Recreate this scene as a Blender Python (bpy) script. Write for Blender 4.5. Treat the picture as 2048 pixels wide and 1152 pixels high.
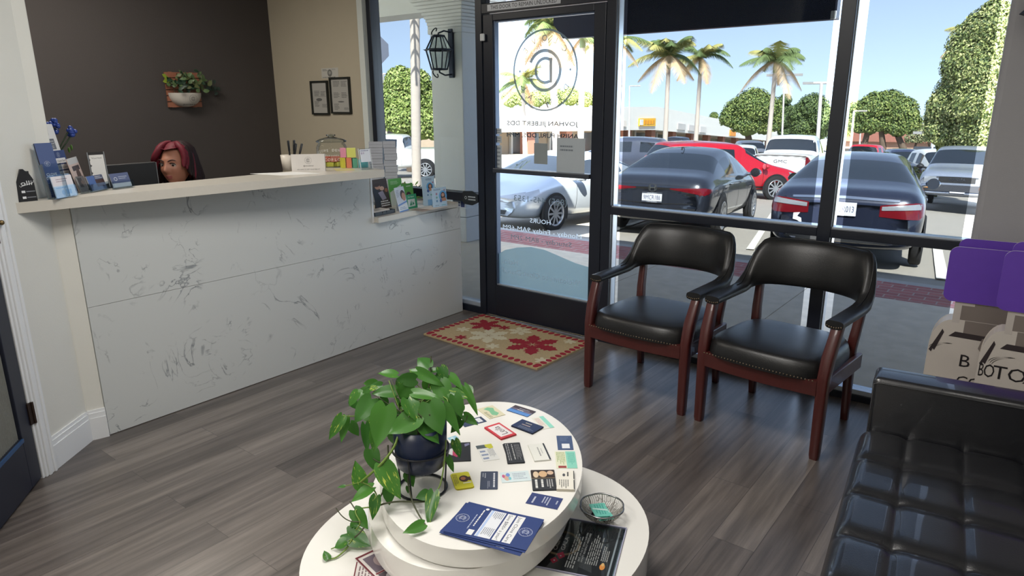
import bpy, bmesh, math, random
from math import sin, cos, tan, pi, radians, sqrt, atan2, hypot
from mathutils import Vector, Matrix, Euler
import numpy as np

SC = bpy.context.scene
COL = SC.collection
for _o in list(bpy.data.objects):
    bpy.data.objects.remove(_o)
random.seed(7)

# ------------------------------------------------------------------ camera
FPX, YAW, PITCH, ROLL, EYE = 1373.0, radians(-38.06), radians(15.15), radians(0.37), 1.63
_fwd = Vector((sin(YAW) * cos(PITCH), cos(YAW) * cos(PITCH), -sin(PITCH)))
_rt = Vector((cos(YAW), -sin(YAW), 0))
_dn = _fwd.cross(_rt)
_r2 = cos(ROLL) * _rt + sin(ROLL) * _dn
_d2 = -sin(ROLL) * _rt + cos(ROLL) * _dn
CAMP = Vector((0, 0, EYE))
cd = bpy.data.cameras.new('camera')
cam = bpy.data.objects.new('camera', cd)
COL.objects.link(cam)
cd.sensor_fit = 'HORIZONTAL'
cd.sensor_width = 36.0
cd.lens = FPX / 2048 * 36.0
cd.clip_start = 0.02
cd.clip_end = 800
_m = Matrix((_r2, -_d2, -_fwd)).transposed().to_4x4()
_m.translation = CAMP
cam.matrix_world = _m
SC.camera = cam

# ------------------------------------------------------------------ world, sun, exposure
SC.view_settings.view_transform = 'Standard'
SC.view_settings.look = 'None'
SC.view_settings.exposure = 0.0
SC.view_settings.gamma = 1.0
SC.view_settings.use_curve_mapping = False
W = bpy.data.worlds.new('sky')
SC.world = W
W.use_nodes = True
_nt = W.node_tree
_sky = _nt.nodes.new('ShaderNodeTexSky')
_sky.sky_type = 'NISHITA'
_sky.sun_disc = False
_sky.sun_elevation = radians(48)
_sky.sun_rotation = radians(200)
_sky.altitude = 20
_sky.air_density = 1.0
_sky.dust_density = 0.25
_sky.ozone_density = 1.6
_bg = _nt.nodes['Background']
_bg.inputs[1].default_value = 0.72
_tc = _nt.nodes.new('ShaderNodeTexCoord'); _sx = _nt.nodes.new('ShaderNodeSeparateXYZ'); _cx = _nt.nodes.new('ShaderNodeCombineXYZ')
_ad = _nt.nodes.new('ShaderNodeMath'); _ad.operation = 'ADD'; _ad.inputs[1].default_value = 0.16      # the ground falls away, so the sky starts lower
_mxz = _nt.nodes.new('ShaderNodeMath'); _mxz.operation = 'MAXIMUM'; _mxz.inputs[1].default_value = 0.012
_hs = _nt.nodes.new('ShaderNodeHueSaturation'); _hs.inputs['Saturation'].default_value = 0.68
_nt.links.new(_tc.outputs['Generated'], _sx.inputs[0]); _nt.links.new(_sx.outputs[0], _cx.inputs[0]); _nt.links.new(_sx.outputs[1], _cx.inputs[1])
_nt.links.new(_sx.outputs[2], _ad.inputs[0]); _nt.links.new(_ad.outputs[0], _mxz.inputs[0]); _nt.links.new(_mxz.outputs[0], _cx.inputs[2]); _nt.links.new(_cx.outputs[0], _sky.inputs[0])
_nt.links.new(_sky.outputs[0], _hs.inputs['Color']); _nt.links.new(_hs.outputs[0], _bg.inputs[0])
SUN_AZ, SUN_EL = radians(150), radians(46)        # from behind the shop, a little to the right
sd = bpy.data.lights.new('sun', 'SUN')
sd.energy = 26.0
sd.angle = radians(0.6)
sd.color = (1.0, 0.95, 0.86)
sun = bpy.data.objects.new('sun', sd)
COL.objects.link(sun)
_sv = Vector((sin(SUN_AZ) * cos(SUN_EL), cos(SUN_AZ) * cos(SUN_EL), sin(SUN_EL)))
sun.rotation_euler = (-_sv).to_track_quat('-Z', 'Y').to_euler()
sun.location = (-6, -4, 9)
try:
    SC.cycles.transparent_max_bounces = 24
    SC.cycles.max_bounces = 10
    SC.cycles.caustics_reflective = False
    SC.cycles.caustics_refractive = False
    SC.cycles.sample_clamp_indirect = 6.0
    SC.cycles.use_denoising = True
except Exception:
    pass

# ------------------------------------------------------------------ pixel (2048x1152) -> point helpers
def ray(x, y):
    return ((x - 1024) / FPX) * _r2 + ((y - 576) / FPX) * _d2 + _fwd
def on_axis(ax, val, x, y):
    d = ray(x, y)
    return CAMP + d * ((val - CAMP[ax]) / d[ax])
def fl(x, y, z=0.0): return on_axis(2, z, x, y)
def yp(x, y, Y): return on_axis(1, Y, x, y)
def xp(x, y, X): return on_axis(0, X, x, y)
def gz(X, Y):                        # the car park falls gently away from the shop
    az = max(-75.0, min(15.0, math.degrees(atan2(X, Y))))
    return -0.15 - (0.0527 + 1.47e-5 * (az + 41) ** 2) * max(0.0, hypot(X, Y) - 7.0)
def gp(x, y):                        # pixel -> point on the car park
    d = ray(x, y); t0, t1 = 1.0, 400.0
    for _ in range(60):
        t = (t0 + t1) / 2; p = CAMP + d * t
        if p.z < gz(p.x, p.y): t1 = t
        else: t0 = t
    return CAMP + d * t
def at_dist(x, y, q):                # pixel -> point at the same horizontal range as q
    d = ray(x, y)
    return CAMP + d * (hypot(q[0], q[1]) / hypot(d.x, d.y))
def at_depth(x, y, dep): return CAMP + ray(x, y) * dep

# ------------------------------------------------------------------ materials
MATS = {}
def lin(c):
    if isinstance(c, (int, float)): c = (c, c, c)
    return tuple(((v / 255) / 12.92 if v / 255 <= 0.04045 else ((v / 255 + 0.055) / 1.055) ** 2.4) for v in c) + (1,)
def pm(name, col, rough=0.5, metal=0.0, noise=0.0, scale=30.0, bump=0.0, bscale=None, spec=0.5, coat=0.0, emit=None, trans=0.0, stretch=None, sheen=0.0):
    """procedural principled material: colour (sRGB 0-255) varied by noise, optional bump"""
    if name in MATS: return MATS[name]
    m = bpy.data.materials.new(name); m.use_nodes = True
    nt = m.node_tree; b = nt.nodes['Principled BSDF']
    L = lin(col)
    b.inputs['Base Color'].default_value = L
    b.inputs['Roughness'].default_value = rough
    b.inputs['Metallic'].default_value = metal
    b.inputs['Specular IOR Level'].default_value = spec
    b.inputs['Coat Weight'].default_value = coat
    b.inputs['Sheen Weight'].default_value = sheen
    b.inputs['Transmission Weight'].default_value = trans
    m.diffuse_color = L
    tc = nt.nodes.new('ShaderNodeTexCoord')
    src = tc.outputs['Object']
    if stretch:
        mp = nt.nodes.new('ShaderNodeMapping'); mp.inputs['Scale'].default_value = stretch
        nt.links.new(src, mp.inputs[0]); src = mp.outputs[0]
    nz = nt.nodes.new('ShaderNodeTexNoise'); nz.inputs['Scale'].default_value = scale; nz.inputs['Detail'].default_value = 4
    nt.links.new(src, nz.inputs['Vector'])
    mx = nt.nodes.new('ShaderNodeMix'); mx.data_type = 'RGBA'
    k = noise if noise else 0.03
    mx.inputs[6].default_value = tuple(v * (1 - k) for v in L[:3]) + (1,)
    mx.inputs[7].default_value = tuple(min(1, v * (1 + k)) for v in L[:3]) + (1,)
    nt.links.new(nz.outputs[0], mx.inputs[0]); nt.links.new(mx.outputs[2], b.inputs['Base Color'])
    if bump:
        n2 = nz
        if bscale:
            n2 = nt.nodes.new('ShaderNodeTexNoise'); n2.inputs['Scale'].default_value = bscale; n2.inputs['Detail'].default_value = 3
            nt.links.new(src, n2.inputs['Vector'])
        bp = nt.nodes.new('ShaderNodeBump'); bp.inputs['Strength'].default_value = bump; bp.inputs['Distance'].default_value = 0.01
        nt.links.new(n2.outputs[0], bp.inputs['Height']); nt.links.new(bp.outputs[0], b.inputs['Normal'])
    if emit:
        b.inputs['Emission Color'].default_value = L; b.inputs['Emission Strength'].default_value = emit
    MATS[name] = m
    return m
def glass_mat(name, tint=(255, 255, 255), refl=0.06, rough=0.0):
    """thin sheet: straight-through transparency plus a mirror part that grows at grazing angles"""
    if name in MATS: return MATS[name]
    m = bpy.data.materials.new(name); m.use_nodes = True; nt = m.node_tree
    nt.nodes.remove(nt.nodes['Principled BSDF']); out = nt.nodes['Material Output']
    t = nt.nodes.new('ShaderNodeBsdfTransparent'); t.inputs[0].default_value = lin(tint)
    g = nt.nodes.new('ShaderNodeBsdfGlossy'); g.inputs['Roughness'].default_value = rough
    f = nt.nodes.new('ShaderNodeLayerWeight'); f.inputs[0].default_value = 0.18
    mu = nt.nodes.new('ShaderNodeMath'); mu.operation = 'MULTIPLY'; mu.inputs[1].default_value = refl / 0.06 * 0.5
    mu.use_clamp = True
    s = nt.nodes.new('ShaderNodeMixShader')
    nt.links.new(f.outputs['Fresnel'], mu.inputs[0]); nt.links.new(mu.outputs[0], s.inputs[0])
    nt.links.new(t.outputs[0], s.inputs[1]); nt.links.new(g.outputs[0], s.inputs[2]); nt.links.new(s.outputs[0], out.inputs[0])
    m.diffuse_color = lin(tint)[:3] + (0.2,)
    MATS[name] = m
    return m
def sheer_mat(name, col, alpha, trans=0.5):
    """thin translucent vinyl: part see-through, part white diffuse and diffuse-transmitting"""
    if name in MATS: return MATS[name]
    m = bpy.data.materials.new(name); m.use_nodes = True; nt = m.node_tree
    nt.nodes.remove(nt.nodes['Principled BSDF']); out = nt.nodes['Material Output']
    t = nt.nodes.new('ShaderNodeBsdfTransparent')
    d = nt.nodes.new('ShaderNodeBsdfDiffuse'); d.inputs[0].default_value = lin(col)
    r = nt.nodes.new('ShaderNodeBsdfTranslucent'); r.inputs[0].default_value = lin(col)
    a = nt.nodes.new('ShaderNodeMixShader'); a.inputs[0].default_value = trans
    s = nt.nodes.new('ShaderNodeMixShader'); s.inputs[0].default_value = alpha
    nt.links.new(d.outputs[0], a.inputs[1]); nt.links.new(r.outputs[0], a.inputs[2])
    nt.links.new(t.outputs[0], s.inputs[1]); nt.links.new(a.outputs[0], s.inputs[2]); nt.links.new(s.outputs[0], out.inputs[0])
    m.diffuse_color = lin(col)
    MATS[name] = m
    return m
def node_mat(name, rough=0.5, spec=0.5):
    m = bpy.data.materials.new(name); m.use_nodes = True
    b = m.node_tree.nodes['Principled BSDF']; b.inputs['Roughness'].default_value = rough; b.inputs['Specular IOR Level'].default_value = spec
    MATS[name] = m
    return m, m.node_tree, b

# ------------------------------------------------------------------ mesh builder
TXT = {}
def text_geo(s):
    if s in TXT: return TXT[s]
    c = bpy.data.curves.new('lettering', 'FONT'); c.body = s; c.size = 1.0; c.resolution_u = 2
    c.align_x = 'LEFT'; c.fill_mode = 'FRONT'
    o = bpy.data.objects.new('lettering', c); COL.objects.link(o)
    dg = bpy.context.evaluated_depsgraph_get()
    me = bpy.data.meshes.new_from_object(o.evaluated_get(dg))
    vs = [v.co.copy() for v in me.vertices]; fs = [tuple(p.vertices) for p in me.polygons]
    bpy.data.objects.remove(o); bpy.data.curves.remove(c); bpy.data.meshes.remove(me)
    TXT[s] = (vs, fs)
    return TXT[s]
I4 = Matrix.Identity(4)
def T(x, y=None, z=None):
    return Matrix.Translation(Vector(x) if y is None else Vector((x, y, z)))
def RZ(a): return Matrix.Rotation(a, 4, 'Z')
def RX(a): return Matrix.Rotation(a, 4, 'X')
def RY(a): return Matrix.Rotation(a, 4, 'Y')
def S(x, y=None, z=None):
    if y is None: y = z = x
    return Matrix.Diagonal((x, y, z, 1))
def frame(o, u, v):
    """matrix whose x runs along u, y along v (made square), z their normal, origin o"""
    u = Vector(u).normalized(); n = u.cross(Vector(v)).normalized(); v = n.cross(u)
    m = Matrix((u, v, n)).transposed().to_4x4(); m.translation = Vector(o)
    return m
class MB:
    def __init__(s): s.v = []; s.f = []; s.m = []; s.s = []
    def add(s, vs, fs, mat=0, M=None, smooth=False):
        b = len(s.v)
        s.v += [(M @ Vector(p)) if M is not None else Vector(p) for p in vs]
        for f in fs:
            s.f.append(tuple(b + i for i in f)); s.m.append(mat); s.s.append(smooth)
        return s
    def box(s, lo, hi, mat=0, M=None):
        x0, y0, z0 = lo; x1, y1, z1 = hi
        return s.add([(x0, y0, z0), (x1, y0, z0), (x1, y1, z0), (x0, y1, z0), (x0, y0, z1), (x1, y0, z1), (x1, y1, z1), (x0, y1, z1)],
                     [(0, 3, 2, 1), (4, 5, 6, 7), (0, 1, 5, 4), (1, 2, 6, 5), (2, 3, 7, 6), (3, 0, 4, 7)], mat, M)
    def quad(s, a, b, c, d, mat=0, M=None): return s.add([a, b, c, d], [(0, 1, 2, 3)], mat, M)
    def rect(s, x0, y0, x1, y1, z=0.0, mat=0, M=None):
        return s.quad((x0, y0, z), (x1, y0, z), (x1, y1, z), (x0, y1, z), mat, M)
    def poly(s, pts, z=0.0, mat=0, M=None):
        return s.add([(p[0], p[1], z) for p in pts], [tuple(range(len(pts)))], mat, M)
    def prism(s, pts, z0, z1, mat=0, M=None, smooth=False, mside=None):
        n = len(pts); vs = [(p[0], p[1], z0) for p in pts] + [(p[0], p[1], z1) for p in pts]
        s.add(vs, [tuple(range(n - 1, -1, -1)), tuple(range(n, 2 * n))], mat, M)
        return s.add(vs, [(i, (i + 1) % n, n + (i + 1) % n, n + i) for i in range(n)], mat if mside is None else mside, M, smooth)
    def lathe(s, prof, seg=24, mat=0, M=None, smooth=True, cap=True, ang=2 * pi, sx=1.0):
        n = len(prof); full = ang > 6.28; k = seg if full else seg + 1
        vs = [(r * cos(ang * j / seg) * sx, r * sin(ang * j / seg), z) for j in range(k) for r, z in prof]
        fs = [(j * n + i, ((j + 1) % k) * n + i, ((j + 1) % k) * n + i + 1, j * n + i + 1) for j in range(seg) for i in range(n - 1)]
        s.add(vs, fs, mat, M, smooth)
        if cap and full:
            for i in (0, n - 1):
                if prof[i][0] > 1e-5:
                    ring = [vs[j * n + i] for j in range(seg)]
                    s.add(ring, [tuple(range(seg))], mat, M)
        return s
    def tube(s, pts, r, seg=8, mat=0, M=None, closed=False, caps=True):
        pts = [Vector(p) for p in pts]; n = len(pts)
        rs = r if isinstance(r, (list, tuple)) else [r] * n
        vs = []; up = Vector((0.0123, 0.034, 1)); prev = None
        for i, p in enumerate(pts):
            a = pts[(i - 1) % n] if (i or closed) else p; b = pts[(i + 1) % n] if (i < n - 1 or closed) else p
            t = (b - a); t = t.normalized() if t.length > 1e-9 else Vector((0, 0, 1))
            if prev is None:
                x = t.cross(up)
                if x.length < 1e-3: x = t.cross(Vector((1, 0, 0)))
            else:
                x = prev - t * prev.dot(t)
            x.normalize(); prev = x; y = t.cross(x)
            vs += [p + (x * cos(2 * pi * j / seg) + y * sin(2 * pi * j / seg)) * rs[i] for j in range(seg)]
        fs = [(i * seg + j, i * seg + (j + 1) % seg, ((i + 1) % n) * seg + (j + 1) % seg, ((i + 1) % n) * seg + j)
              for i in range(n if closed else n - 1) for j in range(seg)]
        s.add(vs, fs, mat, M, True)
        if caps and not closed:
            s.add(vs[:seg], [tuple(range(seg - 1, -1, -1))], mat, M); s.add(vs[-seg:], [tuple(range(seg))], mat, M)
        return s
    def grid(s, rows, mat=0, M=None, smooth=True, closed=False):
        n = len(rows[0]); vs = [p for r in rows for p in r]
        fs = [(i * n + j, i * n + (j + 1) % n, (i + 1) * n + (j + 1) % n, (i + 1) * n + j)
              for i in range(len(rows) - 1) for j in range(n if closed else n - 1)]
        return s.add(vs, fs, mat, M, smooth)
    def disc(s, c, r, z=0.0, mat=0, M=None, seg=24, ri=0.0, a0=0.0, a1=2 * pi, sy=1.0):
        if ri <= 0 and a1 - a0 > 6.28:
            return s.poly([(c[0] + r * cos(2 * pi * j / seg), c[1] + r * sy * sin(2 * pi * j / seg)) for j in range(seg)], z, mat, M)
        vs = []
        for j in range(seg + 1):
            a = a0 + (a1 - a0) * j / seg
            vs += [(c[0] + ri * cos(a), c[1] + ri * sy * sin(a), z), (c[0] + r * cos(a), c[1] + r * sy * sin(a), z)]
        return s.add(vs, [(2 * j, 2 * j + 1, 2 * j + 3, 2 * j + 2) for j in range(seg)], mat, M)
    def sphere(s, c, r, seg=16, rings=10, mat=0, M=None, sc=(1, 1, 1)):
        rows = []
        for i in range(rings + 1):
            a = pi * i / rings
            rows.append([(c[0] + r * sc[0] * sin(a) * cos(2 * pi * j / seg), c[1] + r * sc[1] * sin(a) * sin(2 * pi * j / seg), c[2] + r * sc[2] * cos(a)) for j in range(seg)])
        return s.grid(rows, mat, M, True, True)
    def text(s, txt, M, size=None, width=None, align='C', mat=0, z=0.0004, mirror=False, bold=0.0):
        vs, fs = text_geo(txt)
        if not vs: return s
        x0 = min(v.x for v in vs); x1 = max(v.x for v in vs); h = 0.7
        k = width / (x1 - x0) if width else size / h
        ky = (size / h) if size else k
        off = {'C': -(x0 + x1) / 2, 'L': -x0, 'R': -x1}[align]
        mx = -1 if mirror else 1
        s.add([((v.x + off) * k * mx, v.y * ky, z) for v in vs], fs, mat, M)
        if bold:
            for dx, dy in ((bold, 0), (0, bold), (-bold, 0), (0, -bold)):
                s.add([((v.x + off) * k * mx + dx, v.y * ky + dy, z) for v in vs], fs, mat, M)
        return s
    def ringtext(s, txt, M, r, size, a_mid, mat=0, z=0.0004, outside=True, spread=None, mirror=False):
        n = len(txt); spread = spread or 0.35 * n
        for i, ch in enumerate(txt):
            if ch == ' ': continue
            t = (i / (n - 1) - 0.5) if n > 1 else 0
            a = a_mid - t * spread if outside else a_mid + t * spread
            rot = a - pi / 2 if outside else a + pi / 2
            m = T(r * cos(a), r * sin(a), 0) @ RZ(rot) @ T(0, -size / 2, 0)
            MM = M @ S(-1, 1, 1) @ m if mirror else M @ m
            s.text(ch, MM, size=size, mat=mat, z=z)
        return s
    def logo(s, M, r, mat=0, z=0.0004, words=True, mirror=False, thin=0.03):
        """round badge: thin circle, open ring with a D inside it, two words round the edge"""
        MM = M @ S(-1, 1, 1) if mirror else M
        s.disc((0, 0), r, z, mat, MM, 48, r * (1 - thin))
        s.disc((0, 0), r * 0.52, z, mat, MM, 36, r * 0.44, radians(25), radians(335))
        s.disc((-r * 0.02, 0), r * 0.33, z, mat, MM, 28, r * 0.255, radians(-118), radians(118))
        x = -r * 0.33 * cos(radians(62)) - r * 0.06
        s.rect(x - r * 0.02, -r * 0.30, x + r * 0.06, r * 0.30, z, mat, MM)
        if words:
            s.ringtext('CLOVE', M, r * 0.78, r * 0.15, pi / 2, mat, z, True, 1.75, mirror)
            s.ringtext('DENTAL', M, r * 0.78, r * 0.15, -pi / 2, mat, z, False, 2.0, mirror)
            for sx in (-1, 1): s.disc((sx * r * 0.78, 0), r * 0.03, z, mat, M, 10)
        return s
    def lines(s, x0, y0, x1, y1, n, z=0.0004, mat=0, M=None, seed=1, fill=0.45):
        """small print: n rows of short dashes"""
        rnd = random.Random(seed); h = (y1 - y0) / n
        for i in range(n):
            x = x0; end = x1 - (x1 - x0) * rnd.random() * 0.35; yy = y1 - h * (i + 0.75)
            while x < end:
                w = (x1 - x0) * (0.06 + 0.12 * rnd.random()); s.rect(x, yy, min(x + w, end), yy + h * fill, z, mat, M); x += w + (x1 - x0) * 0.025
        return s
    def build(s, name, mats, parent=None, bevel=0.0, seg=2, sub=0, flip=False, auto=None):
        me = bpy.data.meshes.new(name)
        me.from_pydata([tuple(v) for v in s.v], [], s.f)
        for m in (mats if isinstance(mats, (list, tuple)) else [mats]): me.materials.append(m)
        me.polygons.foreach_set('material_index', s.m)
        me.polygons.foreach_set('use_smooth', s.s)
        me.update()
        o = bpy.data.objects.new(name, me); COL.objects.link(o)
        if parent is not None: put(o, parent)
        if bevel:
            b = o.modifiers.new('edge', 'BEVEL'); b.width = bevel; b.segments = seg; b.limit_method = 'ANGLE'; b.angle_limit = radians(40)
        if sub:
            b = o.modifiers.new('round', 'SUBSURF'); b.levels = sub; b.render_levels = sub
        return o
def put(o, parent):
    """parent keeping world placement (parents here are translated/rotated empties)"""
    o.parent = parent
    o.matrix_parent_inverse = wm(parent).inverted()
def wm(o):
    m = o.matrix_basis.copy()
    if o.parent is not None: m = wm(o.parent) @ o.matrix_parent_inverse @ m
    return m
def tag(o, label=None, cat=None, group=None, kind=None):
    if label: o['label'] = label
    if cat: o['category'] = cat
    if group: o['group'] = group
    if kind: o['kind'] = kind
    return o
def thing(name, label, cat, loc=(0, 0, 0), group=None, rz=0.0):
    o = bpy.data.objects.new(name, None); COL.objects.link(o); o.empty_display_size = 0.05
    o.location = loc; o.rotation_euler = (0, 0, rz)
    return tag(o, label, cat, group)
def struct(o, label=None, cat=None):
    return tag(o, label, cat, kind='structure')
def holder(name, loc=(0, 0, 0), label=None, cat=None):
    o = bpy.data.objects.new(name, None); COL.objects.link(o); o.empty_display_size = 0.05; o.location = loc
    return struct(o, label, cat)
def dup(root, M=None, label=None, group=None):
    """copy of a thing with copies of its parts and sub-parts; M moves it in world space"""
    def rec(o, par):
        c = o.copy(); COL.objects.link(c)
        if par is not None: c.parent = par
        for ch in o.children: rec(ch, c)
        return c
    c = rec(root, None)
    if M is not None: c.matrix_basis = M @ root.matrix_basis
    if label: c['label'] = label
    if group: c['group'] = group
    return c
def oval(cx, cy, a, b, rot, n=64):
    return [(cx + a * cos(t) * cos(rot) - b * sin(t) * sin(rot), cy + a * cos(t) * sin(rot) + b * sin(t) * cos(rot)) for t in [2 * pi * i / n for i in range(n)]]
# ================================================================== room shell
Y0 = 3.97          # inner face of the shop front
XC = -3.588        # face of the reception counter
M_frame = pm('dark bronze aluminium', (23, 28, 40), 0.38, 0.0, 0.12, 60, spec=0.5)
M_alu = pm('bright aluminium strip', (196, 204, 214), 0.3, 0.6, 0.05, 40)
M_glass = glass_mat('clear window glass', (250, 252, 252), 0.05)
M_film = glass_mat('solar film', (142, 146, 150), 0.02)
M_white = pm('white wall paint', (222, 221, 214), 0.7, 0, 0.02, 8, 0.06, 160)
M_beige = pm('beige wall paint', (197, 187, 166), 0.75, 0, 0.03, 6, 0.10, 140)
M_dark = pm('charcoal wall paint', (70, 65, 64), 0.75, 0, 0.05, 5, 0.12, 120)
M_trimw = pm('white trim gloss', (230, 232, 234), 0.38, 0, 0.02, 12)

def floor_mat():
    m, nt, b = node_mat('grey oak plank floor', 0.30, 0.8)
    tc = nt.nodes.new('ShaderNodeTexCoord')
    mp = nt.nodes.new('ShaderNodeMapping'); mp.inputs['Rotation'].default_value = (0, 0, radians(90))
    br = nt.nodes.new('ShaderNodeTexBrick')
    br.offset = 0.37; br.offset_frequency = 2; br.squash = 1.0
    br.inputs['Scale'].default_value = 1.0
    br.inputs['Brick Width'].default_value = 1.15; br.inputs['Row Height'].default_value = 0.165
    br.inputs['Mortar Size'].default_value = 0.0012; br.inputs['Mortar Smooth'].default_value = 0.6; br.inputs['Bias'].default_value = 0.0
    br.inputs['Color1'].default_value = lin((92, 86, 83)); br.inputs['Color2'].default_value = lin((122, 115, 110)); br.inputs['Mortar'].default_value = lin((58, 54, 53))
    nt.links.new(tc.outputs['Object'], mp.inputs[0]); nt.links.new(mp.outputs[0], br.inputs[0])
    # grain: noise stretched along the planks, shifted per plank
    m2 = nt.nodes.new('ShaderNodeMapping'); m2.inputs['Scale'].default_value = (34, 1.5, 1)
    nt.links.new(tc.outputs['Object'], m2.inputs[0])
    addv = nt.nodes.new('ShaderNodeVectorMath'); addv.operation = 'ADD'
    sc = nt.nodes.new('ShaderNodeVectorMath'); sc.operation = 'SCALE'; sc.inputs['Scale'].default_value = 60
    nt.links.new(br.outputs['Color'], sc.inputs[0]); nt.links.new(m2.outputs[0], addv.inputs[0]); nt.links.new(sc.outputs[0], addv.inputs[1])
    nz = nt.nodes.new('ShaderNodeTexNoise'); nz.inputs['Scale'].default_value = 1.0; nz.inputs['Detail'].default_value = 7; nz.inputs['Roughness'].default_value = 0.65
    nt.links.new(addv.outputs[0], nz.inputs['Vector'])
    rp = nt.nodes.new('ShaderNodeValToRGB'); rp.color_ramp.elements[0].position = 0.28; rp.color_ramp.elements[0].color = (0.5, 0.49, 0.49, 1)
    rp.color_ramp.elements[1].position = 0.66; rp.color_ramp.elements[1].color = (1.22, 1.2, 1.18, 1)
    nt.links.new(nz.outputs[0], rp.inputs[0])
    m3 = nt.nodes.new('ShaderNodeMapping'); m3.inputs['Scale'].default_value = (9, 0.9, 1)
    nt.links.new(tc.outputs['Object'], m3.inputs[0])
    n3 = nt.nodes.new('ShaderNodeTexNoise'); n3.inputs['Scale'].default_value = 1.0; n3.inputs['Detail'].default_value = 4
    nt.links.new(m3.outputs[0], n3.inputs['Vector'])
    r3 = nt.nodes.new('ShaderNodeValToRGB'); r3.color_ramp.elements[0].position = 0.34; r3.color_ramp.elements[0].color = (0.62, 0.61, 0.6, 1)
    r3.color_ramp.elements[1].position = 0.6; r3.color_ramp.elements[1].color = (1.1, 1.1, 1.1, 1)
    nt.links.new(n3.outputs[0], r3.inputs[0])
    mu = nt.nodes.new('ShaderNodeMix'); mu.data_type = 'RGBA'; mu.blend_type = 'MULTIPLY'; mu.inputs[0].default_value = 1
    nt.links.new(br.outputs['Color'], mu.inputs[6]); nt.links.new(rp.outputs[0], mu.inputs[7])
    m4 = nt.nodes.new('ShaderNodeMix'); m4.data_type = 'RGBA'; m4.blend_type = 'MULTIPLY'; m4.inputs[0].default_value = 0.9
    nt.links.new(mu.outputs[2], m4.inputs[6]); nt.links.new(r3.outputs[0], m4.inputs[7])
    nt.links.new(m4.outputs[2], b.inputs['Base Color'])
    bp = nt.nodes.new('ShaderNodeBump'); bp.inputs['Strength'].default_value = 0.07; bp.inputs['Distance'].default_value = 0.004
    nt.links.new(nz.outputs[0], bp.inputs['Height']); nt.links.new(bp.outputs[0], b.inputs['Normal'])
    return m
M_floor = floor_mat()
struct(MB().box((-6.0, -2.2, -0.12), (1.3, Y0 + 0.02, 0)).build('floor', M_floor))
M_ceil = pm('white ceiling tile', (232, 231, 226), 0.85, 0, 0.03, 40)
struct(MB().box((-6.1, -2.3, 2.85), (1.4, 4.12, 2.95)).build('ceiling', M_ceil))
# accent wall behind the desk, beige return beside the window, other walls
struct(MB().box((-6.08, -2.2, 0), (-5.95, Y0, 2.85)).build('wall_left', M_dark))
struct(MB().box((-6.08, Y0, -0.1), (-4.66, 4.12, 2.85)).build('wall_front', M_beige))
struct(MB().box((-0.262, 3.90, 0), (1.3, 4.12, 2.85)).build('wall_right', pm('grey wall paint', (158, 157, 160), 0.7, 0, 0.03, 8, 0.06, 160), bevel=0.028, seg=4), None)
struct(MB().box((1.18, -2.2, 0), (1.3, 3.90, 2.85)).build('wall_side', M_white))
struct(MB().box((-6.08, -2.3, 0), (1.3, -2.2, 2.85)).build('wall_back', M_white))
struct(MB().box((-4.66, 3.99, 2.56), (-0.262, 4.12, 2.85)).build('wall_header', M_white))
struct(MB().box((-4.66, 3.93, 0), (-4.595, 4.07, 2.85)).build('trim_1', pm('white window return', (226, 232, 228), 0.6)))
# white wall piece by the counter: a post, then a slanted wall that holds the inner door
dA = Vector((-3.640, 1.228, 0)); dB = Vector((-3.617, 1.165, 0)); dC = Vector((-3.434, 0.930, 0))
dE = dC + (dC - dB).normalized() * 1.6
dn = Vector((-(dC - dB).y, (dC - dB).x, 0)).normalized()     # towards the back of the wall
if dn.x > 0: dn = -dn
du = (dC - dB).normalized()
pC = dC + du * 0.045
wl = MB().prism([(dA.x, dA.y), (dB.x, dB.y), (pC.x, pC.y), (pC + dn * 0.12).to_2d()[:], (dB + dn * 0.14).to_2d()[:], (-3.76, 1.228)][::-1], 0, 2.85)
wl.prism([(dB.x, dB.y), (-3.76, 1.2), (-3.76, 1.2445), (XC - 0.006, 1.2445)], 0, 1.178)
struct(wl.build('wall_post', M_white, bevel=0.006))
struct(MB().prism([(p.x, p.y) for p in (dC + du * 0.92, dE, dE + dn * 0.12, dC + du * 0.92 + dn * 0.12)], 0, 2.85).build('wall_slant', M_white))
struct(MB().prism([(p.x, p.y) for p in (dC + du * 0.045, dC + du * 0.92, dC + du * 0.92 + dn * 0.12, dC + du * 0.045 + dn * 0.12)], 2.1, 2.85).build('wall_lintel', M_white))
dF = -dn                                                     # faces the room
def fm(o):                                                   # frame on the slanted wall: x along it, y up, z into the room
    m = Matrix((du, Vector((0, 0, 1)), dF)).transposed().to_4x4()
    m.translation = Vector(o); return m
bb = MB()
h = 0.155
q = [Vector((XC - 0.006, 1.2445, 0)), dB, dC - du * 0.005]
for a, b2 in ((0, 1), (1, 2)):
    p0, p1 = q[a], q[b2]; d = (p1 - p0).normalized(); n = Vector((-d.y, d.x, 0)); n = n if n.dot(dF) > 0 else -n
    for z0, z1, th in ((0, 0.115, 0.017), (0.115, 0.14, 0.013), (0.14, 0.155, 0.008)):
        bb.prism([(p.x, p.y) for p in (p0, p1, p1 + n * th, p0 + n * th)], z0, z1)
struct(bb.build('baseboard_left', M_trimw, bevel=0.002))
# casing of the inner door: stepped profile
cs = MB()
for u0, u1, th in ((0.0, 0.014, 0.026), (0.014, 0.03, 0.019), (0.03, 0.048, 0.023), (0.048, 0.062, 0.016)):
    cs.box((u0, 0, -0.005), (u1, 2.12, th), 0, fm(dC))
cs.box((0.062, 0, -0.12), (0.075, 2.12, 0.008), 0, fm(dC))
cs.box((0.0, 2.10, -0.005), (0.99, 2.17, 0.02), 0, fm(dC)); cs.box((0.90, 0, -0.005), (0.97, 2.12, 0.02), 0, fm(dC))
struct(cs.build('trim_2', M_trimw, bevel=0.003))

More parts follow.
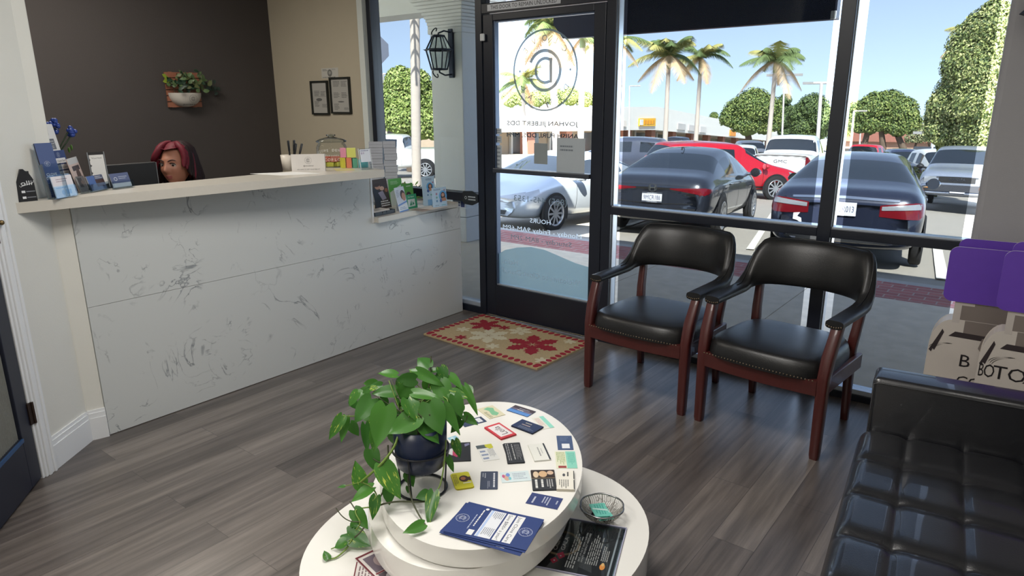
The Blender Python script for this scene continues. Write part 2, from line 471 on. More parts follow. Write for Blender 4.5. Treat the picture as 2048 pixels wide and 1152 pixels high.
# ---- inner door (dark blue, reeded glass, hung on the white casing)
M_navy = pm('dark navy door paint', (27, 31, 46), 0.42, 0, 0.06, 20)
M_reed = pm('reeded glass', (120, 120, 112), 0.25, 0, 0.12, 60, 0.2)
hp = dC + du * 0.078 - dn * 0.004
leafdir = (fl(0, 1096) - fl(112, 948)); leafdir.z = 0; leafdir.normalize()
ln_ = Vector((-leafdir.y, leafdir.x, 0)); ln_ = ln_ if ln_.dot(dF) > 0 else -ln_
Md = Matrix((leafdir, Vector((0, 0, 1)), ln_)).transposed().to_4x4(); Md.translation = hp
d2 = holder('door_2', hp, 'navy inner door with a reeded glass panel beside the white casing', 'door')
g = MB(); w_, st = 0.80, 0.10
g.box((0, 0.012, -0.04), (st, 2.08, 0), 0, Md); g.box((w_ - st, 0.012, -0.04), (w_, 2.08, 0), 0, Md)
g.box((st, 0.012, -0.04), (w_ - st, 0.25, 0), 0, Md); g.box((st, 1.96, -0.04), (w_ - st, 2.08, 0), 0, Md)
g.build('door_leaf', M_navy, d2, bevel=0.003)
g = MB(); rows = []
for i in range(161):
    x = st + (w_ - 2 * st) * i / 160
    rows.append([(x, 0.25, -0.016 + 0.004 * abs(sin(i * pi / 4))), (x, 1.96, -0.016 + 0.004 * abs(sin(i * pi / 4)))])
g.grid(rows, 0, Md); g.build('glass_panel', M_reed, d2)
g = MB()
for a in ((st, 0.235, w_ - st, 0.25), (st, 1.96, w_ - st, 1.972)): g.box((a[0], a[1], -0.002), (a[2], a[3], 0.006), 0, Md)
g.build('glazing_bead', pm('blue edge bead', (44, 78, 120), 0.4), d2)
M_hinge = pm('dark bronze hinge', (66, 52, 44), 0.4, 0.6, 0.1)
for zz in (0.27, 1.08, 1.85):
    g = MB(); g.box((-0.02, zz, -0.002), (0.012, zz + 0.1, 0.012), 0, fm(dC + du * 0.075)); g.tube([fm(dC + du * 0.062) @ Vector((0, zz, 0.014)), fm(dC + du * 0.062) @ Vector((0, zz + 0.1, 0.014))], 0.006, 8)
    g.build('hinge', M_hinge, d2)
p = fm(dC + du * 0.052)
g = MB().sphere((0, 0, 0), 0.011, 12, 8, 0, p @ T(0, 1.165, 0.034)); g.tube([p @ Vector((0, 1.165, 0.018)), p @ Vector((0, 1.165, 0.032))], 0.005, 8)
tag(g.build('door_bumper', pm('antique brass', (128, 108, 74), 0.35, 0.8)), 'small brass knob stop on the white door casing', 'door stop')
# two thin black strips seen past the post edge
for z0, z1 in ((1.60, 1.90), (1.985, 2.35)):
    pa = xp(84, 120, -3.68)
    tag(MB().box((-3.73, 1.2285, z0), (-3.69, 1.243, z1)).build('dark_strip', pm('plain black strip', (40, 36, 34), 0.5)),
        'black strip on the edge of the white post, ' + ('lower one' if z0 < 1.8 else 'upper one at picture top'), 'strip')

# ================================================================== shop front
GY = 4.02
def pane(parent, x0, z0, x1, z1, film=True, name='pane', ml=0.045, mr=0.045):
    g = MB().box((x0, GY - 0.003, z0), (x1, GY + 0.003, z1)).build(name, M_glass, parent)
    if film:
        MB().quad((x0 + ml, GY + 0.0045, z0), (x1 - mr, GY + 0.0045, z0), (x1 - mr, GY + 0.0045, z1), (x0 + ml, GY + 0.0045, z1)).build('solar_film', M_film, g)
    return g
def bar(mb, x0, z0, x1, z1, mat=0, y0=Y0, y1=4.07): return mb.box((x0, y0, z0), (x1, y1, z1), mat)
ZT = 2.56
# window_1: sidelight between counter and door
w1 = holder('window_1', (-4.0, 4.02, 0), 'narrow tinted window between the counter and the glass door', 'window')
g = MB(); bar(g, -4.595, 0, -4.545, ZT); bar(g, -3.43, 0, -3.37, ZT); bar(g, -4.545, 0, -3.43, 0.055); bar(g, -4.545, 2.5, -3.43, ZT); bar(g, -4.545, 0.888, -3.43, 0.953)
g.build('window_frame', M_frame, w1, bevel=0.003)
g = MB(); bar(g, -4.545, 0.055, -3.43, 0.085, 0, 3.985, 4.06); bar(g, -3.437, 0.085, -3.43, 0.888, 0, 3.995, 4.05); bar(g, -3.437, 0.953, -3.43, 2.5, 0, 3.995, 4.05)
g.build('glazing_strip', M_alu, w1)
pane(w1, -4.545, 0.085, -3.437, 0.888, mr=0.03); pane(w1, -4.545, 0.953, -3.437, 2.5, mr=0.03)
# window_2, window_3: the two bays right of the door with the post between them
for nm, x0, x1, lab in (('window_2', -2.275, -0.975, 'wide tinted window bay behind the two wooden armchairs'), ('window_3', -0.905, -0.262, 'tinted window bay beside the right wall and purple-capped displays')):
    w = holder(nm, ((x0 + x1) / 2, 4.02, 0), lab, 'window')
    g = MB(); bar(g, x0, 0, x1, 0.04); bar(g, x0, 2.5, x1, ZT); bar(g, x0, 0.905, x1, 0.955)
    if nm == 'window_2': bar(g, -2.345, 0, -2.275, ZT); bar(g, -0.975, 0, -0.905, ZT)
    g.build('window_frame', M_frame, w, bevel=0.003)
    g = MB(); bar(g, x0, 0.04, x1, 0.066, 0, 3.98, 4.06); bar(g, x0, 0.955, x1, 0.963, 0, 3.985, 4.06)
    for a in (x0, x1 - 0.006): bar(g, a, 0.066, a + 0.006, 0.905, 0, 3.998, 4.05); bar(g, a, 0.963, a + 0.006, 2.5, 0, 3.998, 4.05)
    g.build('glazing_strip', M_alu, w)
    pane(w, x0, 0.066, x1, 0.905); pane(w, x0, 0.963, x1, 2.5)
# header over the door with the notice strip
hd = holder('trim_3', (-2.87, 4.0, 2.24), 'dark frame head over the glass door', 'door frame')
g = MB(); bar(g, -3.37, 2.235, -2.345, 2.30); bar(g, -3.37, 2.5, -2.345, ZT); g.build('door_head', M_frame, hd, bevel=0.003)
MB().box((-3.37, GY - 0.003, 2.30), (-2.345, GY + 0.003, 2.5)).build('transom_glass', M_glass, hd)
a = yp(975, 20, Y0); 
g = MB(); Ms = frame((a.x, Y0 - 0.0015, 2.247), (1, 0, 0), (0, 0, 1))
g.box((0, 0, -0.001), (0.62, 0.042, 0.001), 0, Ms); g.text('THIS DOOR TO REMAIN UNLOCKED', Ms @ T(0.03, 0.009, 0.0012), size=0.026, align='L', mat=1, width=0.56)
g.build('notice_strip', [pm('silver notice strip', (190, 194, 200), 0.4, 0.2), pm('black print', (22, 24, 30), 0.6)], hd)
# door_1: glazed aluminium entrance door
d1 = holder('door_1', (-2.36, 4.0, 0), 'dark framed glass entrance door with mirrored white lettering', 'door')
DX0, DX1, GX0, GX1 = -3.362, -2.352, -3.272, -2.44
g = MB()
bar(g, DX0, 0.012, GX0, 2.228, 0, 3.975, 4.03); bar(g, GX1, 0.012, DX1, 2.228, 0, 3.975, 4.03)
bar(g, GX0, 0.012, GX1, 0.262, 0, 3.975, 4.03); bar(g, GX0, 2.182, GX1, 2.228, 0, 3.975, 4.03)
g.build('door_frame', M_frame, d1, bevel=0.004)
g = MB(); bar(g, GX0, 1.128, GX1, 1.160, 0, 3.955, 4.03); g.build('push_bar', pm('grey push bar', (74, 78, 86), 0.35, 0.5), d1, bevel=0.004)
g = MB(); bar(g, GX0, 0.262, GX1, 0.272, 0, 3.99, 4.028); bar(g, GX0 - 0.0, 0.272, GX0 + 0.012, 1.128, 1, 3.985, 4.028); bar(g, GX0, 1.16, GX0 + 0.012, 2.182, 1, 3.985, 4.028); bar(g, GX0, 2.172, GX1, 2.182, 1, 3.99, 4.028)
g.build('glazing_strip', [M_alu, pm('blue-grey glazing bead', (78, 92, 116), 0.35, 0.3)], d1)
MB().box((GX0, 3.999, 0.262), (GX1, 4.005, 1.128)).build('pane', M_glass, d1)
MB().box((GX0, 3.999, 1.16), (GX1, 4.005, 2.182)).build('pane', M_glass, d1)
M_vinyl = sheer_mat('backlit grey vinyl lettering', (140, 156, 170), 0.93, 0.08)  # white vinyl greyed in its colour to look backlit by the sky
M_vinylw = sheer_mat('white vinyl lettering', (236, 241, 243), 0.95, 0.8)
LY = 4.0065
def on_door(px, py): p = yp(px, py, LY); return p
dm = Matrix(((1, 0, 0, 0), (0, 0, -1, 0), (0, 1, 0, 0), (0, 0, 0, 1)))       # x right, y up, z towards the room
c = on_door(1089, 141); r = (on_door(1153, 141).x - on_door(1024, 141).x) / 2
g = MB().logo(T(c) @ dm, r, 0, 0.0, True, True, 0.05)
for txt, xa, xb, yy in (('JOVHAN JILBERT DDS', 1014, 1156, 250), ('ANISH PURI, DDS, MPH', 1014, 1157, 273)):
    a, b2 = on_door(xa, yy), on_door(xb, yy)
    g.text(txt, T((a.x + b2.x) / 2, LY, a.z) @ dm, width=(b2.x - a.x), size=0.030, mirror=True, z=0, bold=0.0011)
for txt, xa, xb, ya, yb, sz in (('(805) 445-1353', 1028, 1134, 397, 404, 0.042), ('HOURS', 1060, 1101, 440, 446, 0.032), ('Monday - Friday 9AM-6PM', 1006, 1163, 456, 470, 0.034), ('Saturday - 8AM-2PM', 1022, 1143, 475, 488, 0.034)):
    a, b2 = on_door(xa, ya), on_door(xb, yb)
    g.text(txt, T((a.x + b2.x) / 2, LY, (a.z + b2.z) / 2 - sz / 2) @ dm, width=(b2.x - a.x), size=sz, mirror=True, z=0, mat=1 if txt[0] in 'HM' else 0)
g.build('lettering', [M_vinyl, M_vinylw], d1)['label'] = 'mirrored etched lettering and round badge on the door glass'
# frosted wave with greeting
pts = [on_door(*p) for p in ((992, 508), (1010, 500), (1035, 495), (1062, 494), (1090, 500), (1120, 513), (1150, 526), (1178, 535))]
g = MB(); xs = [GX0] + [p.x for p in pts[1:-1]] + [GX1]
zs = [p.z for p in pts]
for i in range(len(xs) - 1): g.quad((xs[i], LY, 0.272), (xs[i + 1], LY, 0.272), (xs[i + 1], LY, zs[i + 1]), (xs[i], LY, zs[i]))
wv = g.build('frosted_wave', sheer_mat('pale blue frosted vinyl', (150, 182, 194), 0.88, 0.34), d1)
g = MB()
a, b2 = on_door(1006, 521), on_door(1036, 525); g.text('Hello,', T((a.x + b2.x) / 2, LY - 0.002, a.z - 0.02) @ dm, width=b2.x - a.x, size=0.04, mirror=True, z=0)
a, b2 = on_door(1004, 540), on_door(1161, 566); g.text('Welcome to Clove Dental!', T((a.x + b2.x) / 2, LY - 0.002, (a.z + b2.z) / 2 - 0.02) @ dm, width=b2.x - a.x, size=0.04, mirror=True, z=0)
g.build('greeting', M_vinylw, wv)
def decal(nm, x0, y0, x1, y1, col, parent, lines=0, off=0.004, alpha=None):
    a, b2 = on_door(x0, y1), on_door(x1, y0)
    g = MB().box((a.x, 3.999 - off, a.z), (b2.x, 3.999 - off + 0.0008, b2.z), 0)
    if lines: g.lines(0.008, 0.006, (b2.x - a.x) - 0.008, (b2.z - a.z) - 0.006, lines, 0.0003, 1, T(a.x, 3.999 - off, a.z) @ dm, 3)
    return g.build(nm, [pm('decal %s' % (col,), col, 0.6), pm('decal print', (120, 128, 136), 0.7)], parent)
tag(decal('door_notice', 1115, 277, 1172, 343, (176, 184, 190), None, 0), 'plain grey paper notice taped to the glass door', 'notice')
o = bpy.data.objects['door_notice']
g = MB(); a = on_door(1122, 300); 
q_ = on_door(1122, 303); g.lines(0, 0, 0.11, 0.05, 2, 0.0003, 0, T(q_.x, 3.9945, q_.z) @ dm)
g.build('print', pm('decal print', (120, 128, 136), 0.7), o)
tag(decal('door_card', 1070, 287, 1097, 327, (140, 148, 150), None, 0), 'small dark grey card stuck on the glass door', 'card')
for i, (x0, y0, x1, y1) in enumerate(((992, 257, 1005, 268), (992, 272, 1005, 285), (993, 291, 1005, 341))):
    tag(decal('door_sticker', x0, y0, x1, y1, (178, 186, 192), None, (2, 2, 6)[i]), 'small grey sticker at the hinge-side edge of the door glass, ' + ('top of three', 'middle of three', 'tall lowest of three')[i], 'sticker', 'stickers on the door glass')
a = yp(968, 75, 3.975)
tag(MB().box((a.x - 0.018, 3.948, a.z - 0.025), (a.x + 0.018, 3.968, a.z + 0.025)).build('door_sensor', pm('white plastic', (222, 226, 228), 0.4), bevel=0.006), 'small white sensor box on the dark door frame', 'sensor')
# dark tag wrapped on the sidelight rail, and small blue sticker below it
a, b2 = yp(926, 395, 3.965), yp(958, 396, 3.965); zc = 0.92
pts = [(0, -0.035), (0.01, -0.05), (0.10, -0.055), (0.155, -0.03), (0.155, 0.03), (0.1, 0.055), (0.01, 0.05), (0, 0.035)]
Mt = T(a.x, 3.966, zc) @ dm
g = MB().prism(pts, -0.002, 0.006, 0, Mt)
g.lines(0.058, -0.022, 0.135, 0.02, 2, 0.0066, 1, Mt)
g.disc((0.033, 0), 0.012, 0.0066, 1, Mt, 16, 0.008)
tag(g.build('rail_tag', [pm('black tag', (30, 36, 42), 0.5), pm('pale print', (170, 180, 186), 0.6)]), 'black hexagonal tag on the rail of the narrow window', 'tag')
a, b2 = yp(906, 413, GY - 0.004), yp(930, 402, GY - 0.004)
g = MB().box((a.x, GY - 0.005, a.z), (b2.x, GY - 0.0042, b2.z), 0)
g.lines(0.004, 0.004, (b2.x - a.x) * 0.62, b2.z - a.z - 0.004, 2, 0.0003, 1, T(a.x, GY - 0.005, a.z) @ dm); g.rect((b2.x - a.x) * 0.66, 0.004, (b2.x - a.x) * 0.96, b2.z - a.z - 0.004, 0.0003, 1, T(a.x, GY - 0.005, a.z) @ dm)
tag(g.build('window_sticker', [pm('pale sticker', (188, 196, 208), 0.6), pm('navy print', (48, 62, 110), 0.6)]), 'small pale blue sticker on the narrow window under the rail', 'sticker')

# ------------------------------------------------------------------ ceiling lamps (real room lights, above the frame)
def panel(x, y, sx, sy, e, col=(1.0, 0.965, 0.915)):
    l = bpy.data.lights.new('ceiling_panel', 'AREA'); l.shape = 'RECTANGLE'; l.size = sx; l.size_y = sy; l.energy = e; l.color = col
    o = bpy.data.objects.new('ceiling_panel', l); COL.objects.link(o); o.location = (x, y, 2.84)
    return o
panel(-1.7, 1.6, 1.2, 0.6, 44); panel(-1.7, -0.6, 1.2, 0.6, 50); panel(-4.8, 1.8, 0.6, 1.2, 36, (1.0, 0.93, 0.82)); panel(0.2, 1.0, 0.6, 1.2, 8)
# ================================================================== printed cards and other flat paper goods
def paper(col): return pm('paper %d %d %d' % tuple(col), col, 0.55, 0, 0.02, 80)
def card(name, label, cat, M, w, h, t, col, art=(), parent=None, group=None, n=1, fan=0.0, radius=0.0, edge=None, seed=1, gloss=None, part_label=None):
    """slab w x h x t in frame M (corner at origin, z = facing) with printed art in unit coordinates; n > 1: a slightly fanned pile"""
    mats = []; idx = {}
    def mi(c):
        c = tuple(c)
        if c not in idx: idx[c] = len(mats); mats.append(paper(c) if gloss is None else pm('gloss %d %d %d' % c, c, gloss, 0, 0.02, 80))
        return idx[c]
    base = mi(col); rnd = random.Random(seed); g = MB()
    if radius:
        pts = []
        for cx, cy, a0 in ((w - radius, radius, -90), (w - radius, h - radius, 0), (radius, h - radius, 90), (radius, radius, 180)):
            pts += [(cx + radius * cos(radians(a0 + k * 22.5)), cy + radius * sin(radians(a0 + k * 22.5))) for k in range(5)]
    else: pts = [(0, 0), (w, 0), (w, h), (0, h)]
    e = mi(edge) if edge else base
    for k in range(n):
        Mk = M @ T(w / 2, h / 2, 0) @ RZ(rnd.uniform(-fan, fan) if k < n - 1 else 0) @ T(-w / 2 + (rnd.uniform(-fan, fan) * 0.04 if k < n - 1 else 0), -h / 2 + (rnd.uniform(-fan, fan) * 0.04 if k < n - 1 else 0), 0)
        g.prism(pts, t * k + (0.0001 if k else 0), t * (k + 1), base, Mk, mside=e)
    z = t * n
    for i, a in enumerate(art):
        zz = 0.00025 + 0.00006 * i + z; k = a[0]
        if k == 'r': g.rect(a[1] * w, a[2] * h, a[3] * w, a[4] * h, zz, mi(a[5]), M)
        elif k == 'p': g.poly([(x * w, y * h) for x, y in a[1]], zz, mi(a[2]), M)
        elif k == 'c': g.disc((a[1] * w, a[2] * h), a[3] * w, zz, mi(a[4]), M, 24, a[3] * w * a[5] if len(a) > 5 else 0)
        elif k == 'e': g.disc((a[1] * w, a[2] * h), a[3] * w, zz, mi(a[5]), M, 20, sy=a[4] * h / (a[3] * w))
        elif k == 't': g.text(a[1], M @ T(a[2] * w, a[3] * h, 0) @ RZ(a[7] if len(a) > 7 else 0), width=a[4] * (w if not (len(a) > 7 and a[7]) else h), size=a[5] * (h if not (len(a) > 7 and a[7]) else w), mat=mi(a[6]), z=zz)
        elif k == 'l': g.lines(a[1] * w, a[2] * h, a[3] * w, a[4] * h, a[5], zz, mi(a[6]), M, i + 3)
        elif k == 'lv': g.lines(a[2] * h, -a[3] * w, a[4] * h, -a[1] * w, a[5], zz, mi(a[6]), M @ RZ(pi / 2), i + 3)
        elif k == 'logo': g.logo(M @ T(a[1] * w, a[2] * h, 0) @ RZ(a[5] if len(a) > 5 else 0), a[3] * w, mi(a[4]), zz, True, thin=0.06)
    o = g.build(name, mats, parent)
    if label and parent is None: tag(o, label, cat, group)
    elif part_label: o['label'] = part_label
    return o
UP = Vector((0, 0, 1))
def stand(bl, br, z, lean=0.0, top=None):
    """frame of an upright sheet whose bottom corners are seen at pixels bl, br on height z; returns frame, width, height"""
    a, b = fl(bl[0], bl[1], z), fl(br[0], br[1], z); u = (b - a).normalized(); n = u.cross(UP)
    v = (UP * cos(lean) - n * sin(lean)); M = frame(a, u, v)
    h = (at_dist(top[0], top[1], a).z - z) / cos(lean) if top else None
    return M, (b - a).length, h

# ================================================================== reception counter
def marble():
    m, nt, b = node_mat('white veined quartz', 0.28, 0.5)
    tc = nt.nodes.new('ShaderNodeTexCoord')
    def noise(sc, det, dist=0.0, off=(0, 0, 0)):
        mp = nt.nodes.new('ShaderNodeMapping'); mp.inputs['Location'].default_value = off
        n = nt.nodes.new('ShaderNodeTexNoise'); n.inputs['Scale'].default_value = sc; n.inputs['Detail'].default_value = det; n.inputs['Distortion'].default_value = dist
        nt.links.new(tc.outputs['Object'], mp.inputs[0]); nt.links.new(mp.outputs[0], n.inputs['Vector']); return n
    def math(op, a, b2=None, clamp=False):
        n = nt.nodes.new('ShaderNodeMath'); n.operation = op; n.use_clamp = clamp
        for k, v in ((0, a), (1, b2)):
            if v is None: continue
            if isinstance(v, (int, float)): n.inputs[k].default_value = v
            else: nt.links.new(v, n.inputs[k])
        return n.outputs[0]
    v1 = math('SUBTRACT', 1.0, math('MULTIPLY', math('ABSOLUTE', math('SUBTRACT', noise(3.1, 5, 1.6).outputs[0], 0.5)), 60), True)
    v2 = math('SUBTRACT', 1.0, math('MULTIPLY', math('ABSOLUTE', math('SUBTRACT', noise(7.0, 4, 1.2, (5, 2, 1)).outputs[0], 0.5)), 55), True)
    k1 = math('MULTIPLY', math('SUBTRACT', noise(4.6, 3, 0, (2, 9, 4)).outputs[0], 0.51), 7, True)
    k2 = math('MULTIPLY', math('SUBTRACT', noise(6.0, 3, 0, (7, 1, 8)).outputs[0], 0.58), 9, True)
    fac = math('ADD', math('MULTIPLY', v1, k1), math('MULTIPLY', v2, k2), True)
    rp = nt.nodes.new('ShaderNodeMix'); rp.data_type = 'RGBA'
    rp.inputs[6].default_value = lin((204, 207, 206)); rp.inputs[7].default_value = lin((112, 118, 124))
    nt.links.new(math('MULTIPLY', fac, 0.85), rp.inputs[0]); nt.links.new(rp.outputs[2], b.inputs['Base Color'])
    return m
M_marble = marble()
M_quartz = pm('cream quartz top', (203, 198, 188), 0.3, 0, 0.03, 90)
CT = 1.225
rc = thing('reception_counter', 'white veined reception counter front running up to the window', 'counter', (-3.7, 2.4, 0))
zs = xp(330, 583, XC).z
g = MB().box((XC - 0.03, 1.245, 0.004), (XC, 3.935, zs - 0.001)); g.build('front_panel', M_marble, rc)
g = MB().prism([(1.245, zs + 0.001), (3.935, zs + 0.001), (3.935, 0.842), (3.05, 0.842), (3.05, CT - 0.046), (1.245, CT - 0.046)], 0, 0.03, 0, Matrix(((0, 0, 1, XC - 0.03), (1, 0, 0, 0), (0, 1, 0, 0), (0, 0, 0, 1))))
g.build('front_panel', M_marble, rc)
g = MB().box((XC - 0.035, 3.05, 0.845), (XC + 0.004, 3.065, CT - 0.047)); g.box((-4.02, 3.05, 0.882), (XC - 0.036, 3.065, CT - 0.047))
g.build('end_trim', M_trimw, rc)
g = MB().box((-4.05, 1.25, 0.004), (XC - 0.031, 1.27, CT - 0.047))
g.build('side_panel', pm('pale desk laminate', (198, 192, 182), 0.5), rc)
g = MB().box((-4.01, 3.915, 0.004), (XC - 0.031, 3.932, 0.84))
g.build('side_panel', pm('pale desk laminate', (198, 192, 182), 0.5), rc)
wd_ = thing('work_desk', 'pale desk behind the reception counter carrying the monitor', 'desk', (-4.45, 2.1, 0))
MB().box((-4.25, 1.3, 0.70), (-4.055, 3.0, 0.735)).build('desk_top', MATS['pale desk laminate'], wd_, bevel=0.003)
for x_ in (-4.24, -4.10):
    for y_ in (1.32, 2.94): MB().box((x_, y_, 0.001), (x_ + 0.04, y_ + 0.04, 0.70)).build('leg', MATS['pale desk laminate'], wd_)
a, b2 = fl(20, 407, CT), fl(769, 339, CT)
back = [fl(745, 331, CT), fl(500, 346.5, CT), fl(360, 362.5, CT)]
xb = sum(p.x for p in back) / 3
pts = [(a.x, a.y), (b2.x, b2.y), (xb, b2.y + 0.05), (xb, 1.26), (-3.66, 1.238), (dB + dF * 0.002).to_2d()[:], (dC - du * 0.11 + dF * 0.002).to_2d()[:]]
g = MB().prism(pts[::-1], CT - 0.046, CT)
tag(g.build('countertop', M_quartz, bevel=0.003), 'long cream stone top of the reception counter holding cards and jar', 'countertop')
SH = 0.882
a2, b3 = fl(745, 437.5, SH), fl(917, 404, SH)
g = MB().prism([(a2.x, 3.067), (b3.x, 3.945), (-4.02, 3.945), (-4.02, 3.067)], SH - 0.036, SH)
tag(g.build('ledge', M_quartz, bevel=0.003), 'short lower cream stone ledge beside the window with leaflets', 'ledge')

# ------------------------------------------------------------------ left group of card stands
NAVY = (44, 62, 112); WHT = (228, 229, 230); GRY = (150, 154, 160); DK = (34, 36, 44); BLU = (78, 104, 160)
M_acr = glass_mat('clear acrylic', (238, 243, 246), 0.09)
def acrylic_pocket(parent, M, w, h, d=0.03, front=0.45, name='acrylic_pocket', back_h=None):
    """clear leaflet pocket: back sheet, base, two sides and a low front sheet"""
    t = 0.002; g = MB(); H = back_h or h
    g.box((-t, 0, -t), (w + t, H, 0), 0, M); g.box((-t, 0, 0), (w + t, t, d), 0, M)
    g.box((-t, 0, 0), (0, h * front, d), 0, M); g.box((w, 0, 0), (w + t, h * front, d), 0, M); g.box((-t, 0, d), (w + t, h * front, d + t), 0, M)
    return g.build(name, M_acr, parent)
# black house-shaped stand
M, w, h = stand((40, 404.5), (76, 401), CT, 0.05, (60, 338))
k = w; g = MB()
pts = [(-0.06, 0), (1.0, 0), (0.98, 0.66), (0.80, 0.86), (0.80, 0.93), (0.74, 0.93), (0.68, 0.9), (0.52, 1.0), (0.38, 1.0), (0.02, 0.62)]
g.prism([(x * w, y * h) for x, y in pts], -0.028, 0, 0, M)
g.text('olli', M @ T(0.55 * w, 0.50 * h, 0), width=0.62 * w, size=0.14 * h, mat=1); g.tube([M @ Vector((x * w, y * h, 0.001)) for x, y in ((0.15, 0.5), (0.2, 0.45), (0.32, 0.5), (0.24, 0.56), (0.3, 0.48), (0.9, 0.56), (0.98, 0.64))], 0.0012, 5, 1)
for yy in (0.27, 0.09):
    g.rect(0.2 * w, yy * h, 0.4 * w, (yy + 0.07) * h, 0.0006, 1, M); g.rect(0.45 * w, (yy + 0.02) * h, 0.95 * w, (yy + 0.05) * h, 0.0006, 2, M)
tag(g.build('tap_stand', [pm('black card stand', (22, 24, 30), 0.45), pm('white print', (225, 227, 230), 0.6), pm('grey print', (120, 124, 132), 0.6)], bevel=0.002), 'black house-shaped stand with white script on the counter end', 'stand')
# navy brochure in a leaning clear holder, with a small card pocket in front
bh = thing('brochure_holder', 'clear leaning holder full of navy brochures at the left end of the counter', 'brochure holder', fl(100, 398, CT))
M, w, h = stand((97, 398.5), (132, 394.5), CT, 0.22, (84, 290))
acrylic_pocket(bh, M, w, h, 0.035, 0.62)
card('brochure', None, None, M @ T(0.002, 0.003, 0.002), w - 0.004, h, 0.0008, (66, 84, 130), [('logo', 0.42, 0.62, 0.17, (196, 200, 208)), ('t', 'CLOVE', 0.5, 0.40, 0.62, 0.05, WHT), ('t', 'DENTAL', 0.5, 0.33, 0.72, 0.05, WHT), ('l', 0.1, 0.05, 0.9, 0.28, 7, (120, 136, 172))], bh, n=14, fan=0.006, edge=(70, 66, 72))
M2, w2, h2 = stand((106, 399.5), (147, 392), CT, 0.16, (112, 352))
pk = acrylic_pocket(bh, M2 @ T(0, 0, 0.012), w2, h2, 0.012, 0.5, 'card_pocket')
card('appointment_card', None, None, M2 @ T(0.002, 0.003, 0.016), w2 - 0.004, h2 * 0.9, 0.0006, (214, 226, 240), [('r', 0, 0.55, 1, 1, (226, 220, 224)), ('l', 0.2, 0.7, 0.8, 0.9, 2, (170, 150, 160)), ('r', 0.55, 0.12, 0.8, 0.34, (150, 186, 222)), ('c', 0.4, 0.22, 0.09, (160, 194, 228)), ('l', 0.1, 0.4, 0.8, 0.5, 1, (140, 190, 230))], pk, n=8, fan=0.01)
# tall white leaflet behind
M, w, h = stand((112, 384), (146, 379), CT, 0.2, (103, 251))
lh = thing('leaflet_holder', 'tall white leaflet in a clear holder behind the navy brochures', 'leaflet holder', fl(118, 384, CT))
acrylic_pocket(lh, M, w, h, 0.03, 0.4)
card('leaflet', None, None, M @ T(0.002, 0.003, 0.002), w - 0.004, h, 0.0008, (222, 221, 220), [('logo', 0.5, 0.86, 0.12, (150, 152, 160)), ('r', 0.28, 0.62, 0.8, 0.78, (112, 114, 120)), ('t', 'No Dental', 0.54, 0.735, 0.4, 0.022, WHT), ('t', 'Insurance?', 0.54, 0.70, 0.44, 0.022, WHT), ('l', 0.34, 0.635, 0.74, 0.68, 2, (190, 190, 196)), ('l', 0.2, 0.45, 0.85, 0.58, 3, (180, 182, 188))], lh, n=8, fan=0.01)
# blue flowers behind the leaflets
fv = thing('blue_flowers', 'blue glossy flowers in a pot behind the counter leaflets', 'flowers', fl(118, 377, CT))
b0 = fl(120, 378, CT) + Vector((-0.02, 0, 0))
g = MB().lathe([(0.0, 0), (0.03, 0), (0.038, 0.07), (0.034, 0.07), (0.028, 0.01)], 16, 0, T(b0.x, b0.y, CT)); g.build('pot', pm('cream pot', (206, 200, 190), 0.5), fv)
stems = MB(); bl = MB(); rnd = random.Random(4)
for px, py in ((100, 258), (104, 245), (112, 243), (97, 268), (102, 278), (141, 258), (139, 268), (146, 267), (144, 263), (98, 288), (108, 252), (136, 262), (95, 250), (103, 292), (110, 262)):
    p = at_dist(px, py, b0); p += Vector((rnd.uniform(-0.02, 0.02), rnd.uniform(-0.01, 0.01), 0))
    stems.tube([(b0.x, b0.y, CT + 0.06), (b0.x + (p.x - b0.x) * 0.4, b0.y + (p.y - b0.y) * 0.4, CT + (p.z - CT) * 0.7), p], 0.0015, 5)
    for q2 in range(4):
        d = Vector((rnd.uniform(-1, 1), rnd.uniform(-1, 1), rnd.uniform(-1, 1))).normalized() * 0.009
        bl.sphere(p + d, 0.0105, 10, 6, 0)
for px, py in ((143, 295), (138, 300)):
    p = at_dist(px, py, b0); stems.sphere(p, 0.012, 8, 6, 1, None, (1, 0.3, 1.2))
stems.build('stem', [pm('flower stem', (44, 70, 44), 0.5), pm('fresh leaf', (92, 134, 64), 0.5)], fv)
bl.build('blossom', pm('glossy blue petals', (48, 72, 150), 0.22, 0, 0.2, 40), fv)
# navy flyer on a stand
M, w, h = stand((133, 388.5), (159, 383), CT, 0.13, (146, 303))
nf = thing('flyer_stand', 'navy flyer with white title boxes standing behind the card pocket', 'flyer', fl(140, 387, CT))
a3 = fl(122, 389, CT); M = frame(a3, M.to_3x3() @ Vector((1, 0, 0)), M.to_3x3() @ Vector((0, 1, 0))); w = (fl(159, 383, CT) - a3).length
acrylic_pocket(nf, M, w, h, 0.02, 0.2, 'acrylic_stand')
card('flyer', None, None, M @ T(0.002, 0.003, 0.002), w - 0.004, h, 0.001, NAVY, [('logo', 0.52, 0.90, 0.11, (190, 196, 210)), ('r', 0.08, 0.70, 0.92, 0.82, WHT), ('t', 'Join Clove Care', 0.5, 0.735, 0.76, 0.045, (50, 54, 70)), ('r', 0.08, 0.55, 0.92, 0.67, WHT), ('t', 'Save $800+ a year!', 0.5, 0.585, 0.76, 0.04, (50, 54, 70)), ('r', 0.08, 0.2, 0.92, 0.52, (206, 212, 220)), ('l', 0.14, 0.24, 0.86, 0.48, 7, GRY), ('l', 0.2, 0.04, 0.8, 0.14, 2, (150, 160, 186))], nf, n=4)
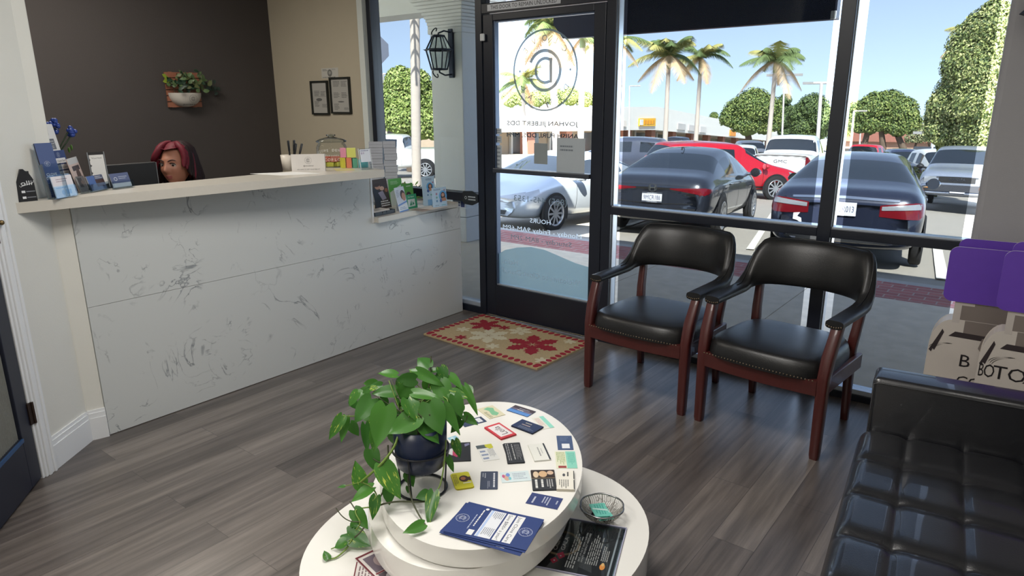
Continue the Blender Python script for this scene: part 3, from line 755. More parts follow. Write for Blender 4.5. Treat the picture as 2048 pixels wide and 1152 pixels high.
# pinkish leaflet seen edge-on
M, w, h = stand((158, 386), (176, 377), CT, 0.20, (157, 318))
card('pink_leaflet', 'pinkish leaflet leaning beside the navy flyer on the counter', 'leaflet', M, w, h, 0.004, (206, 184, 176), [('r', 0.0, 0.82, 1, 1, (196, 196, 196)), ('r', 0.2, 0.62, 0.9, 0.76, (70, 62, 66)), ('c', 0.6, 0.45, 0.2, (90, 70, 66)), ('l', 0.1, 0.1, 0.9, 0.3, 3, (150, 120, 112))])
# small business card holders
def card_holder(bl, br, top, lab, art, col, n=10):
    M, w, h = stand(bl, br, CT, 0.28, top)
    t = thing('card_holder', lab, 'card holder', fl(bl[0], bl[1], CT), 'small clear card holders on the counter')
    acrylic_pocket(t, M, w, h, 0.02, 0.5)
    card('business_card', None, None, M @ T(0.002, 0.006, 0.001), w - 0.004, h * 0.98, 0.0006, col, art, t, n=n, fan=0.015, edge=WHT)
card_holder((162, 387.5), (178, 385), (161, 356), 'small clear holder with dark photo cards beside the pink leaflet', [('r', 0.1, 0.3, 0.6, 0.9, (60, 56, 56)), ('c', 0.6, 0.6, 0.2, (96, 84, 78))], (96, 92, 92))
card_holder((182, 385), (214, 379), (178, 356), 'small clear holder with blue and brown cards below the framed sign', [('r', 0, 0.4, 0.45, 1, (78, 104, 160)), ('r', 0.45, 0.2, 1, 0.7, (70, 48, 46)), ('l', 0.5, 0.75, 0.95, 0.95, 2, (190, 190, 196))], (84, 92, 118))
card_holder((226, 379), (264, 374), (222, 351), 'small clear holder with navy cards at the right end of the row', [('c', 0.25, 0.6, 0.09, (200, 204, 212), 0.7), ('l', 0.42, 0.55, 0.92, 0.8, 2, (170, 178, 196)), ('r', 0, 0, 1, 0.3, (206, 210, 216))], (88, 98, 132))
# clear sign with torn-edge white sheet (its square code is left out)
M, w, h = stand((187, 377), (217, 374), CT, 0.06, (178, 305))
sg = thing('framed_sign', 'clear acrylic sign with a white torn-edge sheet, tallest by the monitor', 'sign', fl(187, 377, CT))
g = MB().box((0, 0, -0.003), (w * 1.12, h, 0), 0, M); g.box((0, 0, -0.03), (w * 1.12, 0.003, 0.03), 0, M); g.build('acrylic_stand', M_acr, sg)
for x in (0, w * 1.12 - 0.003): MB().box((x, 0, -0.002), (x + 0.003, h, 0.002), 0, M).build('acrylic_edge', pm('frosted edge', (150, 154, 158), 0.3), sg)
card('sheet', None, None, M @ T(w * 0.09, h * 0.1, 0.001), w * 0.94, h * 0.82, 0.0008, (222, 220, 216), [('t', 'Tell your friends!', 0.5, 0.87, 0.72, 0.05, (70, 70, 72)), ('l', 0.35, 0.04, 0.68, 0.09, 1, (90, 90, 92))] + [('p', [(0.0, y), (0.05 + 0.03 * ((i * 7) % 3), y + 0.04), (0.0, y + 0.09)], (60, 60, 60)) for i, y in enumerate((0.1, 0.35, 0.6, 0.8))], sg)
# monitor behind the counter
mn = thing('monitor', 'black computer monitor standing behind the counter in front of the person', 'monitor', (-4.2, 1.75, 0.735))
pa, pb = xp(196, 336, -4.14), xp(313, 329, -4.14)
M = frame((-4.14, pa.y, pa.z - 0.30), (0, 1, 0), (0, 0, 1)); wd = pb.y - pa.y
MB().box((0, 0, -0.03), (wd, 0.30 + 0.012, 0), 0, M).build('screen_housing', pm('matte black plastic', (28, 29, 31), 0.5), mn, bevel=0.006)
MB().box((wd - 0.004, 0, 0.0), (wd, 0.31, 0.001), 0, M).build('bezel_edge', pm('grey bezel edge', (120, 122, 124), 0.4), mn)
g = MB().box((wd / 2 - 0.03, 0.735 - (pa.z - 0.30), -0.03), (wd / 2 + 0.03, 0.05, -0.01), 0, M); g.box((wd / 2 - 0.12, 0.7355 - (pa.z - 0.30), -0.10), (wd / 2 + 0.12, 0.7355 - (pa.z - 0.30) + 0.012, 0.06), 0, M)
g.build('stand', MATS['matte black plastic'], mn)
# papers lying on the counter
pA = [fl(*p, CT) for p in ((500, 347.5), (560, 351), (640, 347), (590, 344))]
g = MB().add([p + Vector((0, 0, 0.0012)) for p in pA] + [p for p in pA], [(0, 1, 2, 3), (4, 7, 6, 5), (0, 4, 5, 1), (1, 5, 6, 2), (2, 6, 7, 3), (3, 7, 4, 0)])
tag(g.build('loose_paper', paper((236, 236, 234))), 'loose white sheet lying on the middle of the countertop', 'paper')
# white card box with badge
M, w, h = stand((584, 343.5), (651, 342), CT, 0.06, (583, 309))
g = MB().box((0, 0, -0.045), (w, h, 0), 0, M)
g.logo(M @ T(0.5 * w, 0.64 * h, 0), 0.105 * w, 1, 0.0005, True); g.text('@clovedental', M @ T(0.5 * w, 0.29 * h, 0), width=0.3 * w, mat=1, z=0.0005); g.text('ASK HOW TO GET YOUR FREE KIT', M @ T(0.5 * w, 0.09 * h, 0), width=0.68 * w, mat=1, z=0.0005)
tag(g.build('card_box', [pm('white card box', (218, 213, 208), 0.55), pm('dark print', (66, 66, 70), 0.6)], bevel=0.002), 'white oblong box printed with a round badge in front of the pens', 'box')
# pen pot and pens
pp = fl(596, 341, CT) + Vector((-0.075, -0.01, 0)); pp.z = CT
pc = thing('pen_pot', 'cream pot holding black pens behind the white card box', 'pot', pp)
zt = at_dist(600, 309, pp).z - CT
MB().lathe([(0, 0), (0.040, 0), (0.048, zt), (0.044, zt), (0.037, 0.006), (0, 0.006)], 24, 0, T(pp)).build('pot', pm('cream ceramic', (216, 208, 196), 0.4), pc)
for i, (tx, ty, bx, lab) in enumerate(((576, 281, 590, 'leftmost, tilted left'), (588, 280, 596, 'second from the left, nearly upright'), (592, 287, 590, 'short one in the middle'), (604, 287, 598, 'rightmost, tilted right'))):
    p1 = at_dist(tx, ty, pp); p0 = at_dist(bx, 325, pp); p0 = Vector((pp.x + (p0.x - pp.x) * 0.5 + 0.01 * (i - 1.5), pp.y + (p0.y - pp.y) * 0.6, CT + 0.012))
    o = thing('pen', 'black pen standing in the cream pot, ' + lab, 'pen', p0, 'pens in the pot')
    d = p1 - p0
    MB().tube([p0, p0 + d * 0.62], 0.0055, 8).build('barrel', pm('black pen plastic', (22, 24, 28), 0.35), o)
    MB().tube([p0 + d * 0.62, p0 + d * 0.98, p1], [0.0068, 0.0068, 0.005], 8).build('cap', MATS['black pen plastic'], o)
# glass jar with lid
jp = fl(666, 333, CT); jp.z = CT
sc = (at_dist(694, 310, jp) - at_dist(632, 310, jp)).length / 2; jz = at_dist(664, 284, jp).z - CT; kz = at_dist(656, 268, jp).z - CT
jar = thing('glass_jar', 'lidded clear glass jar lettered in white, sweets at its bottom', 'jar', jp)
M_jar = glass_mat('jar glass', (250, 252, 251), 0.07, 0.02)
prof = [(0.0, 0.0), (sc * 0.86, 0.0), (sc * 0.97, 0.012), (sc, 0.03), (sc, jz * 0.78), (sc * 0.92, jz * 0.9), (sc * 0.84, jz * 0.95), (sc * 0.88, jz)]
MB().lathe(prof, 32, 0, T(jp), cap=False).build('bowl', M_jar, jar)
MB().lathe([(sc * 0.98, jz), (sc * 1.0, jz + 0.008), (sc * 0.7, jz + 0.022), (sc * 0.2, jz + 0.034), (sc * 0.14, jz + 0.044), (sc * 0.3, kz - 0.012), (sc * 0.3, kz - 0.004), (0, kz)], 28, 0, T(jp)).build('lid', glass_mat('lid glass', (236, 240, 240), 0.16, 0.05), jar)
g = MB(); tc_ = (CAMP - jp); a0 = atan2(tc_.y, tc_.x)
def wraptext(s_, zz, size, spread, bow=0.0):
    n = len(s_)
    for i, ch in enumerate(s_):
        t = i / (n - 1) - 0.5; a = a0 + t * spread; r_ = sc * 1.006
        Mj = Matrix.Translation((jp.x + r_ * cos(a), jp.y + r_ * sin(a), CT + zz + bow * (0.25 - t * t) * 4)) @ RZ(a + pi / 2) @ RX(pi / 2)
        if ch != ' ': g.text(ch, Mj, size=size, z=0)
wraptext('CLOVE DENTAL', jz * 0.58, 0.016, 2.0, 0.012); wraptext('Presents', jz * 0.46, 0.013, 0.8); wraptext('COCOFLOSS', jz * 0.27, 0.018, 1.7)
g.build('lettering', pm('white jar print', (236, 236, 232), 0.5), jar)
rnd = random.Random(3)
for i in range(14):
    lay = i // 7; a = 2 * pi * (i % 7) / 7 + lay * 0.4; r_ = sc * 0.58
    Mx = T(jp.x + r_ * cos(a), jp.y + r_ * sin(a), CT + 0.004 + lay * 0.031) @ RZ(a)
    col = ((206, 204, 84), (212, 206, 110))[i % 2] if lay == 0 else ((202, 110, 88), (198, 120, 104))[i % 2]
    tag(MB().box((-0.016, -0.021, 0), (0.016, 0.021, 0.029), 0, Mx).build('sweet_packet', pm('packet %d%d%d' % col, col, 0.45), bevel=0.003), ('yellow packet in the bottom layer' if lay == 0 else 'red packet in the upper layer') + ' of the glass jar', 'packet', 'yellow packets in the jar' if lay == 0 else 'red packets in the jar')
# colourful small floss boxes behind a clear price frame
for i, (x0, x1, yb, yt, col, lab) in enumerate(((687, 694, 337, 316, (204, 200, 70), 'yellow box at the left of the lower row'), (695, 705, 337, 316, (222, 130, 96), 'orange box in the lower row'), (707, 717, 336.5, 317, (96, 166, 136), 'green box in the lower row'), (717, 736, 336, 320, (116, 198, 204), 'cyan box at the right behind the price frame'))):
    M, w, h = stand((x0, yb), (x1, yb - 0.4), CT, 0, (x0, yt))
    tag(MB().box((0, 0, -0.04), (w, h, 0), 0, M @ T(0, 0, -0.02)).build('floss_box', pm('box %d %d %d' % col, col, 0.5), bevel=0.002), 'small ' + lab + ' beside the jar', 'box', 'coloured boxes beside the jar')
    if i < 2:
        col = ((226, 148, 176), (216, 218, 112))[i]; x2, x3 = ((684, 695), (695, 713))[i]
        pz = (M @ Vector((0, h, 0))).z; M3, w3, _ = stand((x2, yb), (x3, yb - 0.4), CT, 0); h3 = at_dist(x2, 297, M3.translation).z - pz
        tag(MB().box((0, 0, -0.04), (w3, h3, 0), 0, T(0, 0, pz - CT + 0.0005) @ M3 @ T(0, 0, -0.02)).build('floss_box', pm('box %d %d %d' % col, col, 0.5), bevel=0.002), 'small ' + ('pink' if i == 0 else 'lime yellow') + ' box on top of the lower row beside the jar', 'box', 'coloured boxes beside the jar')
pf = thing('price_frame', 'slanted clear frame with a small white price card beside the jar', 'frame', fl(720, 341, CT))
M, w, h = stand((722, 340), (746, 338), CT, 0.16, (712, 298))
MB().box((0, 0, -0.002), (w, h, 0.001), 0, M).build('acrylic_sheet', M_acr, pf)
for x in (0, w - 0.003): MB().box((x, 0, -0.002), (x + 0.003, h, 0.002), 0, M).build('acrylic_edge', pm('white edge', (222, 226, 228), 0.4), pf)
MB().box((0, 0, -0.03), (w, 0.002, 0.01), 0, M).build('foot', M_acr, pf)
card('price_card', None, None, M @ T(w * 0.1, h * 0.36, 0.0012), w * 0.84, h * 0.6, 0.0006, (222, 226, 234), [('l', 0.08, 0.82, 0.9, 0.96, 1, (130, 134, 160)), ('t', '$10', 0.25, 0.62, 0.32, 0.16, (120, 70, 130))], pf)
pA = [fl(*p, CT) for p in ((667, 337.5), (673, 342.5), (711, 340.5), (703, 337))]
g = MB().add([p + Vector((0, 0, 0.001)) for p in pA] + pA, [(0, 1, 2, 3), (4, 7, 6, 5), (0, 4, 5, 1), (1, 5, 6, 2), (2, 6, 7, 3), (3, 7, 4, 0)])
tag(g.build('flat_leaflet', paper((208, 196, 138))), 'yellowish leaflet lying flat in front of the coloured boxes', 'leaflet')

# ------------------------------------------------------------------ stacks of pale boxes on the ledge by the window
rnd = random.Random(11)
M_box = pm('pale grey carton', (186, 189, 198), 0.6, 0, 0.03, 30); M_boxe = pm('carton seam', (120, 124, 134), 0.7)
def carton_stack(xl, xr, ytop, n, lab, depth, base_px):
    p0 = fl(base_px[0], base_px[1], SH); zt = at_dist((xl + xr) / 2, ytop, p0).z; h = (zt - SH) / n
    l = at_dist(xl, 350, p0); r_ = at_dist(xr, 350, p0); w = (r_ - l).length
    u = (r_ - l); u.z = 0
    for i in range(n):
        M = frame((l.x, l.y, SH + h * i), u, Vector((0, 0, 1)).cross(u)) @ T(rnd.uniform(-0.004, 0.004), rnd.uniform(-0.003, 0.006), 0) @ RZ(rnd.uniform(-0.03, 0.03))
        g = MB().box((0, 0, 0.0005), (w, depth, h - 0.0015)); 
        g.box((0.004, -0.0006, h * 0.5), (w - 0.004, 0, h * 0.5 + 0.0012), 1)
        g.v = [M @ v for v in g.v]
        ordn = 'topmost' if i == n - 1 else ('lowest' if i == 0 else 'number %d from the bottom' % (i + 1))
        tag(g.build('carton', [M_box, M_boxe], bevel=0.0015), 'flat pale grey carton, %s in the %s stack by the window' % (ordn, lab), 'box', 'flat cartons in the %s stack' % lab)
carton_stack(741, 768, 284, 11, 'left', 0.10, (752, 404)); carton_stack(770, 795, 283, 10, 'right', 0.10, (781, 405))
# ------------------------------------------------------------------ leaflets on the ledge
def ledge_card(name, bl, br, top, lean, lab, col, art, t=0.003, n=1, cat='leaflet', foot=True):
    M, w, h = stand(bl, br, SH, lean, top)
    o = card(name, lab, cat, M, w, h, t, col, art, n=n)
    if foot:      # folded easel leg behind
        g = MB().quad((w * 0.2, h * 0.7, -0.001), (w * 0.8, h * 0.7, -0.001), (w * 0.8, 0, -0.045), (w * 0.2, 0, -0.045)); g.v = [M @ v for v in g.v]
        for v in g.v: v.z = max(v.z, SH + 0.0005)
        g.build('easel_leg', paper(col), o)
    return o
SK = (186, 140, 118); HR = (58, 40, 36)
ledge_card('brown_leaflet', (753, 420), (783, 414), (757, 361), 0.20, 'dark brown photo leaflet with a couple leaning behind the black tray', (66, 54, 48), [('p', [(0, 0), (0.25, 0), (0.55, 0.55), (0, 0.75)], (38, 44, 54)), ('e', 0.34, 0.74, 0.17, 0.08, SK), ('e', 0.3, 0.81, 0.2, 0.06, HR), ('e', 0.6, 0.68, 0.15, 0.07, (204, 168, 146)), ('p', [(0.3, 0.55), (0.62, 0.6), (0.78, 0.32), (0.5, 0.28)], (150, 144, 162)), ('e', 0.86, 0.6, 0.1, 0.07, (150, 96, 66)), ('l', 0.36, 0.06, 0.95, 0.28, 3, WHT)])
ty = thing('black_tray', 'black shallow tray with a cream pad on the ledge end', 'tray', fl(752, 434, SH))
M, w, _ = stand((750, 433.5), (791, 425), SH, 0)
g = MB(); g.box((0, 0, -0.11), (w, 0.004, 0), 0, M)
for a_ in ((0, 0, -0.004, w, 0.026, 0), (0, 0, -0.11, w, 0.026, -0.106), (0, 0, -0.11, 0.004, 0.026, 0), (w - 0.004, 0, -0.11, w, 0.026, 0)): g.box(a_[:3], a_[3:], 0, M)
g.box((w * 0.36, 0.012, 0), (w * 0.4, 0.024, 0.003), 0, M); g.box((w * 0.56, 0.012, 0), (w * 0.6, 0.024, 0.003), 0, M)
g.build('tray', pm('black tray plastic', (28, 36, 44), 0.45), ty, bevel=0.002)
g = MB(); g.box((0.006, 0.0045, -0.104), (w * 0.8, 0.034, -0.01), 0, M); tag(g.build('cream_pad', pm('cream pad', (216, 206, 196), 0.7), bevel=0.008), 'cream folded pad lying in the black tray', 'pad')
ledge_card('green_leaflet', (781, 412), (807, 408), (779, 359), 0.08, 'tall green and white leaflet, tallest one beside the carton stack', (104, 178, 96), [('p', [(0.05, 0.5), (0.9, 0.75), (1, 0.7), (1, 0), (0.05, 0)], (208, 214, 216)), ('p', [(0.45, 0.5), (0.55, 0.64), (0.6, 0.5)], (60, 140, 96)), ('p', [(0.62, 0.5), (0.75, 0.62), (0.78, 0.5)], (60, 140, 96)), ('l', 0.15, 0.78, 0.85, 0.92, 4, (190, 224, 186))])
ledge_card('green_booklet', (807, 412), (829, 408), (806, 369), 0.10, 'green booklet with a dark-haired portrait behind the green square card', (88, 160, 66), [('e', 0.55, 0.42, 0.24, 0.2, HR), ('e', 0.55, 0.36, 0.16, 0.14, SK), ('l', 0.4, 0.84, 0.9, 0.92, 1, (220, 236, 214))])
ledge_card('white_leaflet', (799, 425), (817, 420), (789, 377), 0.22, 'white and blue folded leaflet with a portrait, in front of the green ones', (206, 212, 222), [('p', [(0.0, 0.2), (1, 0.32), (1, 0.0), (0, 0)], (222, 226, 230)), ('p', [(0, 0.24), (1, 0.34), (1, 0.4), (0.0, 0.3)], (110, 146, 206)), ('e', 0.72, 0.66, 0.26, 0.2, HR), ('e', 0.78, 0.58, 0.2, 0.17, SK), ('r', 0, 0.0, 1, 0.04, (96, 150, 216)), ('l', 0.06, 0.6, 0.4, 0.9, 5, (150, 158, 170)), ('l', 0.1, 0.08, 0.8, 0.2, 2, (150, 170, 200))])
ledge_card('green_card', (813, 419), (835, 414.5), (811, 391), 0.12, 'small square emerald card with a white leaf panel in front of the portrait booklet', (40, 146, 100), [('t', 'On Hand', 0.5, 0.78, 0.5, 0.1, (220, 236, 226)), ('r', 0.18, 0.14, 0.82, 0.66, (196, 206, 200)), ('p', [(0.3, 0.22), (0.5, 0.6), (0.52, 0.22)], (40, 130, 92)), ('p', [(0.55, 0.22), (0.6, 0.5), (0.75, 0.3)], (40, 130, 92))])
BL = (176, 200, 218)
ledge_card('blue_leaflet', (847, 412), (872, 409), (842, 354), 0.07, 'tall pale blue leaflet with a round portrait, behind the small blue card', BL, [('l', 0.3, 0.86, 0.8, 0.93, 2, (70, 84, 120)), ('c', 0.6, 0.64, 0.28, (92, 158, 206)), ('e', 0.62, 0.64, 0.17, 0.11, HR), ('e', 0.62, 0.66, 0.1, 0.06, SK), ('p', [(0.45, 0.5), (0.8, 0.5), (0.75, 0.6), (0.5, 0.58)], (176, 124, 92)), ('c', 0.44, 0.5, 0.1, (70, 96, 150)), ('c', 0.85, 0.78, 0.05, (150, 84, 110)), ('c', 0.4, 0.36, 0.06, (90, 130, 170)), ('c', 0.66, 0.36, 0.06, (110, 160, 150)), ('r', 0.35, 0.0, 0.9, 0.2, (120, 166, 206))])
ledge_card('blue_card', (866, 416), (894, 411.5), (862, 377), 0.07, 'small pale blue card with a round portrait, nearest the glass', BL, [('l', 0.1, 0.86, 0.62, 0.94, 2, (70, 84, 120)), ('c', 0.74, 0.55, 0.28, (92, 158, 206)), ('e', 0.74, 0.55, 0.16, 0.2, HR), ('e', 0.74, 0.6, 0.1, 0.1, SK), ('p', [(0.6, 0.28), (0.96, 0.28), (0.92, 0.46), (0.64, 0.44)], (176, 124, 92)), ('c', 0.58, 0.32, 0.09, (70, 96, 150)), ('c', 0.86, 0.84, 0.04, (150, 84, 110))] + [('c', 0.3, y, 0.06, c_) for y, c_ in ((0.68, (160, 110, 130)), (0.5, (110, 160, 150)), (0.32, (90, 130, 170)))] + [('t', 'clove', 0.28, 0.08, 0.25, 0.05, (50, 54, 60)), ('r', 0.6, 0.07, 0.9, 0.1, (96, 170, 180))])
for i, q_ in enumerate((((822, 420), (846, 423.5), (868, 418.5), (840, 416)), ((836, 416.5), (864, 419.5), (900, 413), (880, 410.5)))):
    pA = [fl(*p, SH + 0.0012 * i) for p in q_]
    g = MB().add([p + Vector((0, 0, 0.001)) for p in pA] + pA, [(0, 1, 2, 3), (4, 7, 6, 5), (0, 4, 5, 1), (1, 5, 6, 2), (2, 6, 7, 3), (3, 7, 4, 0)])
    tag(g.build('flat_card', paper((150, 132, 120) if i == 0 else (196, 188, 180))), ('brownish' if i == 0 else 'beige') + ' card lying flat on the ledge before the blue leaflets', 'card')

# ------------------------------------------------------------------ wall planter on the charcoal wall
XW = -5.95
pl = thing('wall_planter', 'wooden slat wall planter with a white half-round pot of greenery', 'planter', (XW, 3.07, 1.6))
Mw = Matrix(((0, 0, 1, XW), (1, 0, 0, 0), (0, 1, 0, 0), (0, 0, 0, 1)))       # x along +Y, y up, z into the room
ya, yb2 = 2.922, 3.214; zs0, zs1 = 1.603, 1.893
g = MB(); n = 6
for i in range(n):
    z0 = zs0 + (zs1 - zs0) * i / n
    if i == n - 1: g.box((ya, z0 + 0.003, 0.006), (ya + 0.06, z0 + (zs1 - zs0) / n - 0.004, 0.022), 0, Mw); g.box((ya + 0.06, z0 + 0.003, 0.006), (yb2, z0 + (zs1 - zs0) / n - 0.004, 0.022), 0, Mw)
    else: g.box((ya, z0 + 0.003, 0.006), (yb2, z0 + (zs1 - zs0) / n - 0.004, 0.022), 0, Mw)
g.box((ya + 0.04, zs0, 0.0), (ya + 0.07, zs1, 0.006), 0, Mw); g.box((yb2 - 0.07, zs0, 0.0), (yb2 - 0.04, zs1, 0.006), 0, Mw)
g.build('slat_board', pm('reddish cedar slats', (150, 96, 74), 0.6, 0, 0.2, 40), pl)
cy, zr, hw, dp = (ya + yb2) / 2 + 0.002, 1.722, 0.139, 0.115
rows = []
for i in range(9):
    t = i / 8 * pi / 2
    rows.append([Mw @ Vector((cy + hw * cos(t) ** 0.9 * cos(a), zr - dp * sin(t), 0.022 + 0.10 * cos(t) ** 0.8 * sin(a))) for a in [pi * k / 20 for k in range(21)]] if i < 8 else [Mw @ Vector((cy + 0.01 * cos(a), zr - dp, 0.022 + 0.01 * sin(a))) for a in [pi * k / 20 for k in range(21)]])
g = MB().grid(rows); 
g.poly([(cy + hw * cos(pi * k / 20), 0.022 + 0.10 * sin(pi * k / 20)) for k in range(21)], 0, 0, Mw @ Matrix(((1, 0, 0, 0), (0, 0, 1, zr - 0.012), (0, 1, 0, 0), (0, 0, 0, 1))))
pot = g.build('pot', pm('white ceramic', (206, 200, 192), 0.45), pl)
g = MB(); g.logo(Mw @ T(cy + 0.02, zr - 0.048, 0.122) @ RX(0.12), 0.034, 0, 0, True, thin=0.05); g.lines(-0.06, 0, 0.06, 0.012, 1, 0.004, 0, Mw @ T(cy + 0.0, zr - 0.096, 0.088) @ RX(0.6))
g.build('badge', pm('grey badge print', (92, 90, 92), 0.6), pot)
def leafblade(mb, p, d, n, L, Wd, mat=0, curl=0.25):
    d = Vector(d).normalized(); s = d.cross(Vector(n)).normalized(); nn = s.cross(d)
    rows = []
    for t, w in ((0, 0.05), (0.15, 0.7), (0.4, 1.0), (0.7, 0.72), (1, 0.02)):
        c = Vector(p) + d * L * t - nn * curl * L * t * t
        rows.append([c - s * Wd * w / 2 + nn * 0.12 * Wd * w, c, c + s * Wd * w / 2 + nn * 0.12 * Wd * w])
    mb.grid(rows, mat)
g = MB(); st = MB(); rnd = random.Random(8)
cl = [((cy - 0.05, 1.80, 0.06), 0.12, 26, 0), ((cy + 0.03, 1.80, 0.07), 0.12, 26, 0), ((cy + 0.10, 1.785, 0.06), 0.10, 18, 1), ((cy - 0.12, 1.80, 0.05), 0.05, 6, 0), ((cy - 0.02, 1.86, 0.05), 0.07, 10, 1), ((cy + 0.09, 1.85, 0.05), 0.05, 7, 1)]
for c, r_, n_, mt in cl:
    for k in range(n_):
        q_ = Vector((c[0] + rnd.gauss(0, r_ * 0.45), c[1] + rnd.gauss(0, r_ * 0.28), c[2] + abs(rnd.gauss(0, 0.03))))
        dd = Vector((rnd.uniform(-1, 1), rnd.uniform(-0.3, 0.8), rnd.uniform(-0.1, 0.9)))
        leafblade(g, Mw @ q_, Mw.to_3x3() @ dd, Mw.to_3x3() @ Vector((0, 0.4, 1)), rnd.uniform(0.035, 0.06), rnd.uniform(0.025, 0.038), rnd.choice((mt, mt, 2)))
for dx, dy in ((-0.16, 1.86 - 0.01), (-0.165, 1.83), (-0.15, 1.80), (-0.14, 1.845), (-0.155, 1.815)):
    leafblade(g, Mw @ Vector((cy + dx, dy, 0.06)), Mw.to_3x3() @ Vector((rnd.uniform(-1, 1), rnd.uniform(-0.6, 0.6), 0.2)), Mw.to_3x3() @ Vector((0, 0.2, 1)), 0.032, 0.034, 3)
for k in range(14):
    leafblade(g, Mw @ Vector((cy + 0.235 + rnd.uniform(-0.05, 0.05), 1.80 + rnd.uniform(-0.08, 0.05), 0.05)), Mw.to_3x3() @ Vector((rnd.uniform(-1, 1), rnd.uniform(-1, 0.6), 0.3)), Mw.to_3x3() @ Vector((0, 0.3, 1)), 0.04, 0.028, 4)
st.tube([Mw @ Vector(p) for p in ((cy + 0.08, 1.74, 0.06), (cy + 0.15, 1.80, 0.08), (cy + 0.22, 1.81, 0.06), (cy + 0.25, 1.76, 0.05))], 0.002, 5)
for k in range(16):
    x = cy + rnd.uniform(-0.11, 0.11); st.tube([Mw @ Vector((x, 1.715, 0.06)), Mw @ Vector((x + rnd.uniform(-0.03, 0.03), 1.79, 0.065))], 0.002, 5)
g.build('foliage', [pm('deep green leaf', (36, 62, 44), 0.45, 0, 0.25, 30), pm('olive leaf', (96, 104, 66), 0.5, 0, 0.2, 30), pm('light leaf', (84, 108, 68), 0.45, 0, 0.2, 30), pm('lime leaf', (126, 146, 40), 0.5, 0, 0.15, 30), pm('dark teal leaf', (38, 58, 50), 0.5, 0, 0.2, 30)], pl)
st.build('stem', pm('brown stem', (76, 62, 44), 0.6), pl)
# ------------------------------------------------------------------ framed sheets on the beige wall
def frame_on_wall(x0, x1, yt, yb, lab, boxes):
    a, b = yp(x0, yb, Y0), yp(x1, yt, Y0); w, h = b.x - a.x, b.z - a.z
    f = thing('picture_frame', lab, 'picture frame', (a.x, Y0, a.z), 'black document frames on the beige wall')
    M = T(a.x, Y0, a.z) @ dm; t = 0.014; g = MB()
    for r_ in ((0, 0, w, t), (0, h - t, w, h), (0, t, t, h - t), (w - t, t, w, h - t)): g.box((r_[0], r_[1], 0.0), (r_[2], r_[3], 0.022), 0, M)
    g.build('frame', pm('black frame', (40, 42, 38), 0.5), f)
    card('document', None, None, M @ T(t, t, 0.002), w - 2 * t, h - 2 * t, 0.006, (186, 184, 178), boxes, f)
P = (112, 112, 110)
frame_on_wall(628, 656.5, 161, 229, 'narrow black document frame on the beige wall, left of the pair', [('l', 0.12, 0.56, 0.5, 0.74, 5, P), ('l', 0.55, 0.56, 0.9, 0.72, 4, P), ('r', 0.12, 0.545, 0.9, 0.552, P), ('e', 0.42, 0.44, 0.2, 0.05, P), ('l', 0.1, 0.2, 0.45, 0.4, 5, P), ('l', 0.6, 0.18, 0.95, 0.3, 4, P)])
frame_on_wall(666, 700.5, 153.5, 227, 'black document frame on the beige wall, right of the pair', [('l', 0.1, 0.76, 0.5, 0.95, 5, P), ('l', 0.55, 0.76, 0.92, 0.94, 5, P), ('l', 0.1, 0.42, 0.45, 0.6, 5, P), ('l', 0.55, 0.42, 0.92, 0.6, 4, P), ('e', 0.5, 0.31, 0.18, 0.02, P), ('l', 0.1, 0.06, 0.4, 0.26, 5, P), ('l', 0.65, 0.06, 0.92, 0.14, 3, P)])
a, b = yp(644, 157, Y0), yp(676, 135, Y0)
card('wall_note', 'pale printed certificate taped above the two black frames', 'paper', T(a.x, Y0 - 0.0005, a.z) @ dm, b.x - a.x, b.z - a.z, 0.001, (206, 204, 196), [('e', 0.5, 0.5, 0.14, 0.36, (128, 128, 124)), ('e', 0.5, 0.54, 0.07, 0.16, (176, 176, 170)), ('l', 0.08, 0.7, 0.38, 0.92, 2, P), ('l', 0.62, 0.76, 0.92, 0.92, 2, (160, 160, 156)), ('l', 0.06, 0.04, 0.94, 0.16, 1, P)])
# ================================================================== two-tier white oval coffee table
ZU, ZL = 0.42, 0.25
M_lac = pm('white lacquer', (238, 236, 230), 0.16, 0, 0.01, 10, coat=0.3)
ct = thing('coffee_table', 'white oval swivel coffee table with two tiers, cards spread on top', 'coffee table', (-1.36, 1.56, 0))
r1, r2 = radians(-57.4), radians(-113.6)
g = MB().prism(oval(-1.411, 1.635, 0.494, 0.343, r1, 96), ZU - 0.058, ZU, 0, smooth=True); g.build('upper_top', M_lac, ct, bevel=0.003)
g = MB().prism(oval(-1.411, 1.635, 0.47, 0.32, r1, 64), ZU - 0.064, ZU - 0.0585, 0, smooth=True); g.build('swivel_gap', pm('shadow gap metal', (120, 118, 114), 0.5), ct)
g = MB().prism(oval(-1.437, 1.607, 0.494, 0.343, r1 - 0.04, 96), ZL + 0.022, ZU - 0.0645, 0, smooth=True); g.build('middle_tier', M_lac, ct, bevel=0.003)
g = MB().prism(oval(-1.437, 1.607, 0.30, 0.2, r1, 64), ZL + 0.0005, ZL + 0.0215, 0, smooth=True); g.build('swivel_gap', MATS['shadow gap metal'], ct)
g = MB().prism(oval(-1.305, 1.497, 0.585, 0.475, r2, 96), ZL - 0.12, ZL, 0, smooth=True); g.build('lower_top', M_lac, ct, bevel=0.003)
g = MB().prism(oval(-1.305, 1.497, 0.45, 0.36, r2, 64), 0.0, ZL - 0.1205, 0, smooth=True); g.build('base', M_lac, ct)

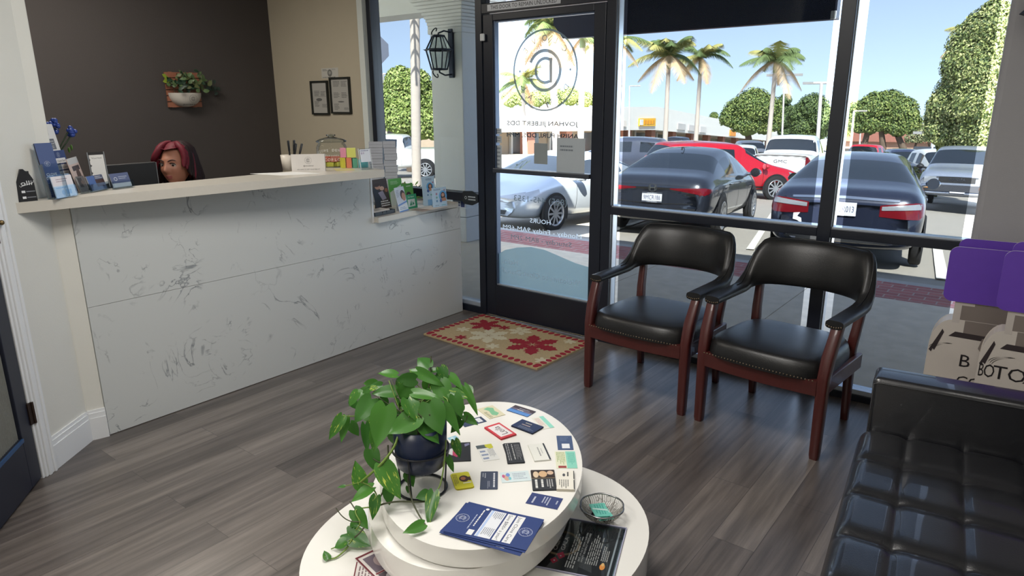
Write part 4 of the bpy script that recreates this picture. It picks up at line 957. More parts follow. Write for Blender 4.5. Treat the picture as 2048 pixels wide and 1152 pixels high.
def quadframe(z, o, ux, vy):
    """frame of a flat sheet lying on height z: pixel of its text origin, end of its reading edge, end of its upward edge"""
    a, b, c = fl(o[0], o[1], z), fl(ux[0], ux[1], z), fl(vy[0], vy[1], z)
    if (b - a).cross(c - a).z < 0: a, b, c = b, a, c + (b - a)      # keep the printed side up
    M = frame(a, b - a, c - a)
    return M, (b - a).length, abs((c - a).dot(M.to_3x3() @ Vector((0, 1, 0))))
def cc(x, y): return (880 + x / 5.237, 780 + y / 5.237)
def c3(x, y): return (880 + x / 4.655, 940 + y / 4.655)
ZC = ZU + 0.0006
CN = [0]
def tcard(name, lab, o, ux, vy, col, art, t=0.0006, n=1, fan=0.0, cv=cc, z=ZC, cat='card', **k):
    M, w, h = quadframe(z, cv(*o), cv(*ux), cv(*vy)); CN[0] += 1
    return card(name, lab, cat, M, w, h, t, col, art, n=n, fan=fan, seed=CN[0] + 3, **k)
tcard('business_card', 'cream card printed with a green figure at the far edge of the table', (520, 305), (685, 260), (430, 192), (214, 208, 178), [('p', [(0.35, 0.25), (0.55, 0.1), (0.8, 0.25), (0.72, 0.5), (0.85, 0.75), (0.6, 0.92), (0.3, 0.85), (0.45, 0.6)], (126, 186, 146)), ('l', 0.1, 0.05, 0.3, 0.6, 6, (128, 128, 104))], 0.0007, 2, edge=(190, 180, 150))
tcard('business_card', 'blue sunset card pile at the far edge of the oval table', (1005, 230), (790, 162), (930, 290), (58, 84, 128), [('r', 0, 0, 1, 0.42, (70, 58, 66)), ('r', 0, 0.62, 1, 1, (92, 142, 206)), ('p', [(0, 0.4), (1, 0.4), (1, 0.52), (0, 0.62)], (120, 110, 130)), ('l', 0.4, 0.42, 0.8, 0.58, 1, WHT), ('l', 0.2, 0.2, 0.75, 0.36, 1, (170, 176, 190))], 0.0007, 3, 0.02)
tcard('business_card', 'white card with a mint stripe lying partly under the navy pile', (1075, 415), (960, 295), (1195, 385), (226, 226, 214), [('r', 0.0, 0.62, 1, 0.98, (146, 214, 196)), ('l', 0.1, 0.1, 0.9, 0.5, 6, (214, 170, 168))])
tcard('business_card', 'navy card pile with pale lettering beyond the red card', (745, 385), (970, 468), (830, 308), (40, 54, 88), [('l', 0.3, 0.66, 0.6, 0.86, 1, (176, 172, 160)), ('l', 0.25, 0.42, 0.66, 0.6, 1, (190, 170, 160)), ('l', 0.25, 0.08, 0.92, 0.34, 3, (120, 130, 150))], 0.0007, 9, 0.02, edge=(32, 38, 52))
tcard('business_card', 'red-edged white card box with large dark lettering on the table', (800, 475), (620, 355), (650, 535), (206, 62, 72), [('r', 0.1, 0.1, 0.9, 0.88, (232, 226, 226)), ('t', 'Leila', 0.5, 0.3, 0.6, 0.4, (70, 62, 66)), ('r', 0.1, 0.1, 0.9, 0.14, (214, 160, 166))], 0.0009, 7, 0.02, edge=(196, 54, 66))
tcard('business_card', 'navy card with a white square, half under a drooping pothos leaf', (260, 390), (492, 330), (225, 330), (52, 64, 92), [('r', 0.66, 0.15, 0.88, 0.85, (214, 216, 220))])
tcard('business_card', 'pale blue card peeking out right of the plant pot', (75, 505), (112, 532), (88, 425), (150, 196, 214), [('c', 0.5, 0.4, 0.25, (206, 226, 232))])
tcard('business_card', 'black card with a pink picture beside the plant pot', (30, 760), (325, 746), (60, 565), (32, 34, 38), [('p', [(0.3, 0.35), (0.5, 0.2), (0.62, 0.4), (0.55, 0.85), (0.4, 0.8)], (176, 60, 92)), ('p', [(0.2, 0.4), (0.34, 0.3), (0.36, 0.7), (0.24, 0.65)], (206, 204, 206)), ('p', [(0.8, 0.75), (0.98, 0.85), (0.95, 0.95), (0.78, 0.9)], (120, 120, 150))], 0.0008, 4, 0.015, edge=(26, 30, 36))
tcard('business_card', 'white card with a yellow corner picture and handwriting', (372, 588), (455, 750), (535, 562), (222, 222, 218), [('r', 0, 0, 0.22, 1, (82, 92, 96)), ('p', [(0, 0.55), (0, 1), (0.26, 1), (0.3, 0.75), (0.16, 0.55)], (196, 194, 60)), ('lv', 0.3, 0.08, 0.95, 0.5, 3, (120, 136, 170)), ('l', 0.3, 0.55, 0.9, 0.95, 6, (160, 160, 166))])
tcard('business_card', 'fanned pile of black cards with grey print in the table centre', (665, 570), (718, 778), (828, 562), (44, 46, 50), [('l', 0.04, 0.05, 0.96, 0.3, 2, (150, 150, 150)), ('l', 0.08, 0.4, 0.92, 0.56, 1, (170, 170, 168)), ('l', 0.1, 0.6, 0.9, 0.95, 4, (130, 130, 132))], 0.0007, 6, 0.05)
tcard('business_card', 'white card pile with a dark edge stripe right of the black pile', (920, 585), (990, 755), (1085, 565), (226, 226, 218), [('r', 0, 0.9, 1, 1, (52, 58, 64)), ('l', 0.22, 0.42, 0.8, 0.58, 1, (150, 150, 150)), ('l', 0.3, 0.62, 0.7, 0.72, 1, (180, 180, 180))], 0.0008, 6, 0.01, edge=(206, 204, 196))
tcard('business_card', 'navy card with a white square near the right edge of the table', (1235, 628), (1400, 628), (1210, 480), (70, 88, 124), [('r', 0.28, 0.1, 0.78, 0.42, (226, 228, 230)), ('l', 0.2, 0.6, 0.8, 0.9, 3, (104, 120, 150))])
tcard('business_card', 'mint and cream card just below the navy square card', (1220, 822), (1200, 645), (1440, 812), (222, 222, 196), [('r', 0, 0.52, 1, 1, (138, 206, 186)), ('r', 0.86, 0.1, 0.98, 0.48, (150, 60, 60)), ('l', 0.05, 0.06, 0.8, 0.48, 6, (150, 170, 110)), ('l', 0.1, 0.6, 0.9, 0.95, 5, (96, 176, 160))])
tcard('business_card', 'yellow rounded card pile with a brown dog head', (165, 1055), (110, 890), (355, 1015), (208, 202, 44), [('e', 0.42, 0.62, 0.2, 0.26, (66, 40, 34)), ('e', 0.40, 0.58, 0.1, 0.14, (176, 112, 72)), ('r', 0.34, 0.85, 0.56, 0.98, (74, 46, 38)), ('l', 0.1, 0.05, 0.9, 0.3, 3, (120, 116, 40)), ('r', 0.66, 0.5, 0.72, 0.95, (222, 222, 200))], 0.0009, 5, 0.03, radius=0.009, edge=(170, 160, 40))
tcard('business_card', 'navy rounded card with white script left of the pale flower card', (417, 1045), (428, 855), (605, 1045), (62, 70, 90), [('l', 0.1, 0.68, 0.95, 0.9, 1, (206, 208, 214)), ('l', 0.1, 0.08, 0.4, 0.34, 2, (170, 174, 184)), ('l', 0.55, 0.4, 0.95, 0.56, 2, (150, 154, 168))], radius=0.004)
tcard('business_card', 'long pale blue card with a pink and blue flower', (955, 950), (650, 975), (925, 845), (206, 220, 222), [('e', 0.2, 0.45, 0.1, 0.3, (206, 170, 150)), ('e', 0.26, 0.7, 0.07, 0.18, (116, 146, 206)), ('e', 0.1, 0.6, 0.05, 0.16, (196, 90, 130)), ('e', 0.3, 0.35, 0.05, 0.15, (120, 190, 200)), ('l', 0.42, 0.2, 0.95, 0.85, 4, (176, 184, 196))], 0.0007, 2)
tcard('business_card', 'dark card pile with a photo of pale pastries', (970, 1058), (950, 850), (1225, 1055), (46, 48, 52), [('r', 0, 0, 0.42, 1, (52, 38, 32)), ('e', 0.24, 0.2, 0.16, 0.12, (214, 190, 160)), ('e', 0.22, 0.5, 0.16, 0.18, (206, 170, 130)), ('e', 0.16, 0.82, 0.1, 0.14, (206, 176, 150)), ('r', 0.42, 0, 0.44, 1, (150, 130, 100)), ('l', 0.5, 0.08, 0.96, 0.3, 1, (222, 222, 218)), ('l', 0.5, 0.34, 0.96, 0.54, 1, (222, 222, 218)), ('l', 0.5, 0.6, 0.95, 0.9, 3, (180, 180, 178))], 0.0008, 5, 0.02)
tcard('business_card', 'thick white card pile at the right edge below the mint card', (1222, 1060), (1225, 865), (1410, 1070), (228, 224, 212), [('r', 0.0, 0.95, 0.46, 1, (50, 52, 56)), ('r', 0.5, 0.95, 0.98, 1, (50, 52, 56)), ('l', 0.5, 0.1, 0.95, 0.7, 5, (120, 120, 116)), ('l', 0.08, 0.54, 0.4, 0.72, 1, (60, 62, 66)), ('e', 0.25, 0.4, 0.08, 0.08, (80, 82, 86))], 0.0012, 7, 0.01, edge=(190, 184, 170))
tcard('business_card', 'navy oblong card alone near the front right of the table', (795, 310), (858, 210), (1080, 390), (50, 62, 112), [('l', 0.3, 0.12, 0.9, 0.24, 1, (196, 200, 214)), ('l', 0.15, 0.42, 0.9, 0.68, 3, (180, 186, 204)), ('l', 0.3, 0.84, 0.7, 0.94, 1, (170, 176, 196))], cv=c3)
# pile of navy membership flyers: each sheet of the fanned pile
for k, (dx, dy, rot) in enumerate(((14, 10, 0.10), (30, -8, 0.05), (-8, 22, 0.07), (8, 14, 0.02), (0, 0, 0))):
    M, w, h = quadframe(ZC + 0.0024 * k, c3(240 + dx, 305 + dy), c3(30 + dx, 570 + dy), c3(972 + dx * 0.2, 460 + dy))
    M = M @ RZ(-rot)
    w = 0.118 if w > 0.2 else w
    art = [('logo', 0.5, 0.88, 0.13, (196, 204, 224)), ('r', 0.07, 0.69, 0.93, 0.79, WHT), ('t', 'Join Clove Care', 0.5, 0.715, 0.8, 0.042, (50, 56, 74)), ('r', 0.07, 0.57, 0.93, 0.67, WHT), ('t', 'Save $800+ a year!', 0.5, 0.595, 0.8, 0.04, (50, 56, 74)), ('r', 0.07, 0.36, 0.93, 0.55, (226, 228, 234)), ('r', 0.07, 0.37, 0.93, 0.40, (176, 196, 230)), ('lv', 0.1, 0.41, 0.9, 0.54, 1, (226, 228, 234)), ('l', 0.1, 0.41, 0.34, 0.54, 6, (130, 134, 146)), ('l', 0.62, 0.41, 0.92, 0.54, 6, (130, 134, 146)), ('l', 0.12, 0.265, 0.72, 0.3, 1, WHT), ('l', 0.3, 0.22, 0.8, 0.25, 1, (170, 180, 206)), ('r', 0.78, 0.26, 0.94, 0.33, WHT), ('c', 0.08, 0.31, 0.035, WHT), ('logo', 0.5, 0.1, 0.13, (196, 204, 224))]
    card('flyer', 'navy membership flyer with white title boxes, ' + ('lowest sheet of the table pile', 'second lowest sheet of the table pile', 'middle sheet of the table pile', 'second sheet from the top of the table pile', 'topmost sheet of the table pile')[k], 'flyer', M, w, h, 0.0008, (40, 60, 116), art if k > 1 else [('logo', 0.5, 0.1, 0.13, (196, 204, 224))], group='navy flyers piled on the table')

# ---- lower tier: gala flyer in a clear holder, wire basket with mint cards, magazines
ZD = ZL + 0.0006
gh = thing('flyer_holder', 'black event flyer reading GALA in a clear sheet on the lower tier', 'flyer', fl(1180, 1090, ZL))
M, w, h = quadframe(ZD, (1226, 1166), (1254, 1058), (1030, 1123)); h = (fl(1254, 1058, ZD) - fl(1138, 1038, ZD)).length * 1.25
M = frame(fl(1254, 1058, ZD), fl(1254, 1058, ZD) - fl(1226, 1166, ZD), fl(1030, 1123, ZD) - fl(1226, 1166, ZD)) ; M = M @ T(-w, 0, 0)
card('flyer', None, None, M @ T(0.004, 0.008, 0.0015), w - 0.008, h - 0.012, 0.0006, (44, 40, 40), [
    ('r', 0.0, 0.0, 1, 0.035, (40, 42, 44)), ('r', 0.0, 0.04, 1, 0.062, (206, 206, 206)),
    ('c', 0.5, 0.78, 0.24, (196, 158, 118), 0.86), ('t', 'CASINO', 0.5, 0.80, 0.3, 0.055, (206, 196, 184)), ('t', 'GALA', 0.5, 0.70, 0.26, 0.055, (222, 216, 208)),
    ('p', [(0.1, 0.78), (0.16, 0.84), (0.22, 0.78), (0.16, 0.73)], (190, 52, 78)), ('p', [(0.2, 0.72), (0.28, 0.78), (0.34, 0.71), (0.26, 0.66)], (206, 66, 92)), ('c', 0.26, 0.72, 0.01, WHT), ('c', 0.16, 0.78, 0.01, WHT),
    ('l', 0.08, 0.50, 0.94, 0.63, 4, (190, 186, 180)), ('t', 'SAT. 19 OCT 2024 | 6:00 PM', 0.5, 0.46, 0.56, 0.024, (214, 210, 204)), ('t', 'HYATT REGENCY WESTLAKE', 0.5, 0.42, 0.56, 0.024, (206, 202, 196)), ('l', 0.2, 0.22, 0.85, 0.39, 6, (160, 156, 150)),
    ('e', 0.2, 0.15, 0.055, 0.035, (236, 150, 70)), ('e', 0.24, 0.15, 0.03, 0.02, (240, 190, 120)), ('l', 0.3, 0.1, 0.6, 0.2, 4, (180, 176, 170))], gh)
MB().box((0, 0, 0.0025), (w, h, 0.004), 0, M).build('acrylic_sheet', M_acr, gh)
MB().box((0, 0, 0.0), (w, h, 0.0013), 0, M).build('acrylic_sheet', M_acr, gh)
g = MB(); g.box((0, 0, 0), (0.003, h, 0.005), 0, M); g.box((0, 0, 0), (w, 0.003, 0.005), 0, M); g.box((w - 0.003, 0, 0), (w, h, 0.005), 0, M); g.build('acrylic_edge', pm('lilac acrylic edge', (176, 176, 200), 0.2), gh)
# filigree wire basket
bc = fl(1203, 1037, ZL); br_ = (at_dist(1243, 1012, bc) - at_dist(1158, 1012, bc)).length / 2
bk = thing('wire_basket', 'small scalloped silver wire basket holding mint cards', 'basket', bc)
M_wire = pm('brushed silver wire', (172, 168, 160), 0.4, 0.5, 0.1); wr = MB(); rib = MB(); rim = MB()
def bp_(a, t):
    sc_ = 1 + 0.05 * abs(cos(3 * a)) * t
    r_ = (0.50 + 0.5 * t ** 0.8) * br_ * sc_; return Vector((bc.x + r_ * cos(a), bc.y + r_ * sin(a), ZL + 0.006 + 0.044 * t ** 1.3))
rim.tube([bp_(2 * pi * i / 72, 1) for i in range(72)], 0.003, 6, 0, closed=True); rim.tube([bp_(2 * pi * i / 40, 0) for i in range(40)], 0.0025, 6, 0, closed=True)
for k in range(9): rib.tube([bp_(2 * pi * k / 9, i / 6) for i in range(7)], 0.0019, 5)
rnd = random.Random(5)
for k in range(54):          # curled filler wires, like foliage
    a0_ = 2 * pi * k / 54; t0_ = rnd.uniform(0.12, 0.8); s_ = rnd.uniform(0.07, 0.11)
    wr.tube([bp_(a0_ + s_ * cos(2 * pi * i / 10) * 1.1, min(1, max(0, t0_ + s_ * 1.5 * sin(2 * pi * i / 10)))) for i in range(10)], 0.0009, 4, closed=True)
    wr.tube([bp_(a0_, 0.02), bp_(a0_ + 0.05, 0.35), bp_(a0_ - 0.04, 0.7), bp_(a0_ + 0.03, 1)], 0.0009, 4)
rim.build('rim', pm('polished silver wire', (150, 150, 150), 0.25, 0.9), bk); rib.build('rib', M_wire, bk); wr.build('filigree', M_wire, bk)
MB().lathe([(0, 0.004), (0.5 * br_, 0.004), (0.5 * br_, 0.006), (0, 0.006)], 32, 0, T(bc.x, bc.y, ZL)).build('bottom', M_wire, bk)
MINT = (112, 196, 180)
for k, (x, y, r_, lab) in enumerate(((-0.002, 0.004, 0.2, 'white card pile at the bottom of the wire basket'), (0.004, 0.0, 0.3, 'mint card pile in the wire basket, lower one'), (-0.006, 0.002, 0.12, 'topmost mint card in the wire basket'))):
    Mb = T(bc.x + x, bc.y + y, ZL + 0.0145 + 0.007 * k) @ RZ(YAW * -1 * 0 + radians(-52) + r_) @ T(-0.039, -0.026, 0)
    card('mint_card' if k else 'white_card', lab, 'card', Mb, 0.078, 0.05, 0.0016 if k < 2 else 0.001, MINT if k else (206, 208, 206), [('l', 0.1, 0.15, 0.9, 0.85, 4, (70, 156, 146)), ('p', [(0.3, 0.0), (0.42, 0.0), (0.62, 1), (0.5, 1)], (190, 222, 216))] if k else [], n=3 if k < 2 else 2, fan=0.08, seed=k + 20)
# magazines under the upper tier
M, w, h = quadframe(ZD + 0.0045, (760, 1168), (710, 1118), (815, 1142)); M = frame(fl(710, 1118, ZD + 0.0045), fl(752, 1160, ZD + 0.0045) - fl(710, 1118, ZD + 0.0045), fl(765, 1092, ZD + 0.0045) - fl(710, 1118, ZD + 0.0045))
card('magazine', 'white page brochure with dark photos and maroon edge, upper one at lower left', 'magazine', M, 0.25, 0.19, 0.0008, (214, 208, 204), [('r', 0, 0, 1, 0.03, (106, 34, 46)), ('r', 0, 0, 0.035, 1, (106, 34, 46)), ('r', 0.1, 0.12, 0.3, 0.16, (60, 50, 52)), ('l', 0.08, 0.2, 0.3, 0.8, 3, (110, 104, 104)), ('r', 0.46, 0.08, 0.76, 0.5, (86, 76, 82)), ('e', 0.6, 0.26, 0.1, 0.12, (196, 190, 190)), ('r', 0.46, 0.54, 0.76, 0.98, (62, 58, 60)), ('r', 0.08, 0.08, 0.42, 0.5, (108, 96, 108)), ('r', 0.08, 0.54, 0.42, 0.98, (66, 50, 54)), ('e', 0.25, 0.3, 0.12, 0.12, (170, 150, 150)), ('r', 0.43, 0.06, 0.455, 1, (120, 40, 52)), ('r', 0.76, 0.06, 0.785, 1, (120, 40, 52)), ('l', 0.82, 0.1, 0.94, 0.9, 3, (110, 104, 104))], n=3)
M2 = frame(fl(713, 1126, ZD), fl(706, 1160, ZD) - fl(713, 1126, ZD), fl(740, 1122, ZD) - fl(713, 1126, ZD))
card('magazine', 'maroon edged brochure lying beneath the photo brochure at lower left', 'magazine', M2, 0.22, 0.10, 0.0012, (218, 212, 208), [('r', 0, 0, 1, 0.04, (112, 36, 48)), ('l', 0.1, 0.1, 0.9, 0.9, 8, (130, 110, 112))], n=3)
M3 = frame(fl(699, 1049, ZD), fl(757, 1067, ZD) - fl(699, 1049, ZD), fl(760, 1030, ZD) - fl(757, 1067, ZD))
card('booklet', 'white booklet with a pink picture half under the upper tier', 'booklet', M3, 0.15, 0.11, 0.001, (222, 224, 226), [('p', [(0.62, 0.3), (1, 0.24), (1, 0.9), (0.7, 0.9)], (190, 140, 166)), ('r', 0.5, 0.12, 1, 0.22, (176, 196, 186)), ('l', 0.55, 0.02, 1, 0.12, 1, (60, 66, 70))], n=4)

# ================================================================== pothos in a navy pot on a wire stand
pr = fl(845, 976, ZU); D0 = (pr - CAMP).dot(_fwd)
po = thing('pothos_plant', 'trailing pothos in a navy pot on a black wire stand, on the white table', 'plant', pr)
M_bw = pm('black wire', (26, 28, 34), 0.4, 0.2); RR = 0.079
zb = at_dist(843, 931, pr).z; zr_ = zb + 0.15
MB().tube([(pr.x + RR * cos(2 * pi * i / 40), pr.y + RR * sin(2 * pi * i / 40), ZU + 0.0045) for i in range(40)], 0.004, 8, closed=True).build('stand_ring', M_bw, po)
a_off = radians(200)
for k in range(4):
    a = a_off + pi / 2 * k
    MB().tube([(pr.x + RR * cos(a), pr.y + RR * sin(a), ZU + 0.006), (pr.x + 0.09 * cos(a), pr.y + 0.09 * sin(a), zb + 0.07)], 0.003, 6).build('stand_leg', M_bw, po)
MB().tube([(pr.x + 0.09 * cos(2 * pi * i / 40), pr.y + 0.09 * sin(2 * pi * i / 40), zb + 0.065) for i in range(40)], 0.0035, 8, closed=True).build('stand_hoop', M_bw, po)
pt = MB().lathe([(0, zb), (0.066, zb), (0.078, zb + 0.012), (0.083, zb + 0.05), (0.086, zr_), (0.081, zr_), (0.078, zr_ - 0.02)], 40, 0, T(pr.x, pr.y, 0), cap=False).build('pot', pm('navy glazed pot', (26, 36, 62), 0.3, 0, 0.05, 20), po)
MB().disc((pr.x, pr.y), 0.079, zr_ - 0.018, 0, None, 32).build('soil', pm('dark soil', (52, 40, 32), 0.95, 0, 0.3, 80, 0.5), pt)
def leaf_mat():
    m, nt, b = node_mat('pothos leaf', 0.32, 0.5)
    at = nt.nodes.new('ShaderNodeAttribute'); at.attribute_name = 'leafuv'
    sp = nt.nodes.new('ShaderNodeSeparateColor'); nt.links.new(at.outputs['Color'], sp.inputs[0])
    mp = nt.nodes.new('ShaderNodeCombineXYZ')
    def mth(op, a, c=None, cl=False):
        n = nt.nodes.new('ShaderNodeMath'); n.operation = op; n.use_clamp = cl
        for k, v in ((0, a), (1, c)):
            if v is None: continue
            if isinstance(v, (int, float)): n.inputs[k].default_value = v
            else: nt.links.new(v, n.inputs[k])
        return n.outputs[0]
    nt.links.new(mth('MULTIPLY', sp.outputs[0], 7), mp.inputs[0]); nt.links.new(mth('MULTIPLY', sp.outputs[1], 2.2), mp.inputs[1]); nt.links.new(mth('MULTIPLY', sp.outputs[2], 31), mp.inputs[2])
    nz = nt.nodes.new('ShaderNodeTexNoise'); nz.inputs['Scale'].default_value = 1.6; nz.inputs['Detail'].default_value = 4; nt.links.new(mp.outputs[0], nz.inputs['Vector'])
    v = mth('MULTIPLY', mth('SUBTRACT', nz.outputs[0], mth('SUBTRACT', 0.74, mth('MULTIPLY', at.outputs['Alpha'], 0.22))), 9, True)
    mx = nt.nodes.new('ShaderNodeMix'); mx.data_type = 'RGBA'; mx.inputs[6].default_value = lin((70, 124, 54)); mx.inputs[7].default_value = lin((196, 208, 106))
    nt.links.new(v, mx.inputs[0])
    m2 = nt.nodes.new('ShaderNodeMix'); m2.data_type = 'RGBA'; m2.blend_type = 'MULTIPLY'; m2.inputs[0].default_value = 1
    rp = nt.nodes.new('ShaderNodeValToRGB'); rp.color_ramp.elements[0].color = (0.62, 0.7, 0.62, 1); rp.color_ramp.elements[1].color = (1.25, 1.2, 0.9, 1)
    nt.links.new(sp.outputs[2], rp.inputs[0]); nt.links.new(mx.outputs[2], m2.inputs[6]); nt.links.new(rp.outputs[0], m2.inputs[7]); nt.links.new(m2.outputs[2], b.inputs['Base Color'])
    # thin leaf lets some light through
    tr = nt.nodes.new('ShaderNodeBsdfTranslucent'); nt.links.new(m2.outputs[2], tr.inputs[0])
    ms = nt.nodes.new('ShaderNodeMixShader'); ms.inputs[0].default_value = 0.3; out = nt.nodes['Material Output']
    nt.links.new(b.outputs[0], ms.inputs[1]); nt.links.new(tr.outputs[0], ms.inputs[2]); nt.links.new(ms.outputs[0], out.inputs[0])
    return m
lv = MB(); lcol = []; rnd = random.Random(21)
def heart(base, tip, wd, var, roll=0.0, curl=0.3, fold=0.18):
    """one pothos leaf from base to tip, wd wide, folded along the midrib and curling down at the tip"""
    base, tip = Vector(base), Vector(tip); d = tip - base; L = d.length; d.normalize()
    tocam = (CAMP - base).normalized(); up = (tocam * 0.75 + Vector((0, 0, 0.6))).normalized()
    n = (up - d * up.dot(d)).normalized(); n = Matrix.Rotation(roll, 3, d) @ n; s_ = d.cross(n)
    ph = rnd.random()
    prof = ((-0.10, 0.55, 1), (0.02, 0.86, 0), (0.16, 1.0, 0), (0.34, 0.98, 0), (0.54, 0.82, 0), (0.74, 0.52, 0), (0.9, 0.2, 0), (1.0, 0.01, 0))
    rows = []
    for t, w_, lobes in prof:
        row = []
        for k in range(-3, 4):
            x = k / 3 * w_ * 0.5
            tt = t if not lobes else t + 0.12 * (1 - min(1, abs(k) / 2 * 1.0))
            c = base + d * (L * tt) + s_ * (x * wd) + n * (fold * abs(x) * wd - curl * L * max(0, tt) ** 2 * 0.35 + 0.02 * L * sin(6 * tt + ph * 6) * (k / 3))
            row.append(c); lcol.append((0.5 + x, max(0, tt), ph, var))
        rows.append(row)
    lv.grid(rows)
def PX(x, y, off): return at_depth(x, y, D0 + off)
LEAVES = [  # base px, tip px, width px, depth offset at base / tip, variegation
 (685, 832, 657, 880, 24, .0, -.02, .75), (692, 834, 682, 886, 20, .02, .0, .1), (700, 846, 718, 872, 22, .05, .05, .1), (744, 797, 709, 846, 40, -.06, -.10, .05),
 (725, 786, 697, 797, 22, .02, .0, .3), (703, 800, 712, 818, 20, .05, .05, .0), (794, 750, 755, 744, 26, .0, -.02, .35), (789, 783, 744, 787, 32, -.04, -.07, .05), (772, 811, 752, 897, 52, -.10, -.13, .12),
 (836, 832, 776, 868, 46, -.12, -.16, .3), (815, 798, 836, 842, 38, -.10, -.14, .65), (858, 806, 884, 870, 52, -.10, -.13, .08), (826, 786, 884, 797, 28, -.08, -.08, .15),
 (858, 736, 834, 714, 32, .02, .05, .05), (834, 742, 889, 772, 24, -.03, -.04, .15), (878, 763, 899, 808, 40, -.02, -.05, .05), (899, 750, 926, 778, 22, .0, -.02, .05), (928, 772, 958, 828, 20, .0, -.03, .2),
 (900, 786, 937, 796, 28, -.04, -.05, .8), (908, 790, 925, 836, 28, -.06, -.08, .3), (887, 810, 921, 870, 28, -.09, -.10, .05), (927, 830, 956, 850, 20, -.02, -.03, .4), (909, 880, 921, 917, 20, -.08, -.08, .8),
 (896, 914, 908, 946, 14, -.07, -.07, .2), (842, 846, 880, 888, 38, -.12, -.13, .05), (826, 858, 804, 890, 40, -.11, -.12, .1), (730, 848, 735, 906, 20, -.02, -.04, .1), (741, 898, 754, 946, 32, -.05, -.07, .05),
 (722, 974, 711, 921, 32, -.10, -.10, .6), (764, 928, 801, 999, 44, -.13, -.16, .7), (746, 974, 699, 1003, 30, -.12, -.14, .1), (777, 974, 779, 1011, 26, -.12, -.13, .1), (753, 992, 744, 1041, 26, -.16, -.17, .75),
 (708, 1020, 736, 1058, 30, -.18, -.2, .1), (868, 984, 856, 1052, 30, -.14, -.19, .75), (857, 988, 831, 996, 24, -.13, -.14, .15), (848, 1048, 806, 1066, 24, -.23, -.27, .05), (816, 944, 826, 974, 24, -.06, -.08, .05),
 (815, 972, 817, 988, 9, -.10, -.10, .3), (690, 972, 674, 975, 8, -.1, -.1, .2), (741, 776, 756, 775, 14, -.03, -.04, 1.0), (800, 770, 792, 760, 16, .0, .0, .7), (836, 748, 818, 738, 20, .01, .02, .7),
 (880, 734, 895, 760, 26, -.01, -.02, .6), (745, 812, 741, 822, 12, -.02, -.02, .9), (738, 850, 742, 838, 12, .0, .0, .9), (870, 756, 902, 766, 18, .03, .03, .2), (815, 756, 790, 772, 30, .04, .03, .1),
 (930, 775, 946, 790, 26, .02, .0, .8), (752, 858, 748, 905, 26, -.08, -.09, .6), (722, 790, 748, 770, 22, .05, .04, .05), (764, 770, 735, 775, 18, .05, .03, .05), (862, 742, 884, 738, 14, .03, .04, .1)]
for bx, by, tx, ty, wd, o1, o2, va in LEAVES:
    heart(PX(bx, by, o1), PX(tx, ty, o2), wd * (D0 + o1) / FPX, va, rnd.uniform(-0.35, 0.35), rnd.uniform(0.05, 0.4))
for k in range(46):           # inner leaves that fill the crown
    x, y = rnd.gauss(818, 48), rnd.uniform(752, 862); o1 = rnd.uniform(-.04, .09); a = rnd.uniform(0, 2 * pi); l = rnd.uniform(28, 48)
    heart(PX(x, y, o1), PX(x + l * cos(a), y + abs(l * sin(a)) * 0.8, o1 + rnd.uniform(-.03, .03)), l * 0.72 * (D0 + o1) / FPX, rnd.choice((0, .05, .1, .5)), rnd.uniform(-0.8, 0.8))
# leaves that lie on the lower tier
def LT(x, y, up): return fl(x, y, ZL + up)
for b_, t_, wd, va in (((693, 1066, .035), (741, 1092, .02), 44, .6), ((692, 1082, .03), (668, 1096, .012), 24, .45), ((656, 1119, .008), (648, 1101, .02), 16, .5), ((706, 1054, .05), (716, 1030, .06), 16, .1)):
    heart(LT(*b_), LT(*t_), wd * 2.2 / FPX, va, 0.1, 0.1)
fo = lv.build('foliage', leaf_mat(), po)
at_ = fo.data.attributes.new('leafuv', 'FLOAT_COLOR', 'POINT')
at_.data.foreach_set('color', [v for c in lcol for v in c])
VN = [([(722, 964, -.11), (706, 968, -.11), (690, 972, -.1)], .0012, 1),  # px paths (x, y, depth offset), radius
 ([(800, 858, -.10), (790, 890, -.12), (772, 917, -.13), (750, 940, -.13), (722, 964, -.11)], .0042, 1), ([(776, 890, -.06), (777, 940, -.08), (772, 970, -.10), (757, 1000, -.14)], .0026, 0),
 ([(820, 940, -.06), (816, 962, -.10), (824, 1000, -.13), (838, 1030, -.17), (852, 1052, -.2)], .0026, 0), ([(892, 880, -.08), (888, 930, -.09), (880, 970, -.11), (868, 988, -.13)], .0026, 1),
 ([(757, 1011, -.15), (775, 1006, -.15), (800, 1003, -.14), (850, 1003, -.12), (880, 996, -.10)], .0028, 0), ([(722, 964, -.11), (744, 975, -.12), (757, 1000, -.14), (752, 1012, -.15), (712, 1020, -.18), (720, 1045, -.2), (712, 1060, -.2)], .0022, 1),
 ([(735, 905, -.04), (750, 920, -.06), (772, 928, -.09), (776, 915, -.1)], .002, 0), ([(700, 1003, -.14), (706, 1012, -.17), (714, 1024, -.18)], .002, 0), ([(728, 1055, -.2), (719, 1066, -.21), (709, 1075, -.21)], .0026, 0),
 ([(672, 1016, -.19), (684, 1032, -.2), (700, 1042, -.2), (722, 1044, -.2)], .0016, 0), ([(686, 832, 0), (712, 832, .01), (740, 826, .0), (770, 820, -.02)], .0022, 1), ([(862, 712, .03), (860, 760, .02), (850, 800, .0), (840, 850, 0)], .002, 0),
 ([(880, 790, -.03), (895, 800, -.05), (890, 815, -.06), (870, 840, -.05)], .002, 1), ([(886, 830, -.06), (900, 845, -.06), (928, 845, -.03), (935, 830, -.02)], .0016, 0), ([(893, 800, 0), (905, 782, 0), (925, 772, 0)], .0018, 0)]
st = MB()
